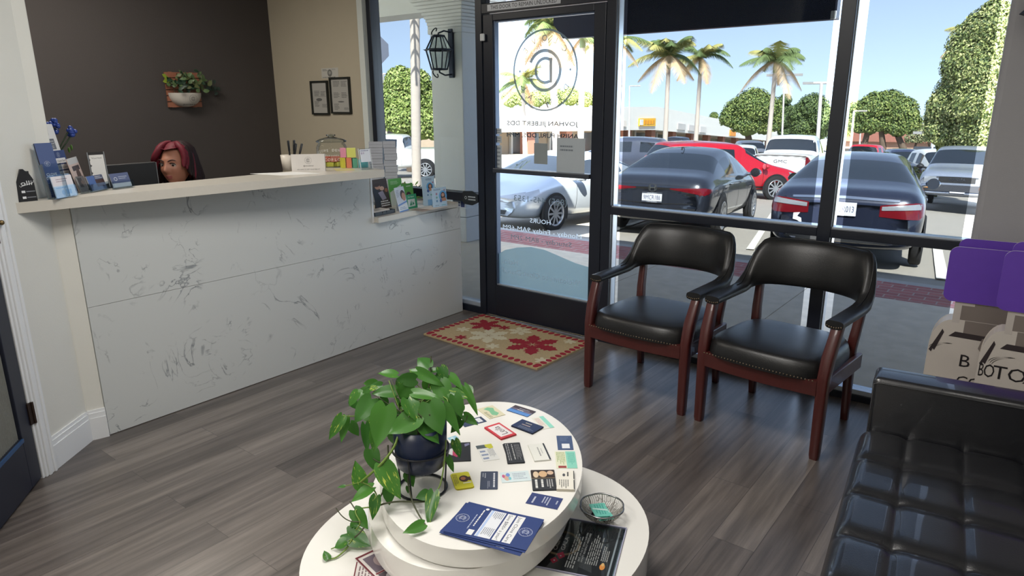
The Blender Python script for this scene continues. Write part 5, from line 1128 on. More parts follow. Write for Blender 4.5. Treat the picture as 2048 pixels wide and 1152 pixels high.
def flow(P, n=6):                # smooth curve through the points
    out = []
    for i in range(len(P) - 1):
        a, b, c, d = P[max(0, i - 1)], P[i], P[i + 1], P[min(len(P) - 1, i + 2)]
        for k in range(n):
            t = k / n; out.append(0.5 * (2 * b + (c - a) * t + (2 * a - 5 * b + 4 * c - d) * t * t + (3 * b - a - 3 * c + d) * t ** 3))
    return out + [P[-1]]
for pth, r_, mi_ in VN: st.tube(flow([PX(*p) for p in pth]), r_, 7, mi_)
st.tube(flow([LT(704, 1078, .03), LT(692, 1098, .012), LT(672, 1115, .006), LT(655, 1118, .006)]), 0.0028, 7, 1)
st.tube([LT(704, 1078, .03), LT(682, 1090, .015), LT(662, 1098, .006)], 0.0018, 6, 1)
for k in range(30):
    a = rnd.uniform(0, 2 * pi); x, y = rnd.uniform(745, 905), rnd.uniform(748, 830)
    st.tube([(pr.x + 0.05 * cos(a), pr.y + 0.05 * sin(a), zr_ - 0.02), (pr.x + 0.06 * cos(a), pr.y + 0.06 * sin(a), zr_ + 0.05), PX(x, y, rnd.uniform(-.03, .06))], 0.0017, 5, k % 2)
st.build('vine', [pm('dark vine', (66, 70, 44), 0.5), pm('green vine', (112, 138, 58), 0.45)], po)
# ================================================================== two wooden armchairs with black leather
M_mah = pm('dark red mahogany', (74, 31, 29), 0.32, 0, 0.18, 14, stretch=(8, 8, 1), coat=0.2)
M_lea = pm('black leather', (27, 27, 28), 0.34, 0, 0.10, 30, 0.10, 260)
M_nail = pm('antique nail head', (120, 106, 88), 0.35, 0.8)
def sweep(mb, sections, mat=0):            # list of closed rings, capped
    n = len(sections[0]); mb.grid(sections, mat, None, True, True)
    mb.add(sections[0], [tuple(range(n - 1, -1, -1))], mat); mb.add(sections[-1], [tuple(range(n))], mat)
def ringbox(c, w, d, r=0.25, n=16, ax=None, ay=None):
    """rounded-square ring around c with half sizes w, d along ax, ay"""
    ax = ax or Vector((1, 0, 0)); ay = ay or Vector((0, 1, 0)); out = []
    for i in range(n):
        t = 2 * pi * i / n; e = 2 / 5.0
        out.append(Vector(c) + ax * (w * math.copysign(abs(cos(t)) ** e, cos(t))) + ay * (d * math.copysign(abs(sin(t)) ** e, sin(t))))
    return out
def make_chair(label):
    t = thing('armchair', label, 'chair', (0, 0, 0), 'wooden armchairs at the window')
    HW = 0.30
    for s in (-1, 1):
        g = MB(); sweep(g, [ringbox((s * (HW + dx), dy, z), w, d) for dx, dy, z, w, d in ((0.0, 0.0, 0.0, .019, .021), (0.0, 0.0, 0.02, .022, .024), (0.0, 0.004, 0.30, .025, .028), (0.0, 0.006, 0.40, .026, .030), (0.003, 0.028, 0.50, .027, .032), (0.010, 0.085, 0.632, .025, .028))])
        g.build('leg', M_mah, t)
        g = MB(); sweep(g, [ringbox((s * (HW - 0.045 + dx), 0.50 + dy, z), w, d) for dx, dy, z, w, d in ((0.0, 0.035, 0.0, .018, .019), (0, 0.02, 0.2, .021, .023), (0, 0.0, 0.40, .024, .026), (0.01, 0.02, 0.52, .022, .024), (0.02, 0.06, 0.68, .02, .02))])
        g.build('leg', M_mah, t)
        MB().box((s * HW - 0.012, 0.02, 0.315), (s * HW + 0.012, 0.50, 0.392)).build('side_rail', M_mah, t, bevel=0.004)
    g = MB(); n = 14
    rows = [[(x, -0.022 - 0.022 * cos(x / HW * pi / 2), z) for z in (0.318, 0.392)] + [(x, 0.012, z) for z in (0.392, 0.318)] for x in [-HW + 0.02 + (2 * HW - 0.04) * i / n for i in range(n + 1)]]
    g.grid(rows, 0, None, False, True); g.build('front_rail', M_mah, t)
    MB().box((-HW + 0.05, 0.49, 0.315), (HW - 0.05, 0.514, 0.392)).build('back_rail', M_mah, t, bevel=0.004)
    # seat cushion: domed, rounded in plan, widest at the front
    g = MB(); rows = []
    for t_ in [k / 14 for k in range(15)]:
        ph = t_ * pi / 2
        r = cos(ph) ** 0.42 if t_ < 1 else 0.0; z = 0.388 + 0.065 * sin(min(1, t_ * 2.2) * pi / 2) + 0.032 * sin(ph)
        row = []
        for i in range(48):
            a = 2 * pi * i / 48; e = 2 / 4.6
            x = math.copysign(abs(cos(a)) ** e, cos(a)); y = math.copysign(abs(sin(a)) ** e, sin(a))
            wx = 0.292 - 0.022 * (y + 1) / 2 + (0.012 if t_ < 0.5 else 0)
            yy = 0.235 + 0.275 * y - (0.024 * (1 - x * x) if y < 0 else 0)
            row.append((x * wx * r, 0.235 + (yy - 0.235) * r, z))
        rows.append(row)
    g.grid(rows, 0, None, True, True); st_ = g.build('seat', M_lea, t)
    g = MB()
    for i in range(34):
        x = -HW + 0.03 + (2 * HW - 0.06) * i / 33; g.sphere((x, -0.049 - 0.0 - 0.012 * cos(x / HW * pi / 2), 0.399), 0.0042, 6, 4)
    g.build('nail_trim', M_nail, st_)
    # backrest: one upholstered band running arm to arm, tall behind, thin on the arms
    secs = []; N = 44
    for i in range(N + 1):
        u = -1 + 2 * i / N; a = abs(u)
        # plan path
        if a < 0.62:
            th = u / 0.62 * radians(78); x = 0.312 * sin(th); y = 0.40 + 0.20 * cos(th); tx, ty = cos(th) * 0.312, -0.20 * sin(th)
        else:
            k = (a - 0.62) / 0.38; s = math.copysign(1, u)
            x0, y0 = 0.312 * sin(radians(78)), 0.40 + 0.20 * cos(radians(78))
            x = s * (x0 - 0.004 * k); y = y0 - 0.39 * k; tx, ty = s * 0.001, -0.39
        tv = Vector((tx, ty, 0)).normalized() * (1 if a < 0.62 else 1)
        nrm = Vector((-tv.y, tv.x, 0)); nrm = nrm if (a < 0.62 and nrm.y >= -0.2) or (nrm.x * u > 0) else -nrm
        if a < 0.62 and nrm.dot(Vector((x, y - 0.40, 0))) < 0: nrm = -nrm
        f = min(1, max(0, (0.70 - a) / 0.34)); f = f * f * (3 - 2 * f)
        arm = min(1, max(0, (a - 0.52) / 0.16))
        zt = 0.672 + 0.228 * f - 0.012 * max(0, a - 0.7); zb = 0.640 + 0.012 * arm * 0 - 0.012 * (1 - f) + 0.012 * f
        wd = 0.030 + 0.0 * f + 0.010 * arm
        lean = 0.055 * f
        c = Vector((x, y, (zt + zb) / 2)); hh = (zt - zb) / 2; ring = []
        for j in range(20):
            q = 2 * pi * j / 20; e = 2 / 3.2
            dn_ = wd * math.copysign(abs(cos(q)) ** e, cos(q)); dz = hh * math.copysign(abs(sin(q)) ** e, sin(q))
            bulge = -0.012 * f * (1 - (dz / hh) ** 2) if cos(q) < 0 else 0
            ring.append(c + nrm * (dn_ + bulge + lean * (dz / hh * 0.5 + 0.5)) + Vector((0, 0, dz)))
        secs.append(ring)
    g = MB(); sweep(g, secs); bk_ = g.build('backrest', M_lea, t)
    # piping along the top edge, arm front faces with nails
    pts = [max(r, key=lambda v: v.z + 0.001 * v.y) + Vector((0, 0, 0.001)) for r in secs[6:-6]]
    MB().tube(pts, 0.0035, 6).build('piping', M_lea, bk_)
    for s, e in ((-1, secs[0]), (1, secs[-1])):
        c = sum(e, Vector()) / len(e); g = MB()
        for j in range(7):
            g.sphere((c.x + (j - 3) * 0.0105, c.y - 0.003, c.z - 0.006 - 0.006 * (1 - ((j - 3) / 3) ** 2)), 0.0042, 6, 4)
        g.build('nail_trim', M_nail, bk_)
    return t
def place(t, fl_, fr_):
    a, b = fl(*fl_), fl(*fr_); c = (a + b) / 2; d = b - a
    return T(c.x, c.y, 0) @ RZ(atan2(d.y, d.x))
ch1 = make_chair('black leather armchair with red-brown wood nearest the entrance door')
ch2 = dup(ch1, None, 'black leather armchair with red-brown wood nearest the leather sofa')
ch1.matrix_basis = place(ch1, (1174, 771), (1366, 829)); ch2.matrix_basis = place(ch2, (1397, 839), (1629, 917))

# ================================================================== coir doormat with snowflakes
ma, mb_, mc_, md_ = fl(857, 670), fl(960, 629), fl(1170, 683), fl(1095, 745)
mw = ((md_ - ma).length + (mc_ - mb_).length) / 2; mh = ((mb_ - ma).length + (mc_ - md_).length) / 2
mu = ((md_ - ma) + (mc_ - mb_)).normalized(); mcen = (ma + mb_ + mc_ + md_) / 4 + Vector((0, -0.012, 0))
Mm = frame(mcen, mu, Vector((0, 0, 1)).cross(mu)) @ T(-mw / 2, -mh / 2, 0)
g = MB().box((0, 0, 0), (mw, mh, 0.012), 0)
RED, CRM = 1, 2; zt = 0.0128; rnd = random.Random(2)
def blob(cx, cy, rx, ry, rot, mat):
    g.prism([(cx + rx * cos(a) * cos(rot) - ry * sin(a) * sin(rot), cy + rx * cos(a) * sin(rot) + ry * sin(a) * cos(rot)) for a in [2 * pi * k / 10 for k in range(10)]], 0.012, zt + rnd.uniform(0.0, 0.0008), mat)
n1, n2 = 20, 11
for k in range(n1):
    for y, r_ in ((0.028, 0.35), (mh - 0.028, -0.35)): blob(0.03 + (mw - 0.06) * k / (n1 - 1), y, 0.0205, 0.026, r_, RED)
for k in range(n2):
    for x, r_ in ((0.028, 0.3), (mw - 0.028, -0.3)): blob(x, 0.05 + (mh - 0.1) * k / (n2 - 1), 0.026, 0.021, r_, RED)
def flake(px, py, r, mat, arms=6, rot=0.0, open_=True):
    p = Mm.inverted() @ fl(px, py, 0.012); cx, cy = p.x, p.y
    for k in range(arms):
        a = rot + 2 * pi * k / arms; ca, sa = cos(a), sin(a)
        def L(u, v): return (cx + u * ca - v * sa, cy + u * sa + v * ca)
        pts = [(0.06, 0.02), (0.25, 0.10), (0.36, 0.20), (0.42, 0.16), (0.46, 0.30), (0.56, 0.22), (0.62, 0.33), (0.70, 0.20), (0.80, 0.24), (0.86, 0.11), (1.0, 0.0)]
        if r < 0.08: pts = [(0.0, 0.12), (0.5, 0.22), (0.8, 0.2), (1.0, 0.0)]
        vf = 0.86 if r >= 0.08 else 1; up = [L(u * r, v * vf * r) for u, v in pts]; dn2 = [L(u * r, -v * vf * r) for u, v in pts[::-1][1:]]
        poly = dn2 + up; n = len(poly); c0 = L(0.5 * r, 0)
        zk = zt + 0.00008 * k; g.add([(c0[0], c0[1], zk)] + [(x, y, zk) for x, y in poly], [(0, 1 + i, 1 + (i + 1) % n) for i in range(n)], mat)
    if not open_ or r < 0.08: g.disc((cx, cy), r * 0.45, zt + 0.0006, mat, None, 12)
    else:
        for k in range(arms):
            a = rot + 2 * pi * (k + 0.5) / arms; ca, sa = cos(a), sin(a); b = 0.28 * r
            g.poly([(cx + b * ca * 0.4, cy + b * sa * 0.4), (cx + b * ca - 0.06 * r * sa, cy + b * sa + 0.06 * r * ca), (cx + b * 1.6 * ca, cy + b * 1.6 * sa), (cx + b * ca + 0.06 * r * sa, cy + b * sa - 0.06 * r * ca)], zt - 0.0002, mat)
def mp_(x, y): return (840 + x / 5.689, 600 + y / 5.689)
for x, y, r, m_, rot, op in ((1280, 508, 0.205, RED, 0.1, True), (745, 283, 0.135, RED, 0.4, False), (960, 316, 0.05, RED, 0.2, False), (465, 425, 0.05, RED, 0.3, False), (780, 405, 0.165, CRM, 0.15, True), (1140, 355, 0.095, CRM, 0.3, True), (490, 335, 0.058, CRM, 0.1, False), (825, 525, 0.056, CRM, 0.2, False), (1705, 475, 0.05, CRM, 0.3, False), (1390, 687, 0.056, CRM, 0.2, False)):
    px_, py_ = mp_(x, y); flake(px_, py_, r, m_, 6, rot, op)
g.v = [Mm @ v for v in g.v]
tag(g.build('doormat', [pm('tan coir', (204, 180, 138), 0.95, 0, 0.35, 220, 0.8, 320), pm('red coir', (168, 38, 56), 0.95, 0, 0.25, 220, 0.8, 320), pm('cream coir', (234, 224, 194), 0.95, 0, 0.2, 220, 0.8, 320)]), 'tan doormat with red and cream snowflakes in front of the door', 'doormat')

# ================================================================== black tufted leather sofa along the right wall
so_ = fl(1729, 846, 0.43); s1 = (fl(1646, 1150, 0.43) - so_).normalized(); s2 = Vector((0, 0, 1)).cross(s1)
Ms = Matrix((s2, -s1, Vector((0, 0, 1)))).transposed().to_4x4(); Ms.translation = (so_.x, so_.y, 0)    # x to the wall, -y along the sofa
sf = thing('sofa', 'black tufted leather sofa by the right wall, its arm towards the window', 'sofa', (so_.x, so_.y, 0))
M_sofa = pm('black sofa leather', (22, 23, 28), 0.3, 0, 0.12, 26, 0.08, 240, spec=0.8, coat=0.4)
LEN, DEP = 2.0, 0.78
g = MB(); nu, nv = 96, 170; u0, cu, cv_ = 0.145, 0.17, 0.25; rows = []
for j in range(nv + 1):
    v = 0.085 + (LEN - 0.2) * j / nv; row = []
    for i in range(nu + 1):
        u = -0.012 + (DEP - 0.1) * i / nu
        fu = ((u - u0) / cu) % 1.0; fv = ((v - 0.335) / cv_) % 1.0
        a_, b_ = abs(2 * fu - 1), abs(2 * fv - 1)
        if u < u0: a_ = max(0, 1 - (u0 - u) / 0.085) if u > u0 - 0.085 else 0.0
        pil = (1 - a_ ** 7 * 0.30) * (1 - b_ ** 6 * 0.62) - 0.42 * (a_ ** 5) * (b_ ** 5)
        edge = min(1, max(0, (u + 0.012) / 0.05)); edge = sqrt(1 - (1 - edge) ** 2)
        z = 0.372 + 0.06 * edge + 0.026 * pil * edge
        row.append((u, -v, z))
    rows.append(row)
g.grid(rows, 0, Ms); g.build('seat_cushion', M_sofa, sf)
MB().box((0.0, -LEN, 0.10), (DEP, -0.088, 0.395), 0, Ms).build('seat_base', M_sofa, sf, bevel=0.012, seg=3)
def soft_box(lo, hi, name, r=0.03):
    o = MB().box(lo, hi, 0, Ms).build(name, M_sofa, sf, bevel=r, seg=4)
    for p_ in o.data.polygons: p_.use_smooth = True
    return o
ar = soft_box((0.012, -0.086, 0.08), (DEP + 0.02, 0.062, 0.652), 'armrest', 0.022)
g = MB().tube([Ms @ Vector(p) for p in ((0.016, -0.0865, 0.14), (0.016, -0.0865, 0.628), (0.03, -0.0868, 0.634), (DEP, -0.0868, 0.634))], 0.0022, 5); g.build('seam', M_sofa, ar)
soft_box((DEP - 0.12, -LEN, 0.30), (DEP + 0.02, -0.09, 0.80), 'backrest', 0.03)
soft_box((0.012, -LEN - 0.15, 0.08), (DEP + 0.02, -LEN - 0.002, 0.652), 'armrest', 0.022)
for x in (0.06, DEP - 0.06):
    for y in (-0.02, -LEN - 0.06): MB().lathe([(0.02, 0), (0.02, 0.082)], 12, 0, Ms @ T(x, y, 0)).build('foot', pm('chrome foot', (170, 172, 176), 0.2, 1.0), sf)
for k in range(7):
    g = MB()
    for q in range(4):
        u = u0 + cu * q; v = 0.335 + cv_ * k
        if v < LEN - 0.1: g.sphere((u, -v, 0.412), 0.009, 8, 5, 0, Ms, (1, 1, 0.5))
    if k < 3: g.build('tufting_row', M_sofa, sf)

# ================================================================== vial-shaped cardboard displays
M_vw = pm('white display card', (206, 198, 190), 0.42, 0, 0.02, 30); M_vp = pm('purple display cap', (104, 68, 178), 0.4, 0, 0.06, 20); M_vg = pm('grey printed shading', (128, 118, 112), 0.45); M_vd = pm('dark printed shading', (58, 50, 52), 0.45); M_vk = pm('black display print', (34, 30, 32), 0.5); M_ve = pm('white card edge', (226, 222, 220), 0.5)
def display(label, xc, Y, hw, ztop, text_z, rz, text_x=0.0, wide=0.30):
    t = thing('vial_display', label, 'display stand', (xc, Y, 0), 'vial-shaped cardboard displays')
    M = T(xc, Y, 0) @ RZ(rz) @ dm       # x right, y up, z to the room
    zc = ztop - 0.255; zn = zc - 0.09; zsh = zn - 0.14
    body = [(-hw * 1.03, 0), (hw * 1.03, 0), (hw, zsh)] + [(hw * (1 - 0.42 * (1 - cos(a))), zsh + (zn - zsh) * sin(a)) for a in [k * pi / 16 for k in range(1, 9)]]
    body += [(hw * 0.54, zc + 0.01)] ; body = body + [(-x, y) for x, y in body[::-1]][:-2]
    def seal(p): return p
    for nm, z0, z1 in (('front_panel', 0.048, 0.054), ('back_panel', -0.06, -0.054)):
        MB().prism(body, z0, z1, 0, M).build(nm, M_vw, t)
    n = len(body); G2 = (MB(), MB())
    for i in range(1, n):
        g = G2[0 if body[i % n][0] + body[(i + 1) % n][0] > 0 else 1]
        a, b = body[i % n], body[(i + 1) % n]
        if max(a[1], b[1]) <= zsh + 0.02 or (min(a[1], b[1]) >= zsh and max(a[1], b[1]) <= zn + 0.001): g.add([(a[0] * 0.985, a[1], -0.054), (b[0] * 0.985, b[1], -0.054), (b[0] * 0.985, b[1], 0.048), (a[0] * 0.985, a[1], 0.048)], [(0, 1, 2, 3)], 0, M)
    for g_ in G2: g_.build('side_wall', M_vw, t)
    def cap(x0, x1, z0, z1, d0, d1, nm):
        r = 0.035; pts = []
        for cx, cy, a0 in ((x1 - r, z0 + r, -90), (x1 - r, z1 - r, 0), (x0 + r, z1 - r, 90), (x0 + r, z0 + r, 180)): pts += [(cx + r * cos(radians(a0 + k * 15)), cy + r * sin(radians(a0 + k * 15))) for k in range(7)]
        return MB().prism(pts, d0, d1, 0, M, mside=1).build(nm, [M_vp, M_ve], t)
    cap(-hw * 0.86, hw * 0.86, zc, ztop, 0.055, 0.062, 'cap'); cap(-hw * 0.72, hw * 0.92, zc + 0.02, ztop + 0.02, -0.068, -0.061, 'cap')
    g = MB()      # printed glass shading: neck bands, shoulder glints
    g.rect(-hw * 0.52, zn + 0.005, hw * 0.52, zc - 0.004, 0.0545, 0, M); g.rect(-hw * 0.34, zn - 0.075, hw * 0.34, zn + 0.003, 0.0546, 0, M)
    g.rect(-hw * 0.6, zn - 0.012, -hw * 0.45, zc + 0.0, 0.0547, 2, M); g.rect(-hw * 0.52, zc - 0.016, -hw * 0.2, zc - 0.004, 0.0548, 2, M)
    g.poly([(-hw * 0.62, zn - 0.08), (-hw * 0.5, zn - 0.055), (hw * 0.5, zn - 0.06), (hw * 0.62, zn - 0.085)], 0.0549, 1, M)
    g.poly([(-hw * 0.95, zsh - 0.005), (-hw * 0.86, zsh - 0.02), (-hw * 0.72, zsh + 0.075), (-hw * 0.76, zsh + 0.09)], 0.0549, 1, M)
    g.poly([(hw * 0.05, zsh + 0.07), (hw * 0.6, zsh + 0.06), (hw * 0.6, zsh - 0.0), (hw * 0.15, zsh - 0.02), (0.0, zsh + 0.02)], 0.055, 0, M)
    g.poly([(-hw * 0.98, zsh - 0.02), (-hw * 0.92, zsh + 0.01), (-hw * 0.88, zsh + 0.03), (-hw * 0.92, zsh - 0.03)], 0.0551, 1, M)
    g.build('printed_shading', [M_vg, M_vd, pm('pale printed glint', (196, 188, 182), 0.4)], t)['label'] = 'printed grey shading of the vial glass'
    g = MB()
    for k, ch in enumerate('BOTOX'):      # on the bowed panel the first letters turn away round the side
        g.text(ch, M @ T(text_x + ((k - 2) * wide / 4 if wide > .3 else (-.066, -.038, 0, .060, .112)[k]), text_z, 0) @ S((.45, .6, 1, 1, 1)[k] if wide < .3 else 1, 1, 1), size=0.060, z=0.0552)
    for k, ch in enumerate('COSMETIC'): g.text(ch, M @ T(text_x + (k - 3.5) * wide / 7, text_z - 0.095, 0), size=0.05, z=0.0552)
    g.build('lettering', M_vk, t); g = MB()
    sw = [(-0.5 * wide - 0.01 + 0.085 * (1 - cos(a)) * 0.9, text_z + 0.075 + 0.03 * sin(a)) for a in [k * pi / 20 for k in range(11)]]
    for k in range(3):
        lo = [(x + 0.006 * k, y - 0.007 * (k + 1) * (1 - i / 10)) for i, (x, y) in enumerate(sw)]; hi = [(x + 0.006 * k, y - 0.007 * k * (1 - i / 10) - 0.002) for i, (x, y) in enumerate(sw)]
        for i in range(10): g.add([(lo[i][0], lo[i][1], 0.0553), (lo[i + 1][0], lo[i + 1][1], 0.0553), (hi[i + 1][0], hi[i + 1][1], 0.0553), (hi[i][0], hi[i][1], 0.0553)], [(0, 1, 2, 3)], 0, M)
    g.build('swoosh_print', M_vk, t)
    return t
pB = yp(1928, 722, 3.66); display('white vial-shaped cardboard display with purple cap, the one nearer the window', -0.150, 3.72, 0.195, 0.985, pB.z - 0.03, 0.06, pB.x + 0.15 + 0.18, 0.36)
pT = yp(1998, 745, 3.44); display('white vial-shaped cardboard display with purple cap, the one nearer the sofa', 0.045, 3.50, 0.175, 1.03, pT.z - 0.03, 0.04, pT.x - 0.045, 0.26)

# ================================================================== person at the desk
def build_person():
    hc = xp(336, 333, -4.46)                      # between the eyes
    toc = (CAMP - hc); toc.z = 0; toc.normalize(); rgt = Vector((0, 0, 1)).cross(toc)          # picture right
    face = (toc * cos(radians(33)) - rgt * sin(radians(33))); face.normalize()
    K = 1.13
    cen = hc - face * 0.075 * K + Vector((0, 0, 0.012)); cen.z = hc.z + 0.0
    X = face; Yv = Vector((0, 0, 1)).cross(face)
    tilt = radians(7)
    Rh = Matrix((Yv, -X, Vector((0, 0, 1)))).transposed()     # local x: person's left, y: back, z: up
    Rh = (Matrix.Rotation(-tilt, 3, Yv) @ Rh)
    def H(x, y, z): return cen + Rh @ (Vector((x, y, z)) * K)
    p = thing('person', 'seated person with dark red wavy hair behind the counter and monitor', 'person', (cen.x, cen.y, 0))
    SKIN = pm('warm skin', (172, 118, 96), 0.5, 0, 0.06, 24); 
    def head_pt(th, ph):            # th around (0 = face), ph from crown to chin
        st, ct_ = sin(ph), cos(ph)
        x = 0.074 * st * sin(th); y = -0.092 * st * cos(th); z = 0.118 * ct_
        if z < -0.02: k = 1 - 0.30 * ((-0.02 - z) / 0.098) ** 1.3; x *= k; y *= (1 - 0.10 * ((-0.02 - z) / 0.098)) if cos(th) > 0 else (1 - 0.35 * ((-0.02 - z) / 0.098))
        fr = max(0, cos(th))
        def bump(bx, bz, sx, sz, a): return a * math.exp(-((x - bx) / sx) ** 2 - ((z - bz) / sz) ** 2) * (1 if cos(th) > 0 else 0)
        d = bump(0, -0.030, 0.012, 0.020, 0.020) + bump(0, -0.038, 0.017, 0.009, 0.010) + bump(0, 0.0, 0.008, 0.02, 0.007)      # nose
        d += bump(0, 0.030, 0.045, 0.010, 0.004) + bump(0.032, 0.018, 0.018, 0.007, 0.004) + bump(-0.032, 0.018, 0.018, 0.007, 0.004)          # brow
        d -= bump(0.031, 0.0, 0.017, 0.011, 0.009) + bump(-0.031, 0.0, 0.017, 0.011, 0.009)        # sockets
        d += bump(0, -0.064, 0.021, 0.006, 0.007) + bump(0, -0.076, 0.018, 0.007, 0.008) - bump(0, -0.070, 0.024, 0.003, 0.003)        # lips
        d += bump(0, -0.104, 0.02, 0.014, 0.008) + bump(0.045, -0.035, 0.02, 0.02, 0.005) + bump(-0.045, -0.035, 0.02, 0.02, 0.005)     # chin, cheeks
        return x, y - d, z
    g = MB(); rows = []
    NT, NP = 72, 60
    for i in range(NP + 1):
        ph = 0.02 + (pi - 0.25) * i / NP
        rows.append([H(*head_pt(2 * pi * j / NT, ph)) for j in range(NT)])
    # neck, shoulders and trunk go on from the last head ring as one skin
    nk = [(0.052, 0.056, -0.125, 0.022), (0.050, 0.054, -0.165, 0.030), (0.056, 0.058, -0.20, 0.036)]
    for rx, ry, z, yo in nk: rows.append([H(rx * sin(2 * pi * j / NT), -ry * cos(2 * pi * j / NT) + yo, z) for j in range(NT)])
    zs_ = cen.z - 0.235 * K
    back = -X
    for rx, ry, dz, yo in ((0.13, 0.075, 0.0, .04), (0.185, 0.095, -0.04, .045), (0.19, 0.105, -0.12, .04), (0.175, 0.11, -0.22, .03), (0.16, 0.105, -0.36, .03), (0.175, 0.12, -0.46, .03), (0.17, 0.12, -0.54, .03)):
        c = Vector((cen.x, cen.y, zs_ + dz)) + back * yo
        rows.append([c + Yv * (rx * sin(2 * pi * j / NT)) + X * (ry * cos(2 * pi * j / NT)) for j in range(NT)])
    g.grid(rows, 0, None, True, True); g.add(rows[0], [tuple(range(NT))], 0); g.add(rows[-1], [tuple(range(NT))], 0)
    hip = Vector((cen.x, cen.y, zs_ - 0.50)) + back * 0.03
    for s in (-1, 1):
        sh = Vector((cen.x, cen.y, zs_ - 0.05)) + back * 0.045 + Yv * (0.175 * s); el = sh + Yv * (0.05 * s) + X * 0.06 - Vector((0, 0, 0.28)); wr_ = el + X * 0.24 - Yv * (0.06 * s); wr_.z = 0.79; el.z = max(el.z, 0.80)
        g.tube([sh, sh.lerp(el, 0.5), el, el.lerp(wr_, 0.5), wr_], [0.052, 0.046, 0.040, 0.034, 0.026], 12)
        hd_ = wr_ + X * 0.05; g.sphere(hd_, 0.042, 12, 8, 0, None, (1, 1, 0.45))
        for f_ in range(4):
            b0_ = hd_ + X * 0.035 + Yv * ((f_ - 1.5) * 0.018); L_ = (0.062, 0.072, 0.068, 0.052)[f_]
            g.tube([b0_, b0_ + X * L_ * 0.5 + Vector((0, 0, 0.010)), b0_ + X * L_ - Vector((0, 0, 0.010))], [0.009, 0.0085, 0.007], 8)
        tb = hd_ - Yv * (s * 0.03); g.tube([tb, tb + X * 0.03 - Yv * (s * 0.02), tb + X * 0.058 - Yv * (s * 0.022)], [0.011, 0.0095, 0.008], 8)
        kn = hip + X * 0.42 + Yv * (0.11 * s) - Vector((0, 0, 0.02)); an = kn - X * 0.02; an.z = 0.09
        g.tube([hip + Yv * (0.09 * s), hip.lerp(kn, 0.5) + Yv * (0.05 * s), kn], [0.085, 0.078, 0.06], 14); g.tube([kn, kn.lerp(an, 0.4), an], [0.058, 0.052, 0.036], 12)
        g.tube([an - X * 0.05 - Vector((0, 0, 0.045)), an + X * 0.02 - Vector((0, 0, 0.04)), an + X * 0.15 - Vector((0, 0, 0.062))], [0.035, 0.04, 0.026], 10)
    for s in (-1, 1):      # ears
        g.sphere(H(s * 0.074, 0.012, -0.012), 0.022 * K, 10, 8, 0, None, (0.5, 0.7, 1.3))
    body = g.build('body', SKIN, p)
    # shirt
    g = MB(); rr = []
    for rx, ry, dz, yo in ((0.085, 0.075, 0.02, .045), (0.14, 0.085, -0.005, .04), (0.197, 0.105, -0.04, .045), (0.202, 0.117, -0.12, .04), (0.187, 0.122, -0.22, .03), (0.172, 0.117, -0.36, .03), (0.19, 0.132, -0.50, .03)):
        c = Vector((cen.x, cen.y, zs_ + dz)) + back * yo
        rr.append([c + Yv * (rx * sin(2 * pi * j / 40)) + X * (ry * cos(2 * pi * j / 40)) for j in range(40)])
    g.grid(rr, 0, None, True, True)
    for s in (-1, 1):
        sh = Vector((cen.x, cen.y, zs_ - 0.05)) + back * 0.045 + Yv * (0.17 * s); el = sh + Yv * (0.05 * s) + X * 0.05 - Vector((0, 0, 0.22))
        g.tube([sh + Vector((0, 0, 0.01)), sh.lerp(el, 0.5), el], [0.064, 0.06, 0.056], 14)
    g.build('shirt', pm('navy scrub top', (40, 48, 70), 0.8, 0, 0.08, 60), p)
    # eyes, brows, lips
    for s in (-1, 1):
        e = MB(); e.sphere(H(s * 0.031, -0.068, 0.0), 0.0145 * K, 16, 12, 0); ei = e.build('eye', pm('eye white', (206, 196, 188), 0.3), p)
        look = (Rh @ Vector((0.25, -1, -0.25))).normalized()
        MB().sphere(H(s * 0.031, -0.068, 0.0) + look * 0.0095 * K, 0.0075 * K, 12, 8).build('iris', pm('dark iris', (40, 28, 24), 0.2), ei)
        g = MB(); n = 9
        lid = [H(s * (0.031 + 0.019 * cos(pi * k / 8)), -0.0815 - 0.0035 * sin(pi * k / 8), 0.0075 * sin(pi * k / 8) + 0.001) for k in range(n)]
        g.tube(lid, 0.0026 * K, 6); g.build('eyelash', pm('dark lash', (40, 28, 26), 0.6), p)
        g = MB(); g.tube([H(s * (0.013 + 0.042 * k / 6), -0.0935 + 0.010 * (k / 6) ** 2, 0.017 + 0.010 * sin(pi * (k / 6) * 0.8)) for k in range(7)], [0.0028, .0036, .0038, .0036, .003, .0024, .0014], 6); g.build('eyebrow', pm('dark brow', (60, 38, 34), 0.8), p)
    g = MB(); rws = []
    for dz, dep in ((-0.0605, 0.001), (-0.064, 0.003), (-0.069, 0.0015), (-0.073, 0.003), (-0.079, 0.001)):
        rw = []
        for k in range(11):
            x = (k - 5) / 5 * 0.023 * (1 - 0.15 * abs(dz + 0.069) / 0.01)
            th = math.asin(max(-1, min(1, x / 0.06))); ph = math.acos(max(-1, min(1, dz / 0.118))); hx, hy, hz = head_pt(th, ph); rw.append(H(hx, hy - dep * (1 - (abs(k - 5) / 5) ** 2), hz))
        rws.append(rw)
    g.grid(rws); g.build('lips', pm('rose lips', (150, 82, 78), 0.45), p)
    # hair: layered wavy locks from a side parting, dark red on top, darker below
    HRED = pm('dark red hair', (96, 24, 38), 0.6, 0, 0.4, 60, spec=0.25); HDK = pm('dark brown hair', (34, 22, 24), 0.65, 0, 0.3, 60, spec=0.2)
    g = MB(); rnd = random.Random(14); cap_ = []
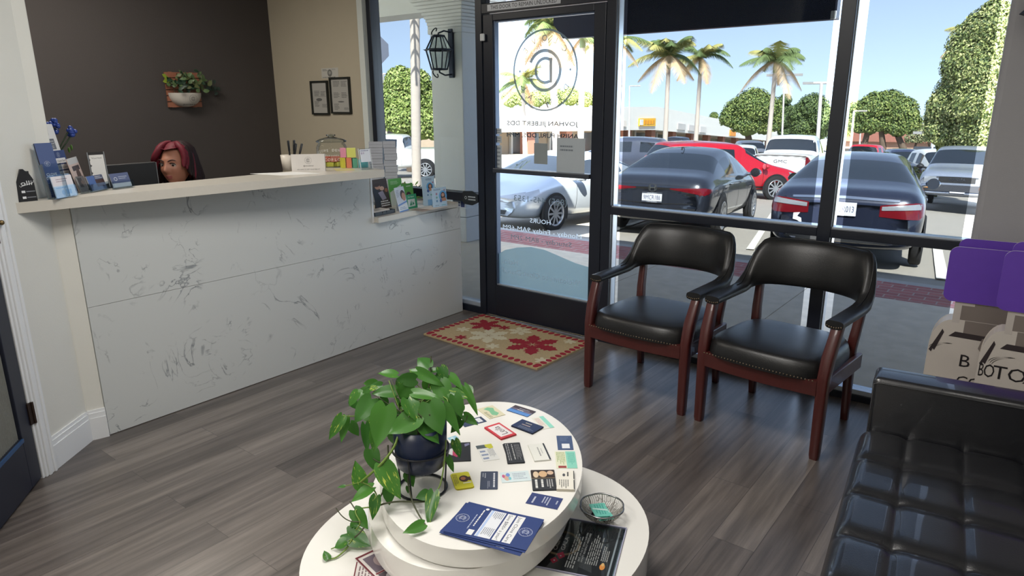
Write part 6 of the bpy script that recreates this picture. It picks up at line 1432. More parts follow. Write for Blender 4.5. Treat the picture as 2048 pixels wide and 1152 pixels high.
    for i in range(14):
        ph = 0.01 + 1.62 * i / 13
        row = []
        for j in range(40):
            th = 2 * pi * j / 40; q = 1.10 + 0.03 * sin(5 * th + i)
            x, y, z = 0.074 * sin(ph) * sin(th) * q, -0.092 * sin(ph) * cos(th) * q, 0.118 * cos(ph) * 1.10
            if cos(th) > 0.30 and z < 0.075: z = max(z, 0.075 + 0.02 * abs(sin(th))); 
            row.append(H(x, y + 0.006, z + 0.006))
        cap_.append(row)
    g.grid(cap_, 0, None, True, True)
    def lock(th, r0, drop, out, mat, wv, fwd=0.0):
        pts = []; x0, z0 = rnd.uniform(-0.012, 0.012), 0.122
        for k in range(9):
            t_ = k / 8; ph = min(1.35, 0.25 + 1.5 * t_); rad = 1.15 + out * t_
            x = 0.078 * sin(ph) * sin(th) * rad; y = -0.092 * sin(ph) * cos(th) * rad - fwd * t_; z = 0.125 * cos(ph) - drop * max(0, t_ - 0.35) ** 1.2 + 0.01
            pts.append(H(x + wv * sin(9 * t_ + th * 3), y + wv * cos(8 * t_ + th), z))
        g.tube(pts, [r0 * w for w in (0.5, .9, 1.1, 1.2, 1.2, 1.1, 0.95, .7, .25)], 8, mat)
    for k in range(34):
        th = radians(78) + radians(214) * k / 33
        lock(th, 0.020, rnd.uniform(0.15, 0.24), rnd.uniform(0.15, 0.45), 0 if rnd.random() < 0.62 else 1, rnd.uniform(.004, .010))
    for k in range(22):
        th = radians(95) + radians(170) * k / 21
        lock(th, 0.024, rnd.uniform(0.22, 0.30), rnd.uniform(0.3, 0.6), 1, rnd.uniform(.006, .012))
    for s, k0 in ((-1, 1), (1, 3)):
        for k in range(k0, 7): lock(s * radians(36 + 9 * k), 0.018, 0.02 + 0.02 * k, 0.30 - 0.02 * k, 0 if k < 6 else 1, 0.006, 0.004)
    for k in range(12): lock(radians(rnd.uniform(60, 300)), 0.016, 0.04, 0.08, 0 if k % 3 else 1, 0.006)
    g.build('hair', [HRED, HDK], p)
    stl = thing('stool', 'dark desk stool under the seated person behind the counter', 'stool', (hip.x, hip.y, 0))
    zh = hip.z - 0.10
    MB().lathe([(0, zh - 0.05), (0.19, zh - 0.05), (0.205, zh - 0.03), (0.2, zh), (0, zh + 0.004)], 28, 0, T(hip.x, hip.y, 0)).build('seat', M_lea, stl)
    MB().lathe([(0.025, 0.05), (0.025, zh - 0.05)], 12, 0, T(hip.x, hip.y, 0)).build('column', pm('dark steel', (60, 62, 66), 0.35, 0.8), stl)
    MB().lathe([(0.24, 0), (0.24, 0.02), (0.05, 0.05), (0, 0.05)], 28, 0, T(hip.x, hip.y, 0)).build('base', pm('dark steel', (60, 62, 66), 0.35, 0.8), stl)
build_person()
# ================================================================== outside: paving, arcade
M_conc = pm('grey concrete paving', (204, 194, 178), 0.9, 0, 0.22, 9, 0.15, 60)
M_asph = pm('pale worn asphalt', (158, 152, 142), 0.95, 0, 0.14, 5, 0.2, 40)
M_stuc = pm('white stucco', (214, 214, 212), 0.85, 0, 0.03, 5, 0.1, 60)
def brickmat():
    m, nt, b = node_mat('pink brick paving', 0.9)
    tc = nt.nodes.new('ShaderNodeTexCoord'); br = nt.nodes.new('ShaderNodeTexBrick'); br.inputs['Scale'].default_value = 1
    br.inputs['Brick Width'].default_value = 0.2; br.inputs['Row Height'].default_value = 0.1; br.inputs['Mortar Size'].default_value = 0.006
    br.inputs['Color1'].default_value = lin((176, 112, 108)); br.inputs['Color2'].default_value = lin((156, 96, 94)); br.inputs['Mortar'].default_value = lin((170, 156, 148))
    nt.links.new(tc.outputs['Object'], br.inputs[0]); nt.links.new(br.outputs[0], b.inputs['Base Color']); return m
g = MB()
for x0, x1 in ((-14, -9.3), (-9.3, -5.6), (-5.6, -3.1), (-3.1, -1.6), (-1.6, 0.4), (0.4, 6)): g.box((x0 + 0.004, 4.07, -0.7), (x1 - 0.004, 6.45, -0.02))
g.box((-14, 4.07, -0.7), (6, 6.45, -0.026))
struct(g.build('sidewalk', M_conc))
struct(MB().box((-14, 6.46, -0.7), (6, 7.08, -0.022)).build('path_strip', brickmat()))
struct(MB().box((-14, 7.09, -0.9), (6, 7.24, -0.03)).build('kerb', pm('kerb concrete', (170, 168, 164), 0.9, 0, 0.1, 12)))
g = MB(); xs = [-150, -110, -80, -60, -45, -35, -28, -22, -17, -13, -10, -7.5, -5, -2.5, 0, 2.5, 5, 9, 15, 30, 60]; ys = [7.24, 8, 9, 10.5, 12, 14, 17, 21, 26, 33, 42, 55, 75, 100, 140, 200, 280]
g.grid([[(x, y, gz(x, y)) for x in xs] for y in ys]); struct(g.build('ground', M_asph))
M_line = pm('worn white line paint', (224, 220, 208), 0.9, 0, 0.1, 20)
def gl(px, py): return gp(px, py)
for nm, p0, p1, wd in (('trim_4', (1300, 520), (1395, 462), 0.10), ('trim_5', (1500, 500), (1548, 425), 0.10), ('trim_6', (1885, 560), (1870, 470), 0.12), ('trim_7', (1205, 470), (1290, 440), 0.1)):
    a, b = gl(*p0), gl(*p1); a.y = max(a.y, 7.3); d = (b - a); d.z = 0; n = Vector((-d.y, d.x, 0)).normalized() * wd / 2
    N = 8; rows = []
    for k in range(N + 1):
        p = a + (b - a) * (k / N); rows.append([(q.x, q.y, gz(q.x, q.y) + 0.012) for q in (p - n, p + n)])
    struct(MB().grid(rows).build(nm, M_line))
# shading canopy over the pavement, beam and column, shading mass above the shop
struct(MB().box((-14, 4.13, 3.05), (-3.9, 6.75, 3.35)).box((-3.9, 4.13, 3.05), (6, 5.6, 3.35)).build('shade_canopy', M_stuc))  # unseen; put in and sized to keep the pavement in shade
struct(MB().box((-14, -2.4, 2.96), (6, 4.12, 4.0)).build('shade_roof', M_stuc))  # unseen; added so that the building casts a shadow
cq = fl(933, 484, -0.02)
cw = cq.x - fl(878, 470, -0.02).x; cw = 0.50
CX0, CX1, CY0, CY1 = cq.x - cw, cq.x, cq.y, cq.y + 0.46
g = MB()
g.box((CX0, CY0, -0.02), (CX1, CY1, 2.62))
for z0, z1, e in ((-0.02, 0.28, 0.03), (0.285, 0.40, 0.022), (2.40, 2.46, 0.02)): g.box((CX0 - e, CY0 - e, z0), (CX1 + e, CY1 + e, z1))
n = 10
for k in range(n):
    t = k / n; e = 0.02 + 0.20 * t ** 1.6; g.box((CX0 - e, CY0 - e, 2.46 + 0.36 * t), (CX1 + e, CY1 + e, 2.46 + 0.36 * (t + 1.0 / n)))
g.box((CX0 - 0.24, CY0 - 0.24, 2.82), (CX1 + 0.24, CY1 + 0.24, 3.05))
struct(g.build('pillar', M_stuc, bevel=0.01))
zb = yp(745, 60, CY0 + 0.1).z
struct(MB().box((-14, CY0 + 0.02, 2.66), (CX0 - 0.02, CY1 - 0.02, 3.05)).build('beam', M_stuc))
# hanging dark sign board over the pavement (seen from behind)
ya_ = 5.2
a, b = yp(1112, 30, ya_), yp(1675, 38, ya_); a2, b2_ = yp(1131, 78, ya_), yp(1675, 38.5, ya_)
z1 = a2.z; z2 = b2_.z; zb_ = (z1 + z2) / 2
g = MB().prism([(a.x, zb_ + 0.12), (a2.x, zb_), (b.x, zb_), (b.x, 2.86), (a.x, 2.86)], -0.04, 0.04, 0, T(0, ya_, 0) @ dm)
hs = g.build('hanging_sign', pm('dark blue sign board', (44, 50, 74), 0.5, 0, 0.1, 8), bevel=0.01)
tag(hs, 'long dark blue board hanging outside above the wide window', 'sign')
g = MB()
for t_ in (0.12, 0.5, 0.88): x = a.x + (b.x - a.x) * t_; g.tube([(x, ya_, 2.85), (x, ya_, 3.06)], 0.012, 8)
g.build('hanger', pm('dark steel', (60, 62, 66), 0.35, 0.8), hs)
MB().box((b.x - 0.03, ya_ - 0.06, zb_ - 0.0), (b.x + 0.0, ya_ - 0.04, zb_ + 0.05)).build('end_clip', pm('white plastic', (222, 226, 228), 0.4), hs)
# lantern on the column
lt = thing('wall_lantern', 'dark six-sided wall lantern with scrolls on the white arcade column', 'lantern', (0, 0, 0))
M_iron = pm('dark wrought iron', (40, 46, 58), 0.45, 0.5, 0.1, 30)
ly = CY0; p_t, p_b = yp(903, 58, ly), yp(903, 156, ly); lx = p_t.x; zt_, zb2 = p_t.z, p_b.z; hh = zt_ - zb2
tip = at_dist(846, 101, (lx, ly - 0.24, 0)); R1 = 0.15
cx_, cyy = lx - 0.02, ly - 0.20
MB().box((lx - 0.035, ly - 0.03, zb2), (lx + 0.035, ly, zt_)).build('back_plate', M_iron, lt, bevel=0.006)
def hexr(r, z): return [(cx_ + r * cos(pi / 3 * k + pi / 6), cyy + r * sin(pi / 3 * k + pi / 6), z) for k in range(6)]
zm = zb2 + hh * 0.56; zlo = zb2 + hh * 0.17; zhi = zb2 + hh * 0.84
g = MB()
for a_, b_ in ((hexr(R1, zm), hexr(R1 * 0.62, zlo)), (hexr(R1, zm), hexr(R1 * 0.45, zhi))):
    for k in range(6): g.tube([a_[k], b_[k]], 0.008, 6)
for rg in (hexr(R1 * 1.06, zm), hexr(R1 * 0.62, zlo), hexr(R1 * 0.45, zhi)): g.tube(rg, 0.010, 6, closed=True)
g.add(hexr(R1 * 0.5, zhi), [tuple(range(6))]); g.add(hexr(R1 * 0.64, zlo), [tuple(range(6))])
g.tube([(tip.x, tip.y, zm), (cx_ - R1 * 0.8, cyy, zm)], [0.002, 0.012], 6)
g.build('cage', M_iron, lt)
g = MB()
for a_, b_ in ((hexr(R1 * 0.97, zm), hexr(R1 * 0.60, zlo)), (hexr(R1 * 0.97, zm), hexr(R1 * 0.43, zhi))):
    for k in range(6): g.add([a_[k], a_[(k + 1) % 6], b_[(k + 1) % 6], b_[k]], [(0, 1, 2, 3)])
g.build('glass', glass_mat('frosted lantern glass', (222, 230, 232), 0.08, 0.2), lt)
for z_, s_ in ((zb2 + hh * 0.93, 1), (zb2 + hh * 0.07, -1)):
    g = MB().tube([(lx, ly - 0.03, z_), (lx - 0.01, ly - 0.12, z_ + 0.01 * s_), (cx_, cyy, z_ - 0.02 * s_)], 0.009, 7)
    g.tube([(cx_ + 0.03 * cos(t_) - 0.03, cyy - 0.035 + 0.03 * sin(t_), z_ + 0.0 * s_ + 0.035 * sin(t_ * 1.0) * s_) for t_ in [k * 0.45 for k in range(11)]], 0.007, 6)
    g.tube([(cx_, cyy, z_ - 0.02 * s_), (cx_, cyy, zhi if s_ > 0 else zlo)], 0.009, 6)
    g.build('scroll_bracket', M_iron, lt)
# same lantern at the far right, only its edge in the frame: mounted on the right wall column inside the frame edge
p = yp(2046, 36, 3.86)
wl2 = thing('wall_lamp', 'dark angular wall lamp cut by the right edge of the picture', 'lamp', (p.x + 0.06, 3.9, p.z))
MB().box((p.x + 0.02, 3.885, p.z - 0.08), (p.x + 0.10, 3.8995, p.z + 0.08)).build('back_plate', M_iron, wl2, bevel=0.004)
g = MB().lathe([(0.0, -0.07), (0.03, -0.06), (0.045, 0.0), (0.075, 0.012), (0.04, 0.05), (0.0, 0.06)], 6, 0, T(p.x + 0.06, 3.82, p.z), False); g.tube([(p.x + 0.06, 3.82, p.z + 0.055), (p.x + 0.06, 3.885, p.z + 0.05)], 0.008, 6); g.build('shade', M_iron, wl2)
# ================================================================== vehicles
from mathutils.bvhtree import BVHTree
M_tyre = pm('black tyre rubber', (30, 30, 32), 0.85, 0, 0.1, 40); M_rim = pm('alloy rim', (176, 178, 182), 0.3, 0.7, 0.05)
M_darkrim = pm('dark alloy rim', (66, 66, 70), 0.35, 0.7, 0.05)
M_cgl = pm('dark car glass', (30, 36, 42), 0.04, 0, 0.05, 5, spec=1.0)
M_red = pm('red lamp lens', (104, 16, 26), 0.15, 0, 0.08, 30, coat=0.5); M_clr = pm('clear lamp lens', (158, 162, 168), 0.12, 0.3, 0.05, coat=0.5); M_amb = pm('amber lamp lens', (206, 130, 50), 0.2)
M_blk = pm('black car plastic', (26, 27, 30), 0.55); M_chr = pm('chrome', (214, 216, 220), 0.12, 1.0)
def paint(name, col, rough=0.25, metal=0.3): return pm('car paint ' + name, col, rough, metal, 0.02, 6, coat=0.8)
SEDAN = dict(L=4.6, wb=2.72, rx=0.98, R=0.335, st=[(0.0, .34, .70, .80, .72, .60), (.05, .27, .80, .93, .84, .72), (.18, .24, .87, 1.00, .885, .74), (.62, .22, .93, 1.03, .905, .70), (1.42, .21, .95, 1.375, .91, .56), (2.15, .21, .94, 1.445, .91, .575), (2.23, .21, .94, 1.445, .91, .575), (2.86, .21, .92, 1.40, .91, .56), (3.62, .22, .90, 1.00, .90, .66), (4.15, .23, .80, .90, .87, .60), (4.48, .26, .66, .76, .80, .52), (4.6, .32, .56, .62, .66, .42)],
    kind=['b', 'b', 'b', 'rw', 'g', 'p', 'g', 'ws', 'b', 'b', 'b'])
SUV = dict(L=4.75, wb=2.8, rx=0.95, R=0.37, st=[(0.0, .42, .85, 1.0, .80, .68), (.06, .34, .95, 1.10, .88, .74), (.14, .3, 1.02, 1.16, .91, .72), (.42, .28, 1.04, 1.66, .92, .66), (.55, .28, 1.04, 1.70, .92, .66), (1.45, .28, 1.03, 1.755, .93, .66), (1.55, .28, 1.03, 1.755, .93, .66), (2.5, .28, 1.02, 1.74, .93, .65), (2.62, .28, 1.02, 1.72, .93, .64), (3.45, .28, 1.02, 1.12, .92, .72), (4.2, .3, .95, 1.04, .90, .66), (4.62, .34, .78, .88, .84, .58), (4.75, .42, .66, .72, .70, .46)],
    kind=['b', 'b', 'rw', 'p', 'g', 'p', 'g', 'p', 'ws', 'b', 'b', 'b'])
PICK = dict(L=5.85, wb=3.75, rx=1.15, R=0.41, st=[(0.0, .55, 1.10, 1.22, .93, .90), (.04, .50, 1.16, 1.28, .96, .92), (1.98, .48, 1.18, 1.29, .97, .92), (2.02, .48, 1.18, 1.30, .97, .90), (2.12, .46, 1.20, 1.86, .97, .72), (2.28, .46, 1.20, 1.90, .97, .72), (3.05, .46, 1.19, 1.94, .97, .72), (3.15, .46, 1.19, 1.94, .97, .72), (3.85, .46, 1.18, 1.90, .97, .70), (4.62, .46, 1.18, 1.30, .96, .80), (5.4, .46, 1.12, 1.24, .95, .78), (5.78, .5, 1.0, 1.12, .93, .76), (5.85, .56, .95, 1.02, .88, .70)],
    kind=['b', 'b', 'b', 'rw', 'p', 'g', 'p', 'g', 'ws', 'b', 'b', 'b'])
def car(label, cat, spec, rear, head, s, col, group=None, near=False, far=False, rim=None, gname='car', roll=True):
    """vehicle built along +x (rear bumper at 0), placed with its rear-axle ground point at `rear`, pointing to `head`"""
    st, kinds = spec['st'], spec['kind']; rings = []
    for x, zb, belt, top, w, wr in st:
        gh = top - belt > 0.25
        half = [(0, zb), (w * .78, zb), (w * .955, zb + .08), (w, (zb + belt) / 2 + .02), (w * .99, belt - .07), (w * .955, belt)]
        if gh: half += [(wr + (w * .955 - wr) * .20, top - .085), (wr * .92, top - .022), (wr * .55, top), (0, top + .012)]
        else: half += [(w * .90, belt + (top - belt) * .55), (w * .80, top - .006), (w * .45, top + .004), (0, top + .008)]
        rings.append([(x, -y, z) for y, z in half] + [(x, y, z) for y, z in half[-2:0:-1]])
    n = len(rings[0]); vs = [p for r in rings for p in r]; fs = []; ms = []
    for i in range(len(rings) - 1):
        k = kinds[i]
        for j in range(n):
            fs.append((i * n + j, i * n + (j + 1) % n, (i + 1) * n + (j + 1) % n, (i + 1) * n + j))
            jj = j if j < 9 else n - 1 - j
            m = 0
            if jj == 5 and k == 'g': m = 1 if j < 9 else 2
            if jj in (6, 7, 8) and k == 'rw': m = 3
            if jj in (6, 7, 8) and k == 'ws': m = 4
            ms.append(m)
    fs.append(tuple(range(n))); ms.append(0); fs.append(tuple(range((len(rings) - 1) * n + n - 1, (len(rings) - 1) * n - 1, -1))); ms.append(0)
    me = bpy.data.meshes.new('tmp'); me.from_pydata(vs, [], fs)
    for k in range(5): me.materials.append(None)
    me.polygons.foreach_set('material_index', ms); me.update()
    o = bpy.data.objects.new('tmp', me); COL.objects.link(o)
    sm = o.modifiers.new('s', 'SUBSURF'); sm.levels = 1 if far else 2; sm.render_levels = sm.levels
    ev = o.evaluated_get(bpy.context.evaluated_depsgraph_get()).to_mesh()
    V = [v.co.copy() for v in ev.vertices]; F = [tuple(p.vertices) for p in ev.polygons]; MI = [p.material_index for p in ev.polygons]
    o.evaluated_get(bpy.context.evaluated_depsgraph_get()).to_mesh_clear(); bpy.data.objects.remove(o)
    bvh = BVHTree.FromPolygons(V, F)
    d = Vector((head[0] - rear[0], head[1] - rear[1], 0)).normalized(); lft = Vector((-d.y, d.x, 0))
    rz_ = gz(rear[0], rear[1]); hz = gz(rear[0] + d.x * 3, rear[1] + d.y * 3)
    dd = Vector((d.x * 3, d.y * 3, hz - rz_)).normalized(); up = dd.cross(lft).normalized()
    Mc = Matrix((dd, lft, up)).transposed().to_4x4(); Mc.translation = (rear[0], rear[1], rz_)
    Mc = Mc @ S(s) @ T(-spec['rx'], 0, 0)
    t = thing(gname, label, cat, (rear[0], rear[1], rz_), group)
    pc = col
    def sub(idx, name, mat, off=0.0):
        used = {}; g = MB(); 
        fl_ = [f for f, m in zip(F, MI) if m == idx]
        if not fl_: return None
        vv = []; ff = []
        for f in fl_:
            ff.append(tuple(used.setdefault(i, len(used)) for i in f))
        inv = sorted(used, key=used.get); g.add([V[i] for i in inv], ff, 0, Mc, True)
        return g.build(name, mat, t)
    body = sub(0, 'body', pc); sub(1, 'side_window', M_cgl); sub(2, 'side_window', M_cgl); sub(3, 'rear_window', M_cgl); sub(4, 'windshield', M_cgl)
    def hit(p, dr, off=0.006):
        p = Vector(p); dr = Vector(dr); r = bvh.ray_cast(p, dr)
        return (r[0] - dr * off) if r[0] is not None else None
    def patch(name, rows, dr, mat, parent=t, off=0.006):
        rr = []
        for row in rows:
            q = [hit(p, dr, off) for p in row]
            if any(v is None for v in q): continue
            rr.append(q)
        if len(rr) > 1: return MB().grid(rr, 0, Mc).build(name, mat, parent)
    R, w = spec['R'], max(a[4] for a in st); wbx = (spec['rx'], spec['rx'] + spec['wb'])
    rm = rim or M_rim
    for x in wbx:
        for sy in (-1, 1):
            y = sy * (w * 0.985); Mw_ = Mc @ T(x, y, R) @ RX(-sy * pi / 2)
            g = MB().disc((x, 0), R * 1.16, 0, 0, Mc @ T(0, y + sy * 0.006, R) @ RX(pi / 2), 30, R * 0.86, -0.35, pi + 0.35); g.build('wheel_arch', M_blk, t)
            g = MB().lathe([(R * .66, -.10), (R * .9, -.115), (R, -.09), (R, .01), (R * .93, .03), (R * .68, .034)], 28 if not far else 14, 0, Mw_, True, False)
            wh = g.build('wheel', M_tyre, t)
            g = MB().disc((0, 0), R * .70, -0.02, 1, Mw_, 24); 
            if not far:
                g.lathe([(R * .70, -.02), (R * .71, .034), (R * .64, .034), (R * .62, -.01)], 28, 0, Mw_, True, False)
                for k in range(5 if not near else 10):
                    a_ = 2 * pi * k / (5 if not near else 10); ww = R * (.10 if not near else .06)
                    g.add([(R * .1 * cos(a_) - ww * sin(a_), R * .1 * sin(a_) + ww * cos(a_), .02), (R * .66 * cos(a_) - ww * sin(a_), R * .66 * sin(a_) + ww * cos(a_), .028), (R * .66 * cos(a_) + ww * sin(a_), R * .66 * sin(a_) - ww * cos(a_), .028), (R * .1 * cos(a_) + ww * sin(a_), R * .1 * sin(a_) - ww * cos(a_), .02)], [(0, 1, 2, 3)], 0, Mw_)
                g.disc((0, 0), R * .16, .024, 0, Mw_, 16)
            else: g.disc((0, 0), R * .5, -.01, 0, Mw_, 12)
            g.build('rim', [rm, M_blk], wh)
    return dict(t=t, Mc=Mc, hit=hit, patch=patch, spec=spec, s=s, w=w)
def lerp_rows(top, bot, nr=5, nc=12):
    def samp(pl, u):
        u *= len(pl) - 1; i = min(int(u), len(pl) - 2); f = u - i
        return [pl[i][k] + (pl[i + 1][k] - pl[i][k]) * f for k in range(3)]
    rows = []
    for r in range(nr):
        v = r / (nr - 1); rows.append([[a + (b - a) * v for a, b in zip(samp(top, c / (nc - 1)), samp(bot, c / (nc - 1)))] for c in range(nc)])
    return rows
def rear_lamps(c, z0, z1, y0, y1, wrap=0.35, inner_h=None, clear=None):
    """lamps on both rear corners: patch seen from behind plus its wrap on the flank"""
    w = c['w']
    for s in (-1, 1):
        ih = inner_h or (z1 - z0)
        top = [(-1, s * y0, z0 + ih), (-1, s * (y0 + y1) / 2, (z0 + ih + z1) / 2 + 0.01), (-1, s * y1, z1)]; bot = [(-1, s * y0, z0 + ih * 0.1), (-1, s * (y0 + y1) / 2, z0), (-1, s * y1, z0)]
        l = c['patch']('tail_light', lerp_rows(top, bot), (1, 0, 0), M_red)
        if l and clear: c['patch']('reverse_lens', lerp_rows([(-1, s * (y0 + .02), z0 + ih * .92), (-1, s * (y1 - .05), z1 - .012)], [(-1, s * (y0 + .02), z0 + ih * .6), (-1, s * (y1 - .05), z0 + (z1 - z0) * .6)]), (1, 0, 0), M_clr, l, 0.012)
        top = [(.03, s * 2, z1), (wrap, s * 2, z1 - .02)]; bot = [(.03, s * 2, z0), (wrap, s * 2, (z0 + z1) / 2)]
        if l: c['patch']('lamp_wrap', lerp_rows(top, bot, 4, 8), (0, -s, 0), M_red, l)
def plate(c, x_from, y, z, txt, front=False, wd=0.33, sub=None, name='license_plate', top=None):
    dr = (1, 0, 0) if not front else (-1, 0, 0)
    p = c['hit']((x_from, y, z), dr, 0.02)
    if p is None: return
    f = Vector((0, -1, 0)) if not front else Vector((0, 1, 0))
    M = c['Mc'] @ frame(p + Vector((0, wd / 2 if not front else -wd / 2, -0.082)), f, (0, 0, 1))
    art = [('r', 0, 0, 1, 1, (206, 208, 212))]
    art += [('t', txt, 0.5, 0.27, 0.84, 0.45, (44, 50, 92))] if txt else [('l', 0.08, 0.25, 0.98, 0.75, 1, (120, 126, 150))]
    if sub: art += [('r', 0.0, 0.0, 1, 0.16, (60, 64, 74)), ('t', sub, 0.5, 0.03, 0.5, 0.11, (214, 216, 220))]
    if top: art += [('r', 0.0, 0.86, 1, 1, (60, 64, 74)), ('t', top, 0.5, 0.88, 0.5, 0.08, (214, 216, 220))]
    s = c['s']; M = M.to_3x3().normalized().to_4x4() if False else M
    return card(name, None, None, M, wd, 0.165, 0.006, (70, 74, 84), art, c['t'])
def mirrors(c, x, z, mat, w=None, only=None):
    w = w or c['w']
    for s in (only or (-1, 1)):
        g = MB().sphere((x, s * (w + 0.10), z), 0.1, 14, 10, 0, c['Mc'], (0.75, 1.05, 0.68)); g.tube([c['Mc'] @ Vector((x + 0.05, s * w * 0.88, z - 0.05)), c['Mc'] @ Vector((x + 0.02, s * (w + 0.04), z - 0.02))], 0.025, 8); m = g.build('mirror', mat, c['t'])
        MB().disc((0, 0), 0.085, 0, 0, c['Mc'] @ T(x - 0.077, s * (w + 0.1), z) @ RY(-pi / 2), 16, sy=1.0).build('mirror_glass', M_chr, m)
def handles(c, xs, z):
    for x in xs:
        for s in (-1, 1):
            p = c['hit']((x, s * 2, z), (0, -s, 0), 0.012)
            if p: MB().box((p.x - 0.09, p.y - 0.012, p.z - 0.014), (p.x + 0.09, p.y + 0.012, p.z + 0.014), 0, c['Mc']).build('door_handle', M_chr, c['t'], bevel=0.004)
def door_lines(c, xs, z0, z1):
    for x in xs:
        for s in (-1, 1): c['patch']('door_gap', lerp_rows([(x - .005, s * 2, z1), (x + .005, s * 2, z1)], [(x - .005, s * 2, z0), (x + .005, s * 2, z0)], 8, 2), (0, -s, 0), M_blk, c['t'], 0.003)
def letters(c, txt, x_from, z, wd, h, mat, dr=1, name='lettering', y=0):
    p = c['hit']((x_from, y, z), (dr, 0, 0), 0.015); 
    if p is None: return
    f = Vector((0, -dr, 0)); M = c['Mc'] @ frame(p, f, (0, 0, 1)); g = MB().text(txt, M, width=wd, size=h, z=0.002); g.build(name, mat, c['t'])

def gR(px, R, py=290):
    d = ray(px, py); k = R / hypot(d.x, d.y); p = CAMP + d * k; p.z = gz(p.x, p.y); return p
def side_dir(px, turn=0.0):
    d = ray(px, 290); a = atan2(d.y, d.x) - pi / 2 + turn; return Vector((cos(a), sin(a), 0))      # image right
# ---- dark grey sedan behind the left armchair
rr_, rf_ = gp(1437, 470), gp(1523, 431)
dv = (rf_ - rr_); dv.z = 0; s1_ = 0.92; dvn = dv.normalized(); nl = Vector((-dvn.y, dvn.x, 0))
c = car('dark blue-grey sedan with a chrome trunk badge parked behind the left armchair', 'car', SEDAN, rr_ + nl * 0.88 * s1_, rr_ + nl * 0.88 * s1_ + dvn * 3, s1_, paint('dark slate blue', (44, 48, 58)), near=True)
for s in (-1, 1):
    l = c['patch']('tail_light', lerp_rows([(-1, s * .28, .80), (-1, s * .62, .815), (-1, s * .86, .825)], [(-1, s * .28, .785), (-1, s * .62, .74), (-1, s * .86, .70)]), (1, 0, 0), M_red)
    if l: c['patch']('lamp_wrap', lerp_rows([(.02, s * 2, .825), (.30, s * 2, .80)], [(.02, s * 2, .70), (.30, s * 2, .77)], 4, 8), (0, -s, 0), M_red, l)
plate(c, -1, 0.0, .645, '9MCR186', sub='OCEAN', top='VENTURA CA')
g = MB(); p = c['hit']((-1, 0, .80), (1, 0, 0), 0.02); Mb = c['Mc'] @ frame(p, (0, -1, 0), (0, 0, 1))
for sx in (-1, 1): g.poly([(sx * .030, -.045), (sx * .046, -.045), (sx * .056, .045), (sx * .036, .045)][::sx], 0.004, 0, Mb)
g.rect(-.034, -.008, .034, .010, 0.004, 0, Mb); g.disc((0, 0), .075, 0.003, 0, Mb, 28, .066, sy=.85); g.build('badge', M_chr, c['t'])
mirrors(c, 3.15, .99, M_chr); handles(c, (1.55, 2.42), .83); door_lines(c, (1.30, 2.20, 3.05), .3, .92)
p = c['hit']((1.62, 0, 3), (0, 0, -1), 0); MB().grid([[(p.x - .10, -.02, p.z), (p.x - .10, .02, p.z)], [(p.x - .09, -.014, p.z + .055), (p.x - .09, .014, p.z + .055)], [(p.x + .0, -.008, p.z + .045), (p.x + .0, .008, p.z + .045)], [(p.x + .1, -.002, p.z + .0), (p.x + .1, .002, p.z + .0)]], 0, c['Mc']).build('antenna_fin', M_blk, c['t'])
c['patch']('bumper_trim', lerp_rows([(-1, -.7, .50), (-1, 0, .47), (-1, .7, .50)], [(-1, -.7, .38), (-1, 0, .38), (-1, .7, .38)]), (1, 0, 0), M_blk)
c['patch']('trunk_gap', lerp_rows([(-1, -.66, .58), (-1, 0, .555), (-1, .66, .58)], [(-1, -.66, .566), (-1, 0, .542), (-1, .66, .566)], 2), (1, 0, 0), M_blk)
# ---- dark blue sedan behind the right armchair
ql, qr = at_dist(1545, 400, (-1.6, 7.6)), at_dist(1848, 440, (-0.75, 7.4))
w2_ = 1.81; A2 = Vector((-2.02, 7.75, 0)); B2 = Vector((-0.62, 7.55, 0))
A2 = CAMP + ray(1543, 400) * 1; dA_ = ray(1543, 405); dB_ = ray(1850, 430)
tA = 8.9 / hypot(dA_.x, dA_.y); tB = 8.6 / hypot(dB_.x, dB_.y)
PA, PB = CAMP + dA_ * tA, CAMP + dB_ * tB; ctr = (PA + PB) / 2; wv_ = PB - PA; wv_.z = 0; s2_ = wv_.length / 1.76
hd = Matrix.Rotation(radians(7), 3, 'Z') @ Vector((-wv_.y, wv_.x, 0)).normalized()
rc2 = ctr + hd * (0.98 - 0.10) * s2_
c = car('dark blue sedan with a chrome trunk strip behind the right armchair', 'car', SEDAN, rc2, rc2 + hd * 3, s2_, paint('navy blue', (36, 42, 60)), near=True)
rear_lamps(c, .66, .86, .40, .885, .34, .15, True)
c['patch']('chrome_strip', lerp_rows([(-1, -.60, .885), (-1, 0, .905), (-1, .60, .885)], [(-1, -.60, .858), (-1, 0, .872), (-1, .60, .858)], 2, 16), (1, 0, 0), M_chr, c['t'], 0.01)
plate(c, -1, 0.02, .745, '7WUR013'); mirrors(c, 3.15, .99, M_chr); door_lines(c, (1.30, 2.20, 3.05), .3, .92); handles(c, (1.55, 2.42), .83)
c['patch']('bumper_trim', lerp_rows([(-1, -.75, .46), (-1, 0, .44), (-1, .75, .46)], [(-1, -.75, .34), (-1, 0, .34), (-1, .75, .34)]), (1, 0, 0), M_blk)
c['patch']('chrome_trim', lerp_rows([(-1, -.72, .50), (-1, 0, .485), (-1, .72, .50)], [(-1, -.72, .485), (-1, 0, .468), (-1, .72, .485)], 2), (1, 0, 0), M_chr)
g = MB(); p = c['hit']((-1, .52, .60), (1, 0, 0), 0.012); Mb = c['Mc'] @ frame(p, (0, -1, 0), (0, 0, 1))
g.poly([(-.05, .06), (.03, .07), (.0, .02), (.05, .0), (.06, -.07), (.0, -.03), (-.05, -.02)], 0.002, 0, Mb); g.build('sticker', pm('white sticker', (220, 222, 226), 0.5), c['t'])
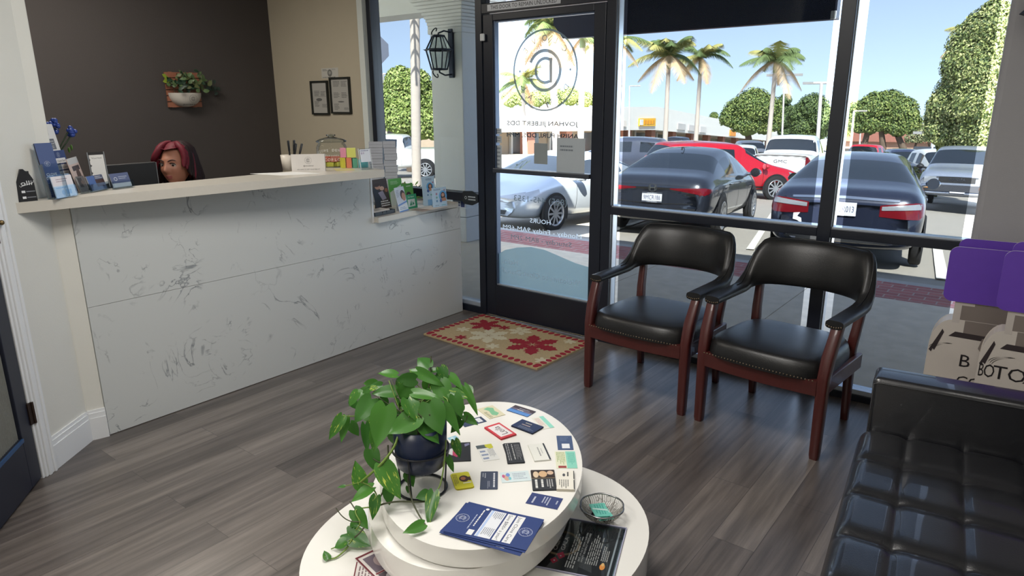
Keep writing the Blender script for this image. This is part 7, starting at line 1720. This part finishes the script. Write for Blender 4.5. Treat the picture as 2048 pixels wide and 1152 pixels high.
# ---- silver sedan nose-in behind the glass door
fw, rw_ = gp(1107, 459), None
axis = Vector((0.08, 1, 0)).normalized()
s3_ = 0.86; nl = Vector((axis.y, -axis.x, 0))        # towards +x side
fc = fw - nl * 0.88 * s3_; rc3 = fc + axis * 2.72 * s3_
c = car('silver sedan parked nose-in behind the glass door', 'car', SEDAN, rc3, fc, s3_, paint('silver', (186, 194, 202), 0.3, 0.5), near=True)
for s in (-1, 1):
    l = c['patch']('headlight', lerp_rows([(6, s * .28, .66), (6, s * .50, .70), (6, s * .74, .76)], [(6, s * .28, .56), (6, s * .50, .56), (6, s * .74, .62)]), (-1, 0, 0), M_clr)
    if l: c['patch']('lamp_wrap', lerp_rows([(4.5, s * 2, .72), (4.1, s * 2, .80)], [(4.5, s * 2, .60), (4.1, s * 2, .72)], 4, 8), (0, -s, 0), M_clr, l)
c['patch']('grille', lerp_rows([(6, -.26, .64), (6, .26, .64)], [(6, -.22, .50), (6, .22, .50)], 4), (-1, 0, 0), M_blk)
for k in range(3): c['patch']('grille_bar', lerp_rows([(6, -.25, .63 - .05 * k), (6, .25, .63 - .05 * k)], [(6, -.25, .612 - .05 * k), (6, .25, .612 - .05 * k)], 2), (-1, 0, 0), M_chr, c['t'], 0.014)
c['patch']('lower_grille', lerp_rows([(6, -.5, .42), (6, .5, .42)], [(6, -.45, .34), (6, .45, .34)], 3), (-1, 0, 0), M_blk)
mirrors(c, 3.1, .98, paint('silver', (186, 194, 202), 0.3, 0.5)); handles(c, (1.55, 2.42), .83); door_lines(c, (1.30, 2.20, 3.05), .3, .92)
# ---- red crossover behind the dark grey sedan (broadside, nose to the right)
fwheel = gp(1547, 399)
dr = Vector((_rt.x, _rt.y, 0)).normalized() * 0.93 + Vector((0.05, 0.36, 0)); dr.normalize(); s4_ = 0.88; nl = Vector((-dr.y, dr.x, 0))
fc = fwheel + nl * 0.9 * s4_; rc4 = fc - dr * 2.8 * s4_
SUVL = dict(SUV); SUVL['st'] = [(x, zb, b * .93, t * .945, w, wr) for x, zb, b, t, w, wr in SUV['st']]
c = car('bright red crossover behind the dark grey sedan', 'car', SUVL, rc4, fc, s4_, paint('bright red', (186, 26, 44), 0.25, 0.1), near=True)
for s in (-1, 1):
    c['patch']('headlight', lerp_rows([(4.66, s * 2, .80), (4.15, s * 2, .90)], [(4.66, s * 2, .68), (4.2, s * 2, .80)], 4, 8), (0, -s, 0), M_clr)
    c['patch']('sill_trim', lerp_rows([(.5, s * 2, .42), (4.4, s * 2, .42)], [(.5, s * 2, .32), (4.4, s * 2, .32)], 3, 20), (0, -s, 0), M_blk)
mirrors(c, 3.3, 1.02, paint('bright red', (186, 26, 44), 0.25, 0.1)); handles(c, (1.3, 2.4), .86); door_lines(c, (1.5, 2.55, 3.3), .4, .95)
# ---- white pickup in the middle distance
ctr = gR(1563, 22.5); s5_ = 0.93; hd = side_dir(1560, 1.42)
WP = paint('white', (226, 226, 224), 0.3, 0.0)
c = car('white crew-cab pickup seen from behind, over the red crossover', 'truck', PICK, ctr + hd * 1.15 * s5_, ctr + hd * 4, s5_, WP, near=True, gname='pickup_truck')
for s in (-1, 1): c['patch']('tail_light', lerp_rows([(-1, s * .76, 1.17), (-1, s * .90, 1.17)], [(-1, s * .76, .82), (-1, s * .90, .82)]), (1, 0, 0), M_red)
letters(c, 'GMC', -1, .98, .42, .10, pm('grey letters', (120, 122, 126), 0.4))
c['patch']('bumper', lerp_rows([(-1, -.90, .72), (-1, 0, .72), (-1, .90, .72)], [(-1, -.90, .54), (-1, 0, .54), (-1, .90, .54)]), (1, 0, 0), pm('grey bumper', (176, 176, 176), 0.4), c['t'], 0.05)
c['patch']('plate_recess', lerp_rows([(-1, -.24, .68), (-1, .24, .68)], [(-1, -.24, .56), (-1, .24, .56)]), (1, 0, 0), M_blk, c['t'], 0.07)
mirrors(c, 4.35, 1.28, WP)
# ---- old pickup facing us under the right-hand tree
ctr = gR(1929, 20.5); s6_ = 0.86; hd = side_dir(1929, -1.62)
GP_ = paint('faded grey blue', (132, 140, 156), 0.45, 0.2)
fc = ctr; rc6 = fc - hd * 3.75 * s6_
c = car('grey-blue old pickup facing the shop under the leafy tree at right', 'truck', PICK, rc6, fc, s6_, GP_, near=True, gname='pickup_truck')
X6 = PICK['L'] + 1
c['patch']('grille', lerp_rows([(X6, -.44, 1.02), (X6, .44, 1.02)], [(X6, -.44, .86), (X6, .44, .86)]), (-1, 0, 0), M_blk)
letters(c, 'TOYOTA', X6, .915, .40, .075, M_chr, -1)
for s in (-1, 1):
    c['patch']('headlight', lerp_rows([(X6, s * .50, 1.02), (X6, s * .80, 1.02)], [(X6, s * .50, .86), (X6, s * .80, .86)]), (-1, 0, 0), M_clr)
    c['patch']('indicator', lerp_rows([(X6, s * .55, .76), (X6, s * .80, .76)], [(X6, s * .55, .70), (X6, s * .80, .70)]), (-1, 0, 0), M_amb, c['t'], 0.05)
c['patch']('bumper', lerp_rows([(X6, -.90, .80), (X6, 0, .80), (X6, .90, .80)], [(X6, -.90, .56), (X6, 0, .56), (X6, .90, .56)]), (-1, 0, 0), pm('dark steel bumper', (84, 86, 92), 0.35, 0.6), c['t'], 0.03)
plate(c, X6, 0.05, .66, '', True, .36); mirrors(c, 4.45, 1.28, M_blk)
# ---- white pickup seen through the narrow window
wh_ = gp(852, 356)
dl = -Vector((_rt.x, _rt.y, 0)).normalized() + Vector((-0.05, 0.10, 0)); dl.normalize(); s7_ = 0.9; nl = Vector((-dl.y, dl.x, 0))
nl = nl if nl.dot(-wh_) > 0 else -nl
rc7 = wh_ - Vector((nl.x, nl.y, 0)) * 0.95 * s7_
c = car('white pickup broadside beyond the hedge in the narrow window', 'truck', PICK, rc7, rc7 + dl * 3, s7_, WP, near=True, gname='pickup_truck')
mirrors(c, 4.35, 1.28, WP); door_lines(c, (2.2, 3.1, 4.1), .55, 1.15)

# ---- cars farther off in the car park
FAR = [ # label, category, spec, centre px, R, heading turn (0 = nose to the right, pi = left, pi/2 = away), colour, scale
 ('dark grey SUV with roof rails beside the door frame, left of the far cars', 'car', SUV, 1243, 30, 2.9, (70, 76, 92), .92, 'car'),
 ('white coupe between the dark SUV and the black pickup', 'car', SEDAN, 1303, 41, 0.15, (222, 222, 224), .95, 'car'),
 ('black pickup parked by the shops across the car park', 'truck', PICK, 1352, 62, 2.7, (40, 42, 50), 1.0, 'pickup_truck'),
 ('blue saloon parked by the far shops right of the palm trunk', 'car', SEDAN, 1404, 67, 2.8, (62, 84, 128), 1.0, 'car'),
 ('red saloon parked by the far shops, left of the white pickup', 'car', SEDAN, 1446, 54, 0.2, (176, 44, 56), 1.0, 'car'),
 ('grey SUV just left of the white pickup', 'car', SUV, 1494, 50, 1.75, (96, 100, 110), 1.0, 'car'),
 ('white hatchback seen from behind, in front of the grey SUV', 'car', SUVL, 1486, 34, 1.5, (224, 222, 216), .86, 'car'),
 ('red pickup in the right-hand window, farthest left of its row', 'truck', PICK, 1735, 46, 1.3, (196, 30, 44), .95, 'pickup_truck'),
 ('black saloon roof just over the dark blue sedan', 'car', SEDAN, 1764, 31, 1.9, (44, 46, 54), .95, 'car'),
 ('dark SUV with a red tail lamp in the right-hand window', 'car', SUV, 1800, 41, 1.75, (52, 60, 84), .95, 'car'),
 ('white van-like SUV between the dark SUV and the dark trailer', 'car', SUV, 1836, 53, 1.7, (204, 210, 220), .95, 'car'),
 ('white pickup left of the old grey-blue pickup', 'truck', PICK, 1876, 32, -1.2, (226, 226, 222), .86, 'pickup_truck'),
 ('small far grey car left of the red pickup', 'car', SEDAN, 1716, 72, 0.3, (120, 126, 136), 1.0, 'car'),
 ('far white car beyond the white pickup, near the lamp post', 'car', SEDAN, 1668, 84, 0.2, (216, 218, 222), 1.0, 'car')]
for lab, cat, spec, px, R, turn, col_, s_, nm in FAR:
    h_ = side_dir(px, turn); p = gR(px, R); rear = p - h_ * (spec['wb'] / 2 * s_)
    c = car(lab, cat, spec, rear, rear + h_ * 3, s_, paint('far %d %d %d' % col_, col_, 0.3, 0.1), 'cars parked across the lot', far=True, gname=nm)
    if abs(turn - 1.6) < 0.5:
        for s in (-1, 1): c['patch']('tail_light', lerp_rows([(-1, s * .66, .98), (-1, s * .82, .98)], [(-1, s * .66, .74), (-1, s * .82, .74)], 3, 4), (1, 0, 0), M_red)
p = gR(1851, 62); h_ = side_dir(1851)
Mt_ = frame(p, h_, Vector((0, 0, 1)).cross(h_))
tr = thing('trailer', 'dark box trailer behind the white van-like SUV', 'trailer', p)
MB().box((-.75, -1.2, .45), (.75, 1.2, 2.05), 0, Mt_).build('box_body', pm('dark trailer', (58, 62, 70), 0.6), tr, bevel=0.03)
for x in (-.72, .72): MB().lathe([(0, -.08), (.3, -.08), (.32, 0), (.3, .08), (0, .08)], 16, 0, Mt_ @ T(x, 0.2, .32) @ RY(pi / 2)).build('wheel', M_tyre, tr)
# ================================================================== far shops, lamp posts, palms, trees
M_fac = pm('white stucco fascia', (232, 230, 224), 0.85, 0, 0.03, 2); M_bk = pm('brown brick piers', (150, 104, 86), 0.9, 0, 0.15, 8); M_shw = pm('dark shop glass', (58, 58, 58), 0.25, 0, 0.15, 3)
fa, fb = gR(930, 70), gR(1535, 175)
u = fb - fa; u.z = 0; Lb = u.length; u.normalize(); nb = Vector((u.y, -u.x, 0)); nb = nb if nb.dot(-fa) > 0 else -nb
zr0, zr1 = at_dist(1236, 213, fa + u * (Lb * 0.35)).z, at_dist(1500, 262, fb).z
sh = thing('shop_row', 'long low white shop row with signs across the car park', 'building', fa)
def FP(t, h, out=0.0):          # t along the row 0..1, h fraction of the local height, out towards us
    p = fa + u * (Lb * t) + nb * out; zg = fa.z + (fb.z - fa.z) * t
    zt = zr0 + (zr1 - zr0) * max(0.0, (t - 0.35)) / 0.65 if t > 0.35 else zr0 + 0.0 * t
    return Vector((p.x, p.y, zg + (zt - zg) * h))
def slab(mb, t0, t1, h0, h1, o0, o1, mat=0):
    c = [FP(t0, h0, o0), FP(t1, h0, o0), FP(t1, h0, o1), FP(t0, h0, o1), FP(t0, h1, o0), FP(t1, h1, o0), FP(t1, h1, o1), FP(t0, h1, o1)]
    mb.add(c, [(0, 3, 2, 1), (4, 5, 6, 7), (0, 1, 5, 4), (1, 2, 6, 5), (2, 3, 7, 6), (3, 0, 4, 7)], mat)
NS = 14; g = MB()
for k in range(NS): slab(g, k / NS, (k + 1) / NS, 0.52, 1.0, -1.0, 3.0)
g.build('fascia', M_fac, sh)
g = MB()
for k in range(NS): slab(g, k / NS, (k + 1) / NS, -0.1, 0.98, -14, -1.02)
g.build('building_body', pm('tan stucco wall', (196, 176, 152), 0.9, 0, 0.06, 3), sh)
for k in range(NS + 1):
    g = MB(); slab(g, min(1, k / NS) - 0.006, min(1, k / NS) + 0.006, -0.1, 0.53, 1.6, 2.6); g.build('pier', M_bk, sh)
for k in range(NS):
    g = MB(); slab(g, (k + 0.16) / NS, (k + 0.84) / NS, 0.03, 0.46, -0.98, -0.80); g.build('shop_window', M_shw, sh)
    g = MB(); slab(g, (k + 0.12) / NS, (k + 0.16) / NS, 0.0, 0.5, -0.98, -0.7); g.build('window_frame', M_fac, sh)
def tpx(px):
    lo, hi = 0.0, 1.0
    for _ in range(40):
        m = (lo + hi) / 2; p = FP(m, 0.5, 3.0) - CAMP; x = 1024 + FPX * p.dot(_r2) / p.dot(_fwd)
        lo, hi = (m, hi) if x < px else (lo, m)
    return lo
for px0, px1, h0, h1, col_, lab in ((1276, 1308, .60, .76, (240, 186, 30), 'yellow shop sign with a white end'), (1353, 1368, .58, .72, (196, 192, 188), 'pale grey shop sign right of the palm trunk'), (1375, 1386, .58, .72, (206, 200, 196), 'small pale square sign beside the grey sign'), (1398, 1410, .57, .72, (214, 210, 206), 'whitish sign in the middle of the shop row'), (1458, 1469, .56, .74, (234, 150, 50), 'orange shop sign left of the grey SUV'), (1236, 1250, .6, .72, (226, 216, 206), 'pale cream sign at the left end of the far shops')):
    t0, t1 = tpx(px0), tpx(px1); g = MB(); slab(g, t0, t1, h0, h1, 3.02, 3.2, 0)
    if col_[2] == 30:
        slab(g, t0, t0 + (t1 - t0) * .2, h0 + .02, h1 - .02, 3.2, 3.25, 1)
        for k in range(4): slab(g, t0 + (t1 - t0) * (.28 + .17 * k), t0 + (t1 - t0) * (.40 + .17 * k), h0 + .04, h1 - .04, 3.2, 3.25, 2)
    g.build('shop_sign', [pm('sign %d %d %d' % col_, col_, 0.5), pm('white sign face', (236, 234, 228), 0.5), pm('deep yellow letters', (226, 150, 20), 0.5)], sh)['label'] = lab
# low building behind the right-hand trees, and a tan house left
def block(label, px0, px1, R, ytop, dep, col_, roofc, name='building'):
    a, b = gR(px0, R), gR(px1, R); uu = (b - a); uu.z = 0; L_ = uu.length; uu.normalize(); nn = Vector((uu.y, -uu.x, 0)); nn = nn if nn.dot(-a) > 0 else -nn
    M = Matrix((uu, -nn, Vector((0, 0, 1)))).transposed().to_4x4(); M.translation = (a.x, a.y, min(a.z, b.z) - 0.5)
    H_ = at_dist((px0 + px1) / 2, ytop, (a + b) / 2).z - M.translation.z
    t = thing(name, label, 'building', a)
    MB().box((0, 0, 0), (L_, dep, H_ * .8), 0, M).build('wall', pm('house wall %d' % col_[0], col_, 0.9, 0, 0.06, 2), t)
    MB().add([(-.6, -.6, H_ * .8), (L_ + .6, -.6, H_ * .8), (L_ + .6, dep + .6, H_ * .8), (-.6, dep + .6, H_ * .8), (.5, dep / 2, H_), (L_ - .5, dep / 2, H_)], [(0, 1, 5, 4), (1, 2, 5), (2, 3, 4, 5), (3, 0, 4), (3, 2, 1, 0)], 0, M).build('roof', pm('roof tile %d' % roofc[0], roofc, 0.9, 0, 0.1, 4), t)
    n = max(2, int(L_ / 4))
    for k in range(n): MB().box((L_ * (k + .25) / n, -.06, H_ * .25), (L_ * (k + .75) / n, .0, H_ * .6), 0, M).build('shop_window', M_shw, t)
block('low brown building under the wide tree beyond the parked cars', 1668, 1862, 95, 268, 10, (186, 150, 128), (150, 96, 78))
block('tan house with a reddish roof behind the lamp post, far left window', 735, 800, 60, 196, 9, (224, 204, 184), (196, 120, 88))
# grassy hill far behind
g = MB(); rows = []
for R, hgt in ((200, 0.0), (240, 5.5), (300, 8.0)):
    row = []
    for k in range(41):
        px = 900 + 1300 * k / 40; p = gR(px, R); row.append((p.x, p.y, p.z + hgt * (0.5 + 0.5 * sin(k * .55)) * (1.5 if k > 24 else .7)))
    rows.append(row)
struct(g.grid(rows).build('hill', pm('dry hill grass', (176, 170, 110), 1.0, 0, 0.2, 0.1)))
# ---- lamp posts
M_pole = pm('pale lamp post', (206, 200, 194), 0.6)
def lamp_post(px, R, ytop, lab, pxt=None, arm=1, r=0.09):
    b = gR(px, R); t_ = at_dist(pxt or px, ytop, b); o = thing('lamp_post', lab, 'lamp post', b, 'lamp posts in the car park')
    MB().tube([b, (t_.x, t_.y, t_.z)], [r, r * .7], 8).build('pole', M_pole, o)
    sd = side_dir(px); k = R / 60
    MB().tube([t_ - sd * (0.9 * k if arm == 2 else 0), t_ + sd * 0.9 * k], .05, 6).build('arm', M_pole, o)
    for s in ((-1, 1) if arm == 2 else (-1,)):
        c_ = t_ + sd * (s * 0.95 * k); g = MB().box((-.38 * k, -.2, -.09 * k), (.38 * k, .2, .09 * k), 0, frame(c_, sd, Vector((0, 0, 1)).cross(sd))); g.build('lamp_head', pm('grey lamp head', (150, 148, 146), 0.5), o)
lamp_post(1259, 62, 172, 'lamp post between the door and the first palm', arm=1); lamp_post(1566, 60, 150, 'lamp post just right of the right-hand palm', 1569, 2)
lamp_post(1638, 30, 166, 'lamp post nearest the window post, in front of the trees', 1643, 2); lamp_post(1703, 56, 222, 'pale post left in the right-hand window', 1708, 1); lamp_post(1722, 74, 230, 'second pale post in the right-hand window', 1723, 1)
lamp_post(1867, 58, 266, 'pale post beside the large leafy tree', 1868, 1); lamp_post(765, 42, 148, 'lamp post in the narrow window left of the palm trunk', 765, 2, .12)
# ---- palms
def frond_mats(): return [pm('palm green', (104, 122, 72), 0.6, 0, 0.3, 3), pm('palm yellow green', (176, 170, 104), 0.6, 0, 0.3, 3), pm('dry palm tan', (206, 178, 140), 0.7, 0, 0.2, 3)]
def palm(label, pxb, R, pxt, ytop, crown, r0=0.16, seed=1, nfr=15, dry=2, bend=0.0):
    """ringed trunk to the crown base at (pxt, ytop), arching feather fronds `crown` metres long"""
    b = gR(pxb, R); t_ = at_dist(pxt, ytop, b); rnd = random.Random(seed); o = thing('palm_tree', label, 'palm tree', b, 'palms in the car park')
    pts = []; rs = []
    for k in range(25):
        f = k / 24; pts.append(b.lerp(t_, f) + side_dir(pxb) * (bend * sin(pi * f))); rs.append(r0 * (1.25 - .35 * f) * (1.0 + .06 * (k % 2)))
    MB().tube(pts, rs, 10).build('trunk', pm('pale palm trunk', (196, 184, 172), 0.85, 0, 0.12, 6, stretch=(1, 1, 6)), o)
    sh_ = MB().tube([t_, t_ + Vector((0, 0, crown * .14)), t_ + Vector((0, 0, crown * .34))], [r0 * .95, r0 * 1.15, r0 * .35], 10); sh_.build('crownshaft', pm('green crownshaft', (120, 132, 92), 0.5), o)
    top = t_ + Vector((0, 0, crown * .28)); g = MB()
    for k in range(nfr + dry):
        isd = k >= nfr; az = 2 * pi * (k * .618 % 1) + rnd.uniform(-.2, .2); el = rnd.uniform(.15, 1.15) if not isd else -.25
        L_ = crown * rnd.uniform(.85, 1.1) * (1 if not isd else .8); dx = Vector((cos(az), sin(az), 0)); mt = 2 if isd else (1 if rnd.random() < .4 else 0)
        P = []; n = 12; droop = rnd.uniform(.55, 1.0)
        for i in range(n + 1):
            f = i / n; P.append(top + dx * (L_ * f * cos(el) * (1 - .1 * f)) + Vector((0, 0, L_ * (f * sin(el) - droop * f * f * .75))))
        g.tube(P, [.035 * crown / 2.5 * (1 - .8 * i / n) for i in range(n + 1)], 4, mt)
        for i in range(1, 6 * n):
            f = i / (6 * n); j = int(f * n); p = P[j].lerp(P[min(n, j + 1)], f * n - j); tn = (P[min(n, j + 1)] - P[j]).normalized(); sd = tn.cross(Vector((0, 0, 1))).normalized()
            ll = crown * .30 * (sin(pi * min(.97, f * .9 + .1)) ** .6)
            for s in (-1, 1):
                dirv = (sd * s * .85 + tn * .5 + Vector((0, 0, -.45 - .3 * rnd.random()))).normalized(); wv = tn * (.009 * crown)
                g.add([p - wv, p + wv, p + dirv * ll], [(0, 1, 2)], mt)
    g.build('fronds', frond_mats(), o)
palm('tall palm farthest left in the wide window', 1330, 36, 1337, 138, 2.3, .11, 1, 16, 4, .0); palm('tall palm second from the left in the wide window', 1391, 41, 1401, 136, 2.1, .11, 2, 14, 4); palm('tall palm right of centre in the wide window, leaning slightly', 1536, 40, 1550, 146, 2.3, .11, 3, 15, 4)
palm('palm behind the round badge on the door glass', 1118, 21, 1103, 92, 1.7, .10, 4, 14, 4); palm('palm at the right edge of the door glass', 1161, 25, 1165, 96, 1.3, .10, 5, 12, 2); palm('shorter palm behind the lower left of the door badge', 1051, 44, 1046, 186, 2.4, .12, 6, 14, 2)
palm('palm whose fronds show beside the door frame in the wide window', 1222, 32, 1224, 104, 1.8, .11, 7, 12, 2)
pb = gR(829, 17.5); o = thing('palm_tree', 'pale straight palm trunk in the narrow window, its crown out of sight', 'palm tree', pb)
tp_ = at_dist(829, 0, pb); MB().tube([pb + (tp_ - pb) * (k / 30) for k in range(31)] , [.115 * (1 + .05 * (k % 2)) for k in range(31)], 12).build('trunk', MATS['pale palm trunk'], o)
g = MB(); rnd = random.Random(9)
for k in range(12):
    az = 2 * pi * k / 12; dx = Vector((cos(az), sin(az), 0)); P = [tp_ + dx * (1.8 * f) + Vector((0, 0, .7 * f - 1.2 * f * f + .3)) for f in [i / 8 for i in range(9)]]
    g.tube(P, .025, 4)
    for i in range(1, 24):
        f = i / 24; p = P[int(f * 8)]; tn = (P[min(8, int(f * 8) + 1)] - P[int(f * 8)]).normalized(); sd = tn.cross(Vector((0, 0, 1))).normalized()
        for s in (-1, 1): g.add([p - tn * .04, p + tn * .04, p + (sd * s + tn * .4 - Vector((0, 0, .4))) * .4], [(0, 1, 2)])
g.build('fronds', frond_mats()[0], o)
palm('dry palm fronds sticking out behind the large leafy tree', 1935, 42, 1942, 88, 1.8, .16, 12, 9, 6)
# ---- broadleaf trees
def tree(label, pxb, R, blobs, cols, seed=1, leaf=.16, dens=900, trunkr=.22, stems=1, name='tree', group='trees across the car park', core=True):
    """blobs: (px, py, radius px) of the crown's lobes; leaves are scattered over each lobe, a dark inner mass fills it"""
    b = gR(pxb, R); rnd = random.Random(seed); o = thing(name, label, 'tree' if name == 'tree' else name, b, group)
    mats = [pm('leaf %d %d %d' % c, c, 0.6, 0, 0.25, 2) for c in cols]; g = MB(); cr = MB(); cs = []
    for px, py, pr in blobs:
        c = at_dist(px, py, b); rad = pr * hypot(c.x, c.y) / FPX * 1.02; c += (CAMP - c).normalized() * rnd.uniform(-.5, .5) * rad; cs.append(c)
        if core:
            rows = []
            for i in range(9):
                a = pi * i / 8; rows.append([c + Vector((sin(a) * cos(2 * pi * j / 12), sin(a) * sin(2 * pi * j / 12), cos(a) * .92)) * rad * .84 * (1 + .12 * rnd.uniform(-1, 1)) for j in range(12)])
            cr.grid(rows, 0, None, True, True)
        for k in range(int(4.2 * dens * (pr / 30) ** 1.5)):
            d = Vector((rnd.gauss(0, 1), rnd.gauss(0, 1), rnd.gauss(0, 1))).normalized(); d.z = d.z if d.z > -.6 else d.z * .5
            p = c + Vector((d.x, d.y, d.z * .95)) * rad * (0.82 + .24 * rnd.random() ** 1.5)
            nrm = (d + Vector((rnd.uniform(-.8, .8), rnd.uniform(-.8, .8), rnd.uniform(-.3, .9)))).normalized(); t1 = nrm.cross(Vector((rnd.uniform(-1, 1), rnd.uniform(-1, 1), .3))).normalized(); t2 = nrm.cross(t1); s_ = leaf * .46 * rnd.uniform(.7, 1.35)
            g.add([p - t1 * s_ * .5, p + t2 * s_ * .32 + nrm * s_ * .1, p + t1 * s_ * .6, p - t2 * s_ * .32 + nrm * s_ * .1], [(0, 1, 2, 3)], rnd.randrange(len(mats)))
    if core: cr.build('inner_foliage', pm('inner leaf %d' % cols[0][0], cols[0], 0.8, 0, 0.3, 1.5), o)
    g.build('foliage', mats, o)
    mid = sum(cs, Vector()) / len(cs); st = MB()
    for k in range(stems):
        q = b + side_dir(pxb) * ((k - (stems - 1) / 2) * 2.2); st.tube([q, q.lerp(mid, .35) + Vector((0, 0, .4)), mid.lerp(cs[k % len(cs)], .6)], [trunkr, trunkr * .75, trunkr * .4], 8)
    for c in cs: st.tube([mid - Vector((0, 0, .6)), mid.lerp(c, .5), c], [trunkr * .5, trunkr * .35, trunkr * .12], 6)
    st.build('trunk', pm('brown bark', (104, 88, 74), 0.9, 0, 0.2, 6), o)
FIC = ((92, 112, 56), (120, 136, 68), (74, 92, 50), (140, 150, 84))
tree('dense round tree left of the right-hand palm', 1496, 88, [(1480, 226, 30), (1506, 214, 34), (1530, 222, 30), (1464, 236, 22), (1496, 244, 30), (1530, 244, 28), (1510, 200, 20)], FIC, 1, .5, 1000, .5)
tree('narrow upright tree between the round tree and the lamp post', 1568, 100, [(1570, 200, 11), (1568, 220, 14), (1572, 242, 16), (1572, 262, 14)], ((84, 106, 62), (104, 124, 74), (70, 90, 56)), 2, .5, 900, .3)
tree('dark rounded tree between the lamp posts, left of the window post', 1612, 92, [(1602, 232, 24), (1626, 216, 26), (1640, 240, 26), (1606, 256, 22), (1632, 262, 22)], ((84, 104, 56), (104, 122, 66), (68, 86, 50)), 3, .5, 1000, .4)
tree('yellow-green tree seen beside the window post', 1688, 88, [(1686, 222, 20), (1690, 244, 20), (1684, 262, 16)], ((150, 160, 84), (170, 176, 104), (124, 140, 72)), 4, .45, 900, .3)
tree('wide spreading tree with several trunks in the right-hand window', 1770, 66, [(1728, 226, 24), (1752, 214, 26), (1778, 210, 26), (1802, 224, 26), (1816, 246, 20), (1744, 244, 26), (1776, 240, 28), (1720, 250, 18), (1798, 252, 22)], FIC, 5, .42, 1000, .35, 3)
tree('sparse pale bushes right of the wide spreading tree', 1850, 72, [(1836, 256, 14), (1852, 250, 18), (1846, 272, 18), (1866, 270, 16), (1828, 276, 14)], ((140, 146, 104), (164, 164, 120), (116, 126, 90)), 6, .35, 500, .15, 2, core=False)
tree('tiny far tree on the roofline of the shops', 1428, 240, [(1428, 232, 8), (1422, 238, 6)], FIC, 7, .9, 800, .3)
tree('leafy sunlit tree overhanging the old pickup at the right edge', 2040, 25, [(1958, 90, 44), (1985, 60, 40), (1940, 130, 40), (1975, 150, 50), (1930, 190, 44), (1965, 210, 50), (1900, 215, 34), (1925, 250, 44), (1965, 262, 44), (1890, 262, 30), (1880, 235, 22), (1945, 285, 34), (1985, 280, 40), (1912, 285, 28), (1990, 110, 44), (1985, 200, 44), (1868, 248, 13), (1903, 192, 16), (1918, 160, 18), (1936, 98, 18), (1872, 226, 11), (1990, 28, 22), (1893, 290, 14), (1955, 55, 20)], ((140, 150, 84), (164, 170, 108), (108, 124, 70), (188, 188, 130), (84, 100, 60)), 8, .17, 900, .2, 1)
tree('bright green tree behind the palm trunk in the narrow window', 820, 34, [(800, 160, 26), (830, 168, 30), (786, 200, 28), (820, 206, 36), (856, 200, 32), (866, 230, 26), (800, 240, 34), (840, 248, 36), (870, 262, 22), (790, 170, 20)], ((130, 150, 74), (156, 172, 92), (108, 128, 64), (176, 184, 116)), 9, .3, 800, .25)
tree('pale trees behind the lower part of the door badge', 1095, 120, [(1020, 200, 18), (1045, 196, 18), (1075, 198, 18), (1110, 196, 20), (1140, 194, 20), (1170, 200, 18), (1198, 204, 14)], ((130, 146, 86), (150, 160, 98)), 10, .6, 600, .25, 3)
# ---- hedges
def hedge(label, pts, hgt, dep, seed, leafc=((140, 160, 60), (168, 180, 80), (112, 134, 56))):
    rnd = random.Random(seed); g = MB(); mats = [pm('leaf %d %d %d' % c, c, 0.6, 0, 0.25, 2) for c in leafc]
    a, b = pts; L_ = (b - a).length; uu = (b - a).normalized(); nn = uu.cross(Vector((0, 0, 1))).normalized()
    rows = [[a + uu * (L_ * k / 20) + nn * (dep * .4 * cos(t_)) + Vector((0, 0, hgt * .45 + hgt * .42 * sin(t_))) for t_ in [2 * pi * j / 10 for j in range(10)]] for k in range(21)]
    g.grid(rows, 2, None, True, True)
    for k in range(int(L_ * 420)):
        t_ = rnd.random(); an = rnd.uniform(-.4, pi + .4); p = a + uu * (L_ * t_) + nn * (dep * .5 * cos(an)) + Vector((0, 0, hgt * .45 + hgt * .5 * sin(an) * rnd.uniform(.85, 1.12)))
        d = Vector((rnd.uniform(-1, 1), rnd.uniform(-1, 1), rnd.uniform(-.5, 1))).normalized(); s_ = rnd.uniform(.04, .08); t2 = d.cross(Vector((0.3, .2, 1))).normalized()
        g.add([p, p + d * s_ + t2 * s_ * .4, p + d * s_ * 1.8, p + d * s_ - t2 * s_ * .4], [(0, 1, 2, 3)], rnd.randrange(3))
    tag(g.build('hedge', mats), label, 'hedge')
hedge('clipped yellow-green hedge below the white pickup in the narrow window', (gR(770, 13), gR(905, 12)), .62, .7, 1); hedge('low trimmed hedge left of the old pickup', (gR(1826, 27), gR(1890, 27)), .9, .9, 2, ((150, 150, 84), (170, 168, 104), (120, 126, 74)))
# ---- octagonal sign seen from behind
q = at_dist(750, 100, (-9.0, 9.5)); dsg = (CAMP - q); dsg.z = 0; dsg.normalize()
so = thing('stop_sign', 'grey back of an eight-sided road sign at the left window edge', 'sign', (q.x, q.y, gz(q.x, q.y)))
rr8 = 27 * (q - CAMP).length / FPX
Mq = frame(q, Vector((0, 0, 1)).cross(dsg), (0, 0, 1))
MB().prism([(rr8 * cos(pi / 8 + k * pi / 4), rr8 * sin(pi / 8 + k * pi / 4)) for k in range(8)], -.006, .006, 0, Mq).build('sign_plate', pm('grey sign back', (110, 116, 132), 0.5, 0.3), so)
MB().tube([(q.x - dsg.x * .03, q.y - dsg.y * .03, gz(q.x, q.y)), (q.x - dsg.x * .03, q.y - dsg.y * .03, q.z + rr8)], .025, 8).build('post', M_pole, so)
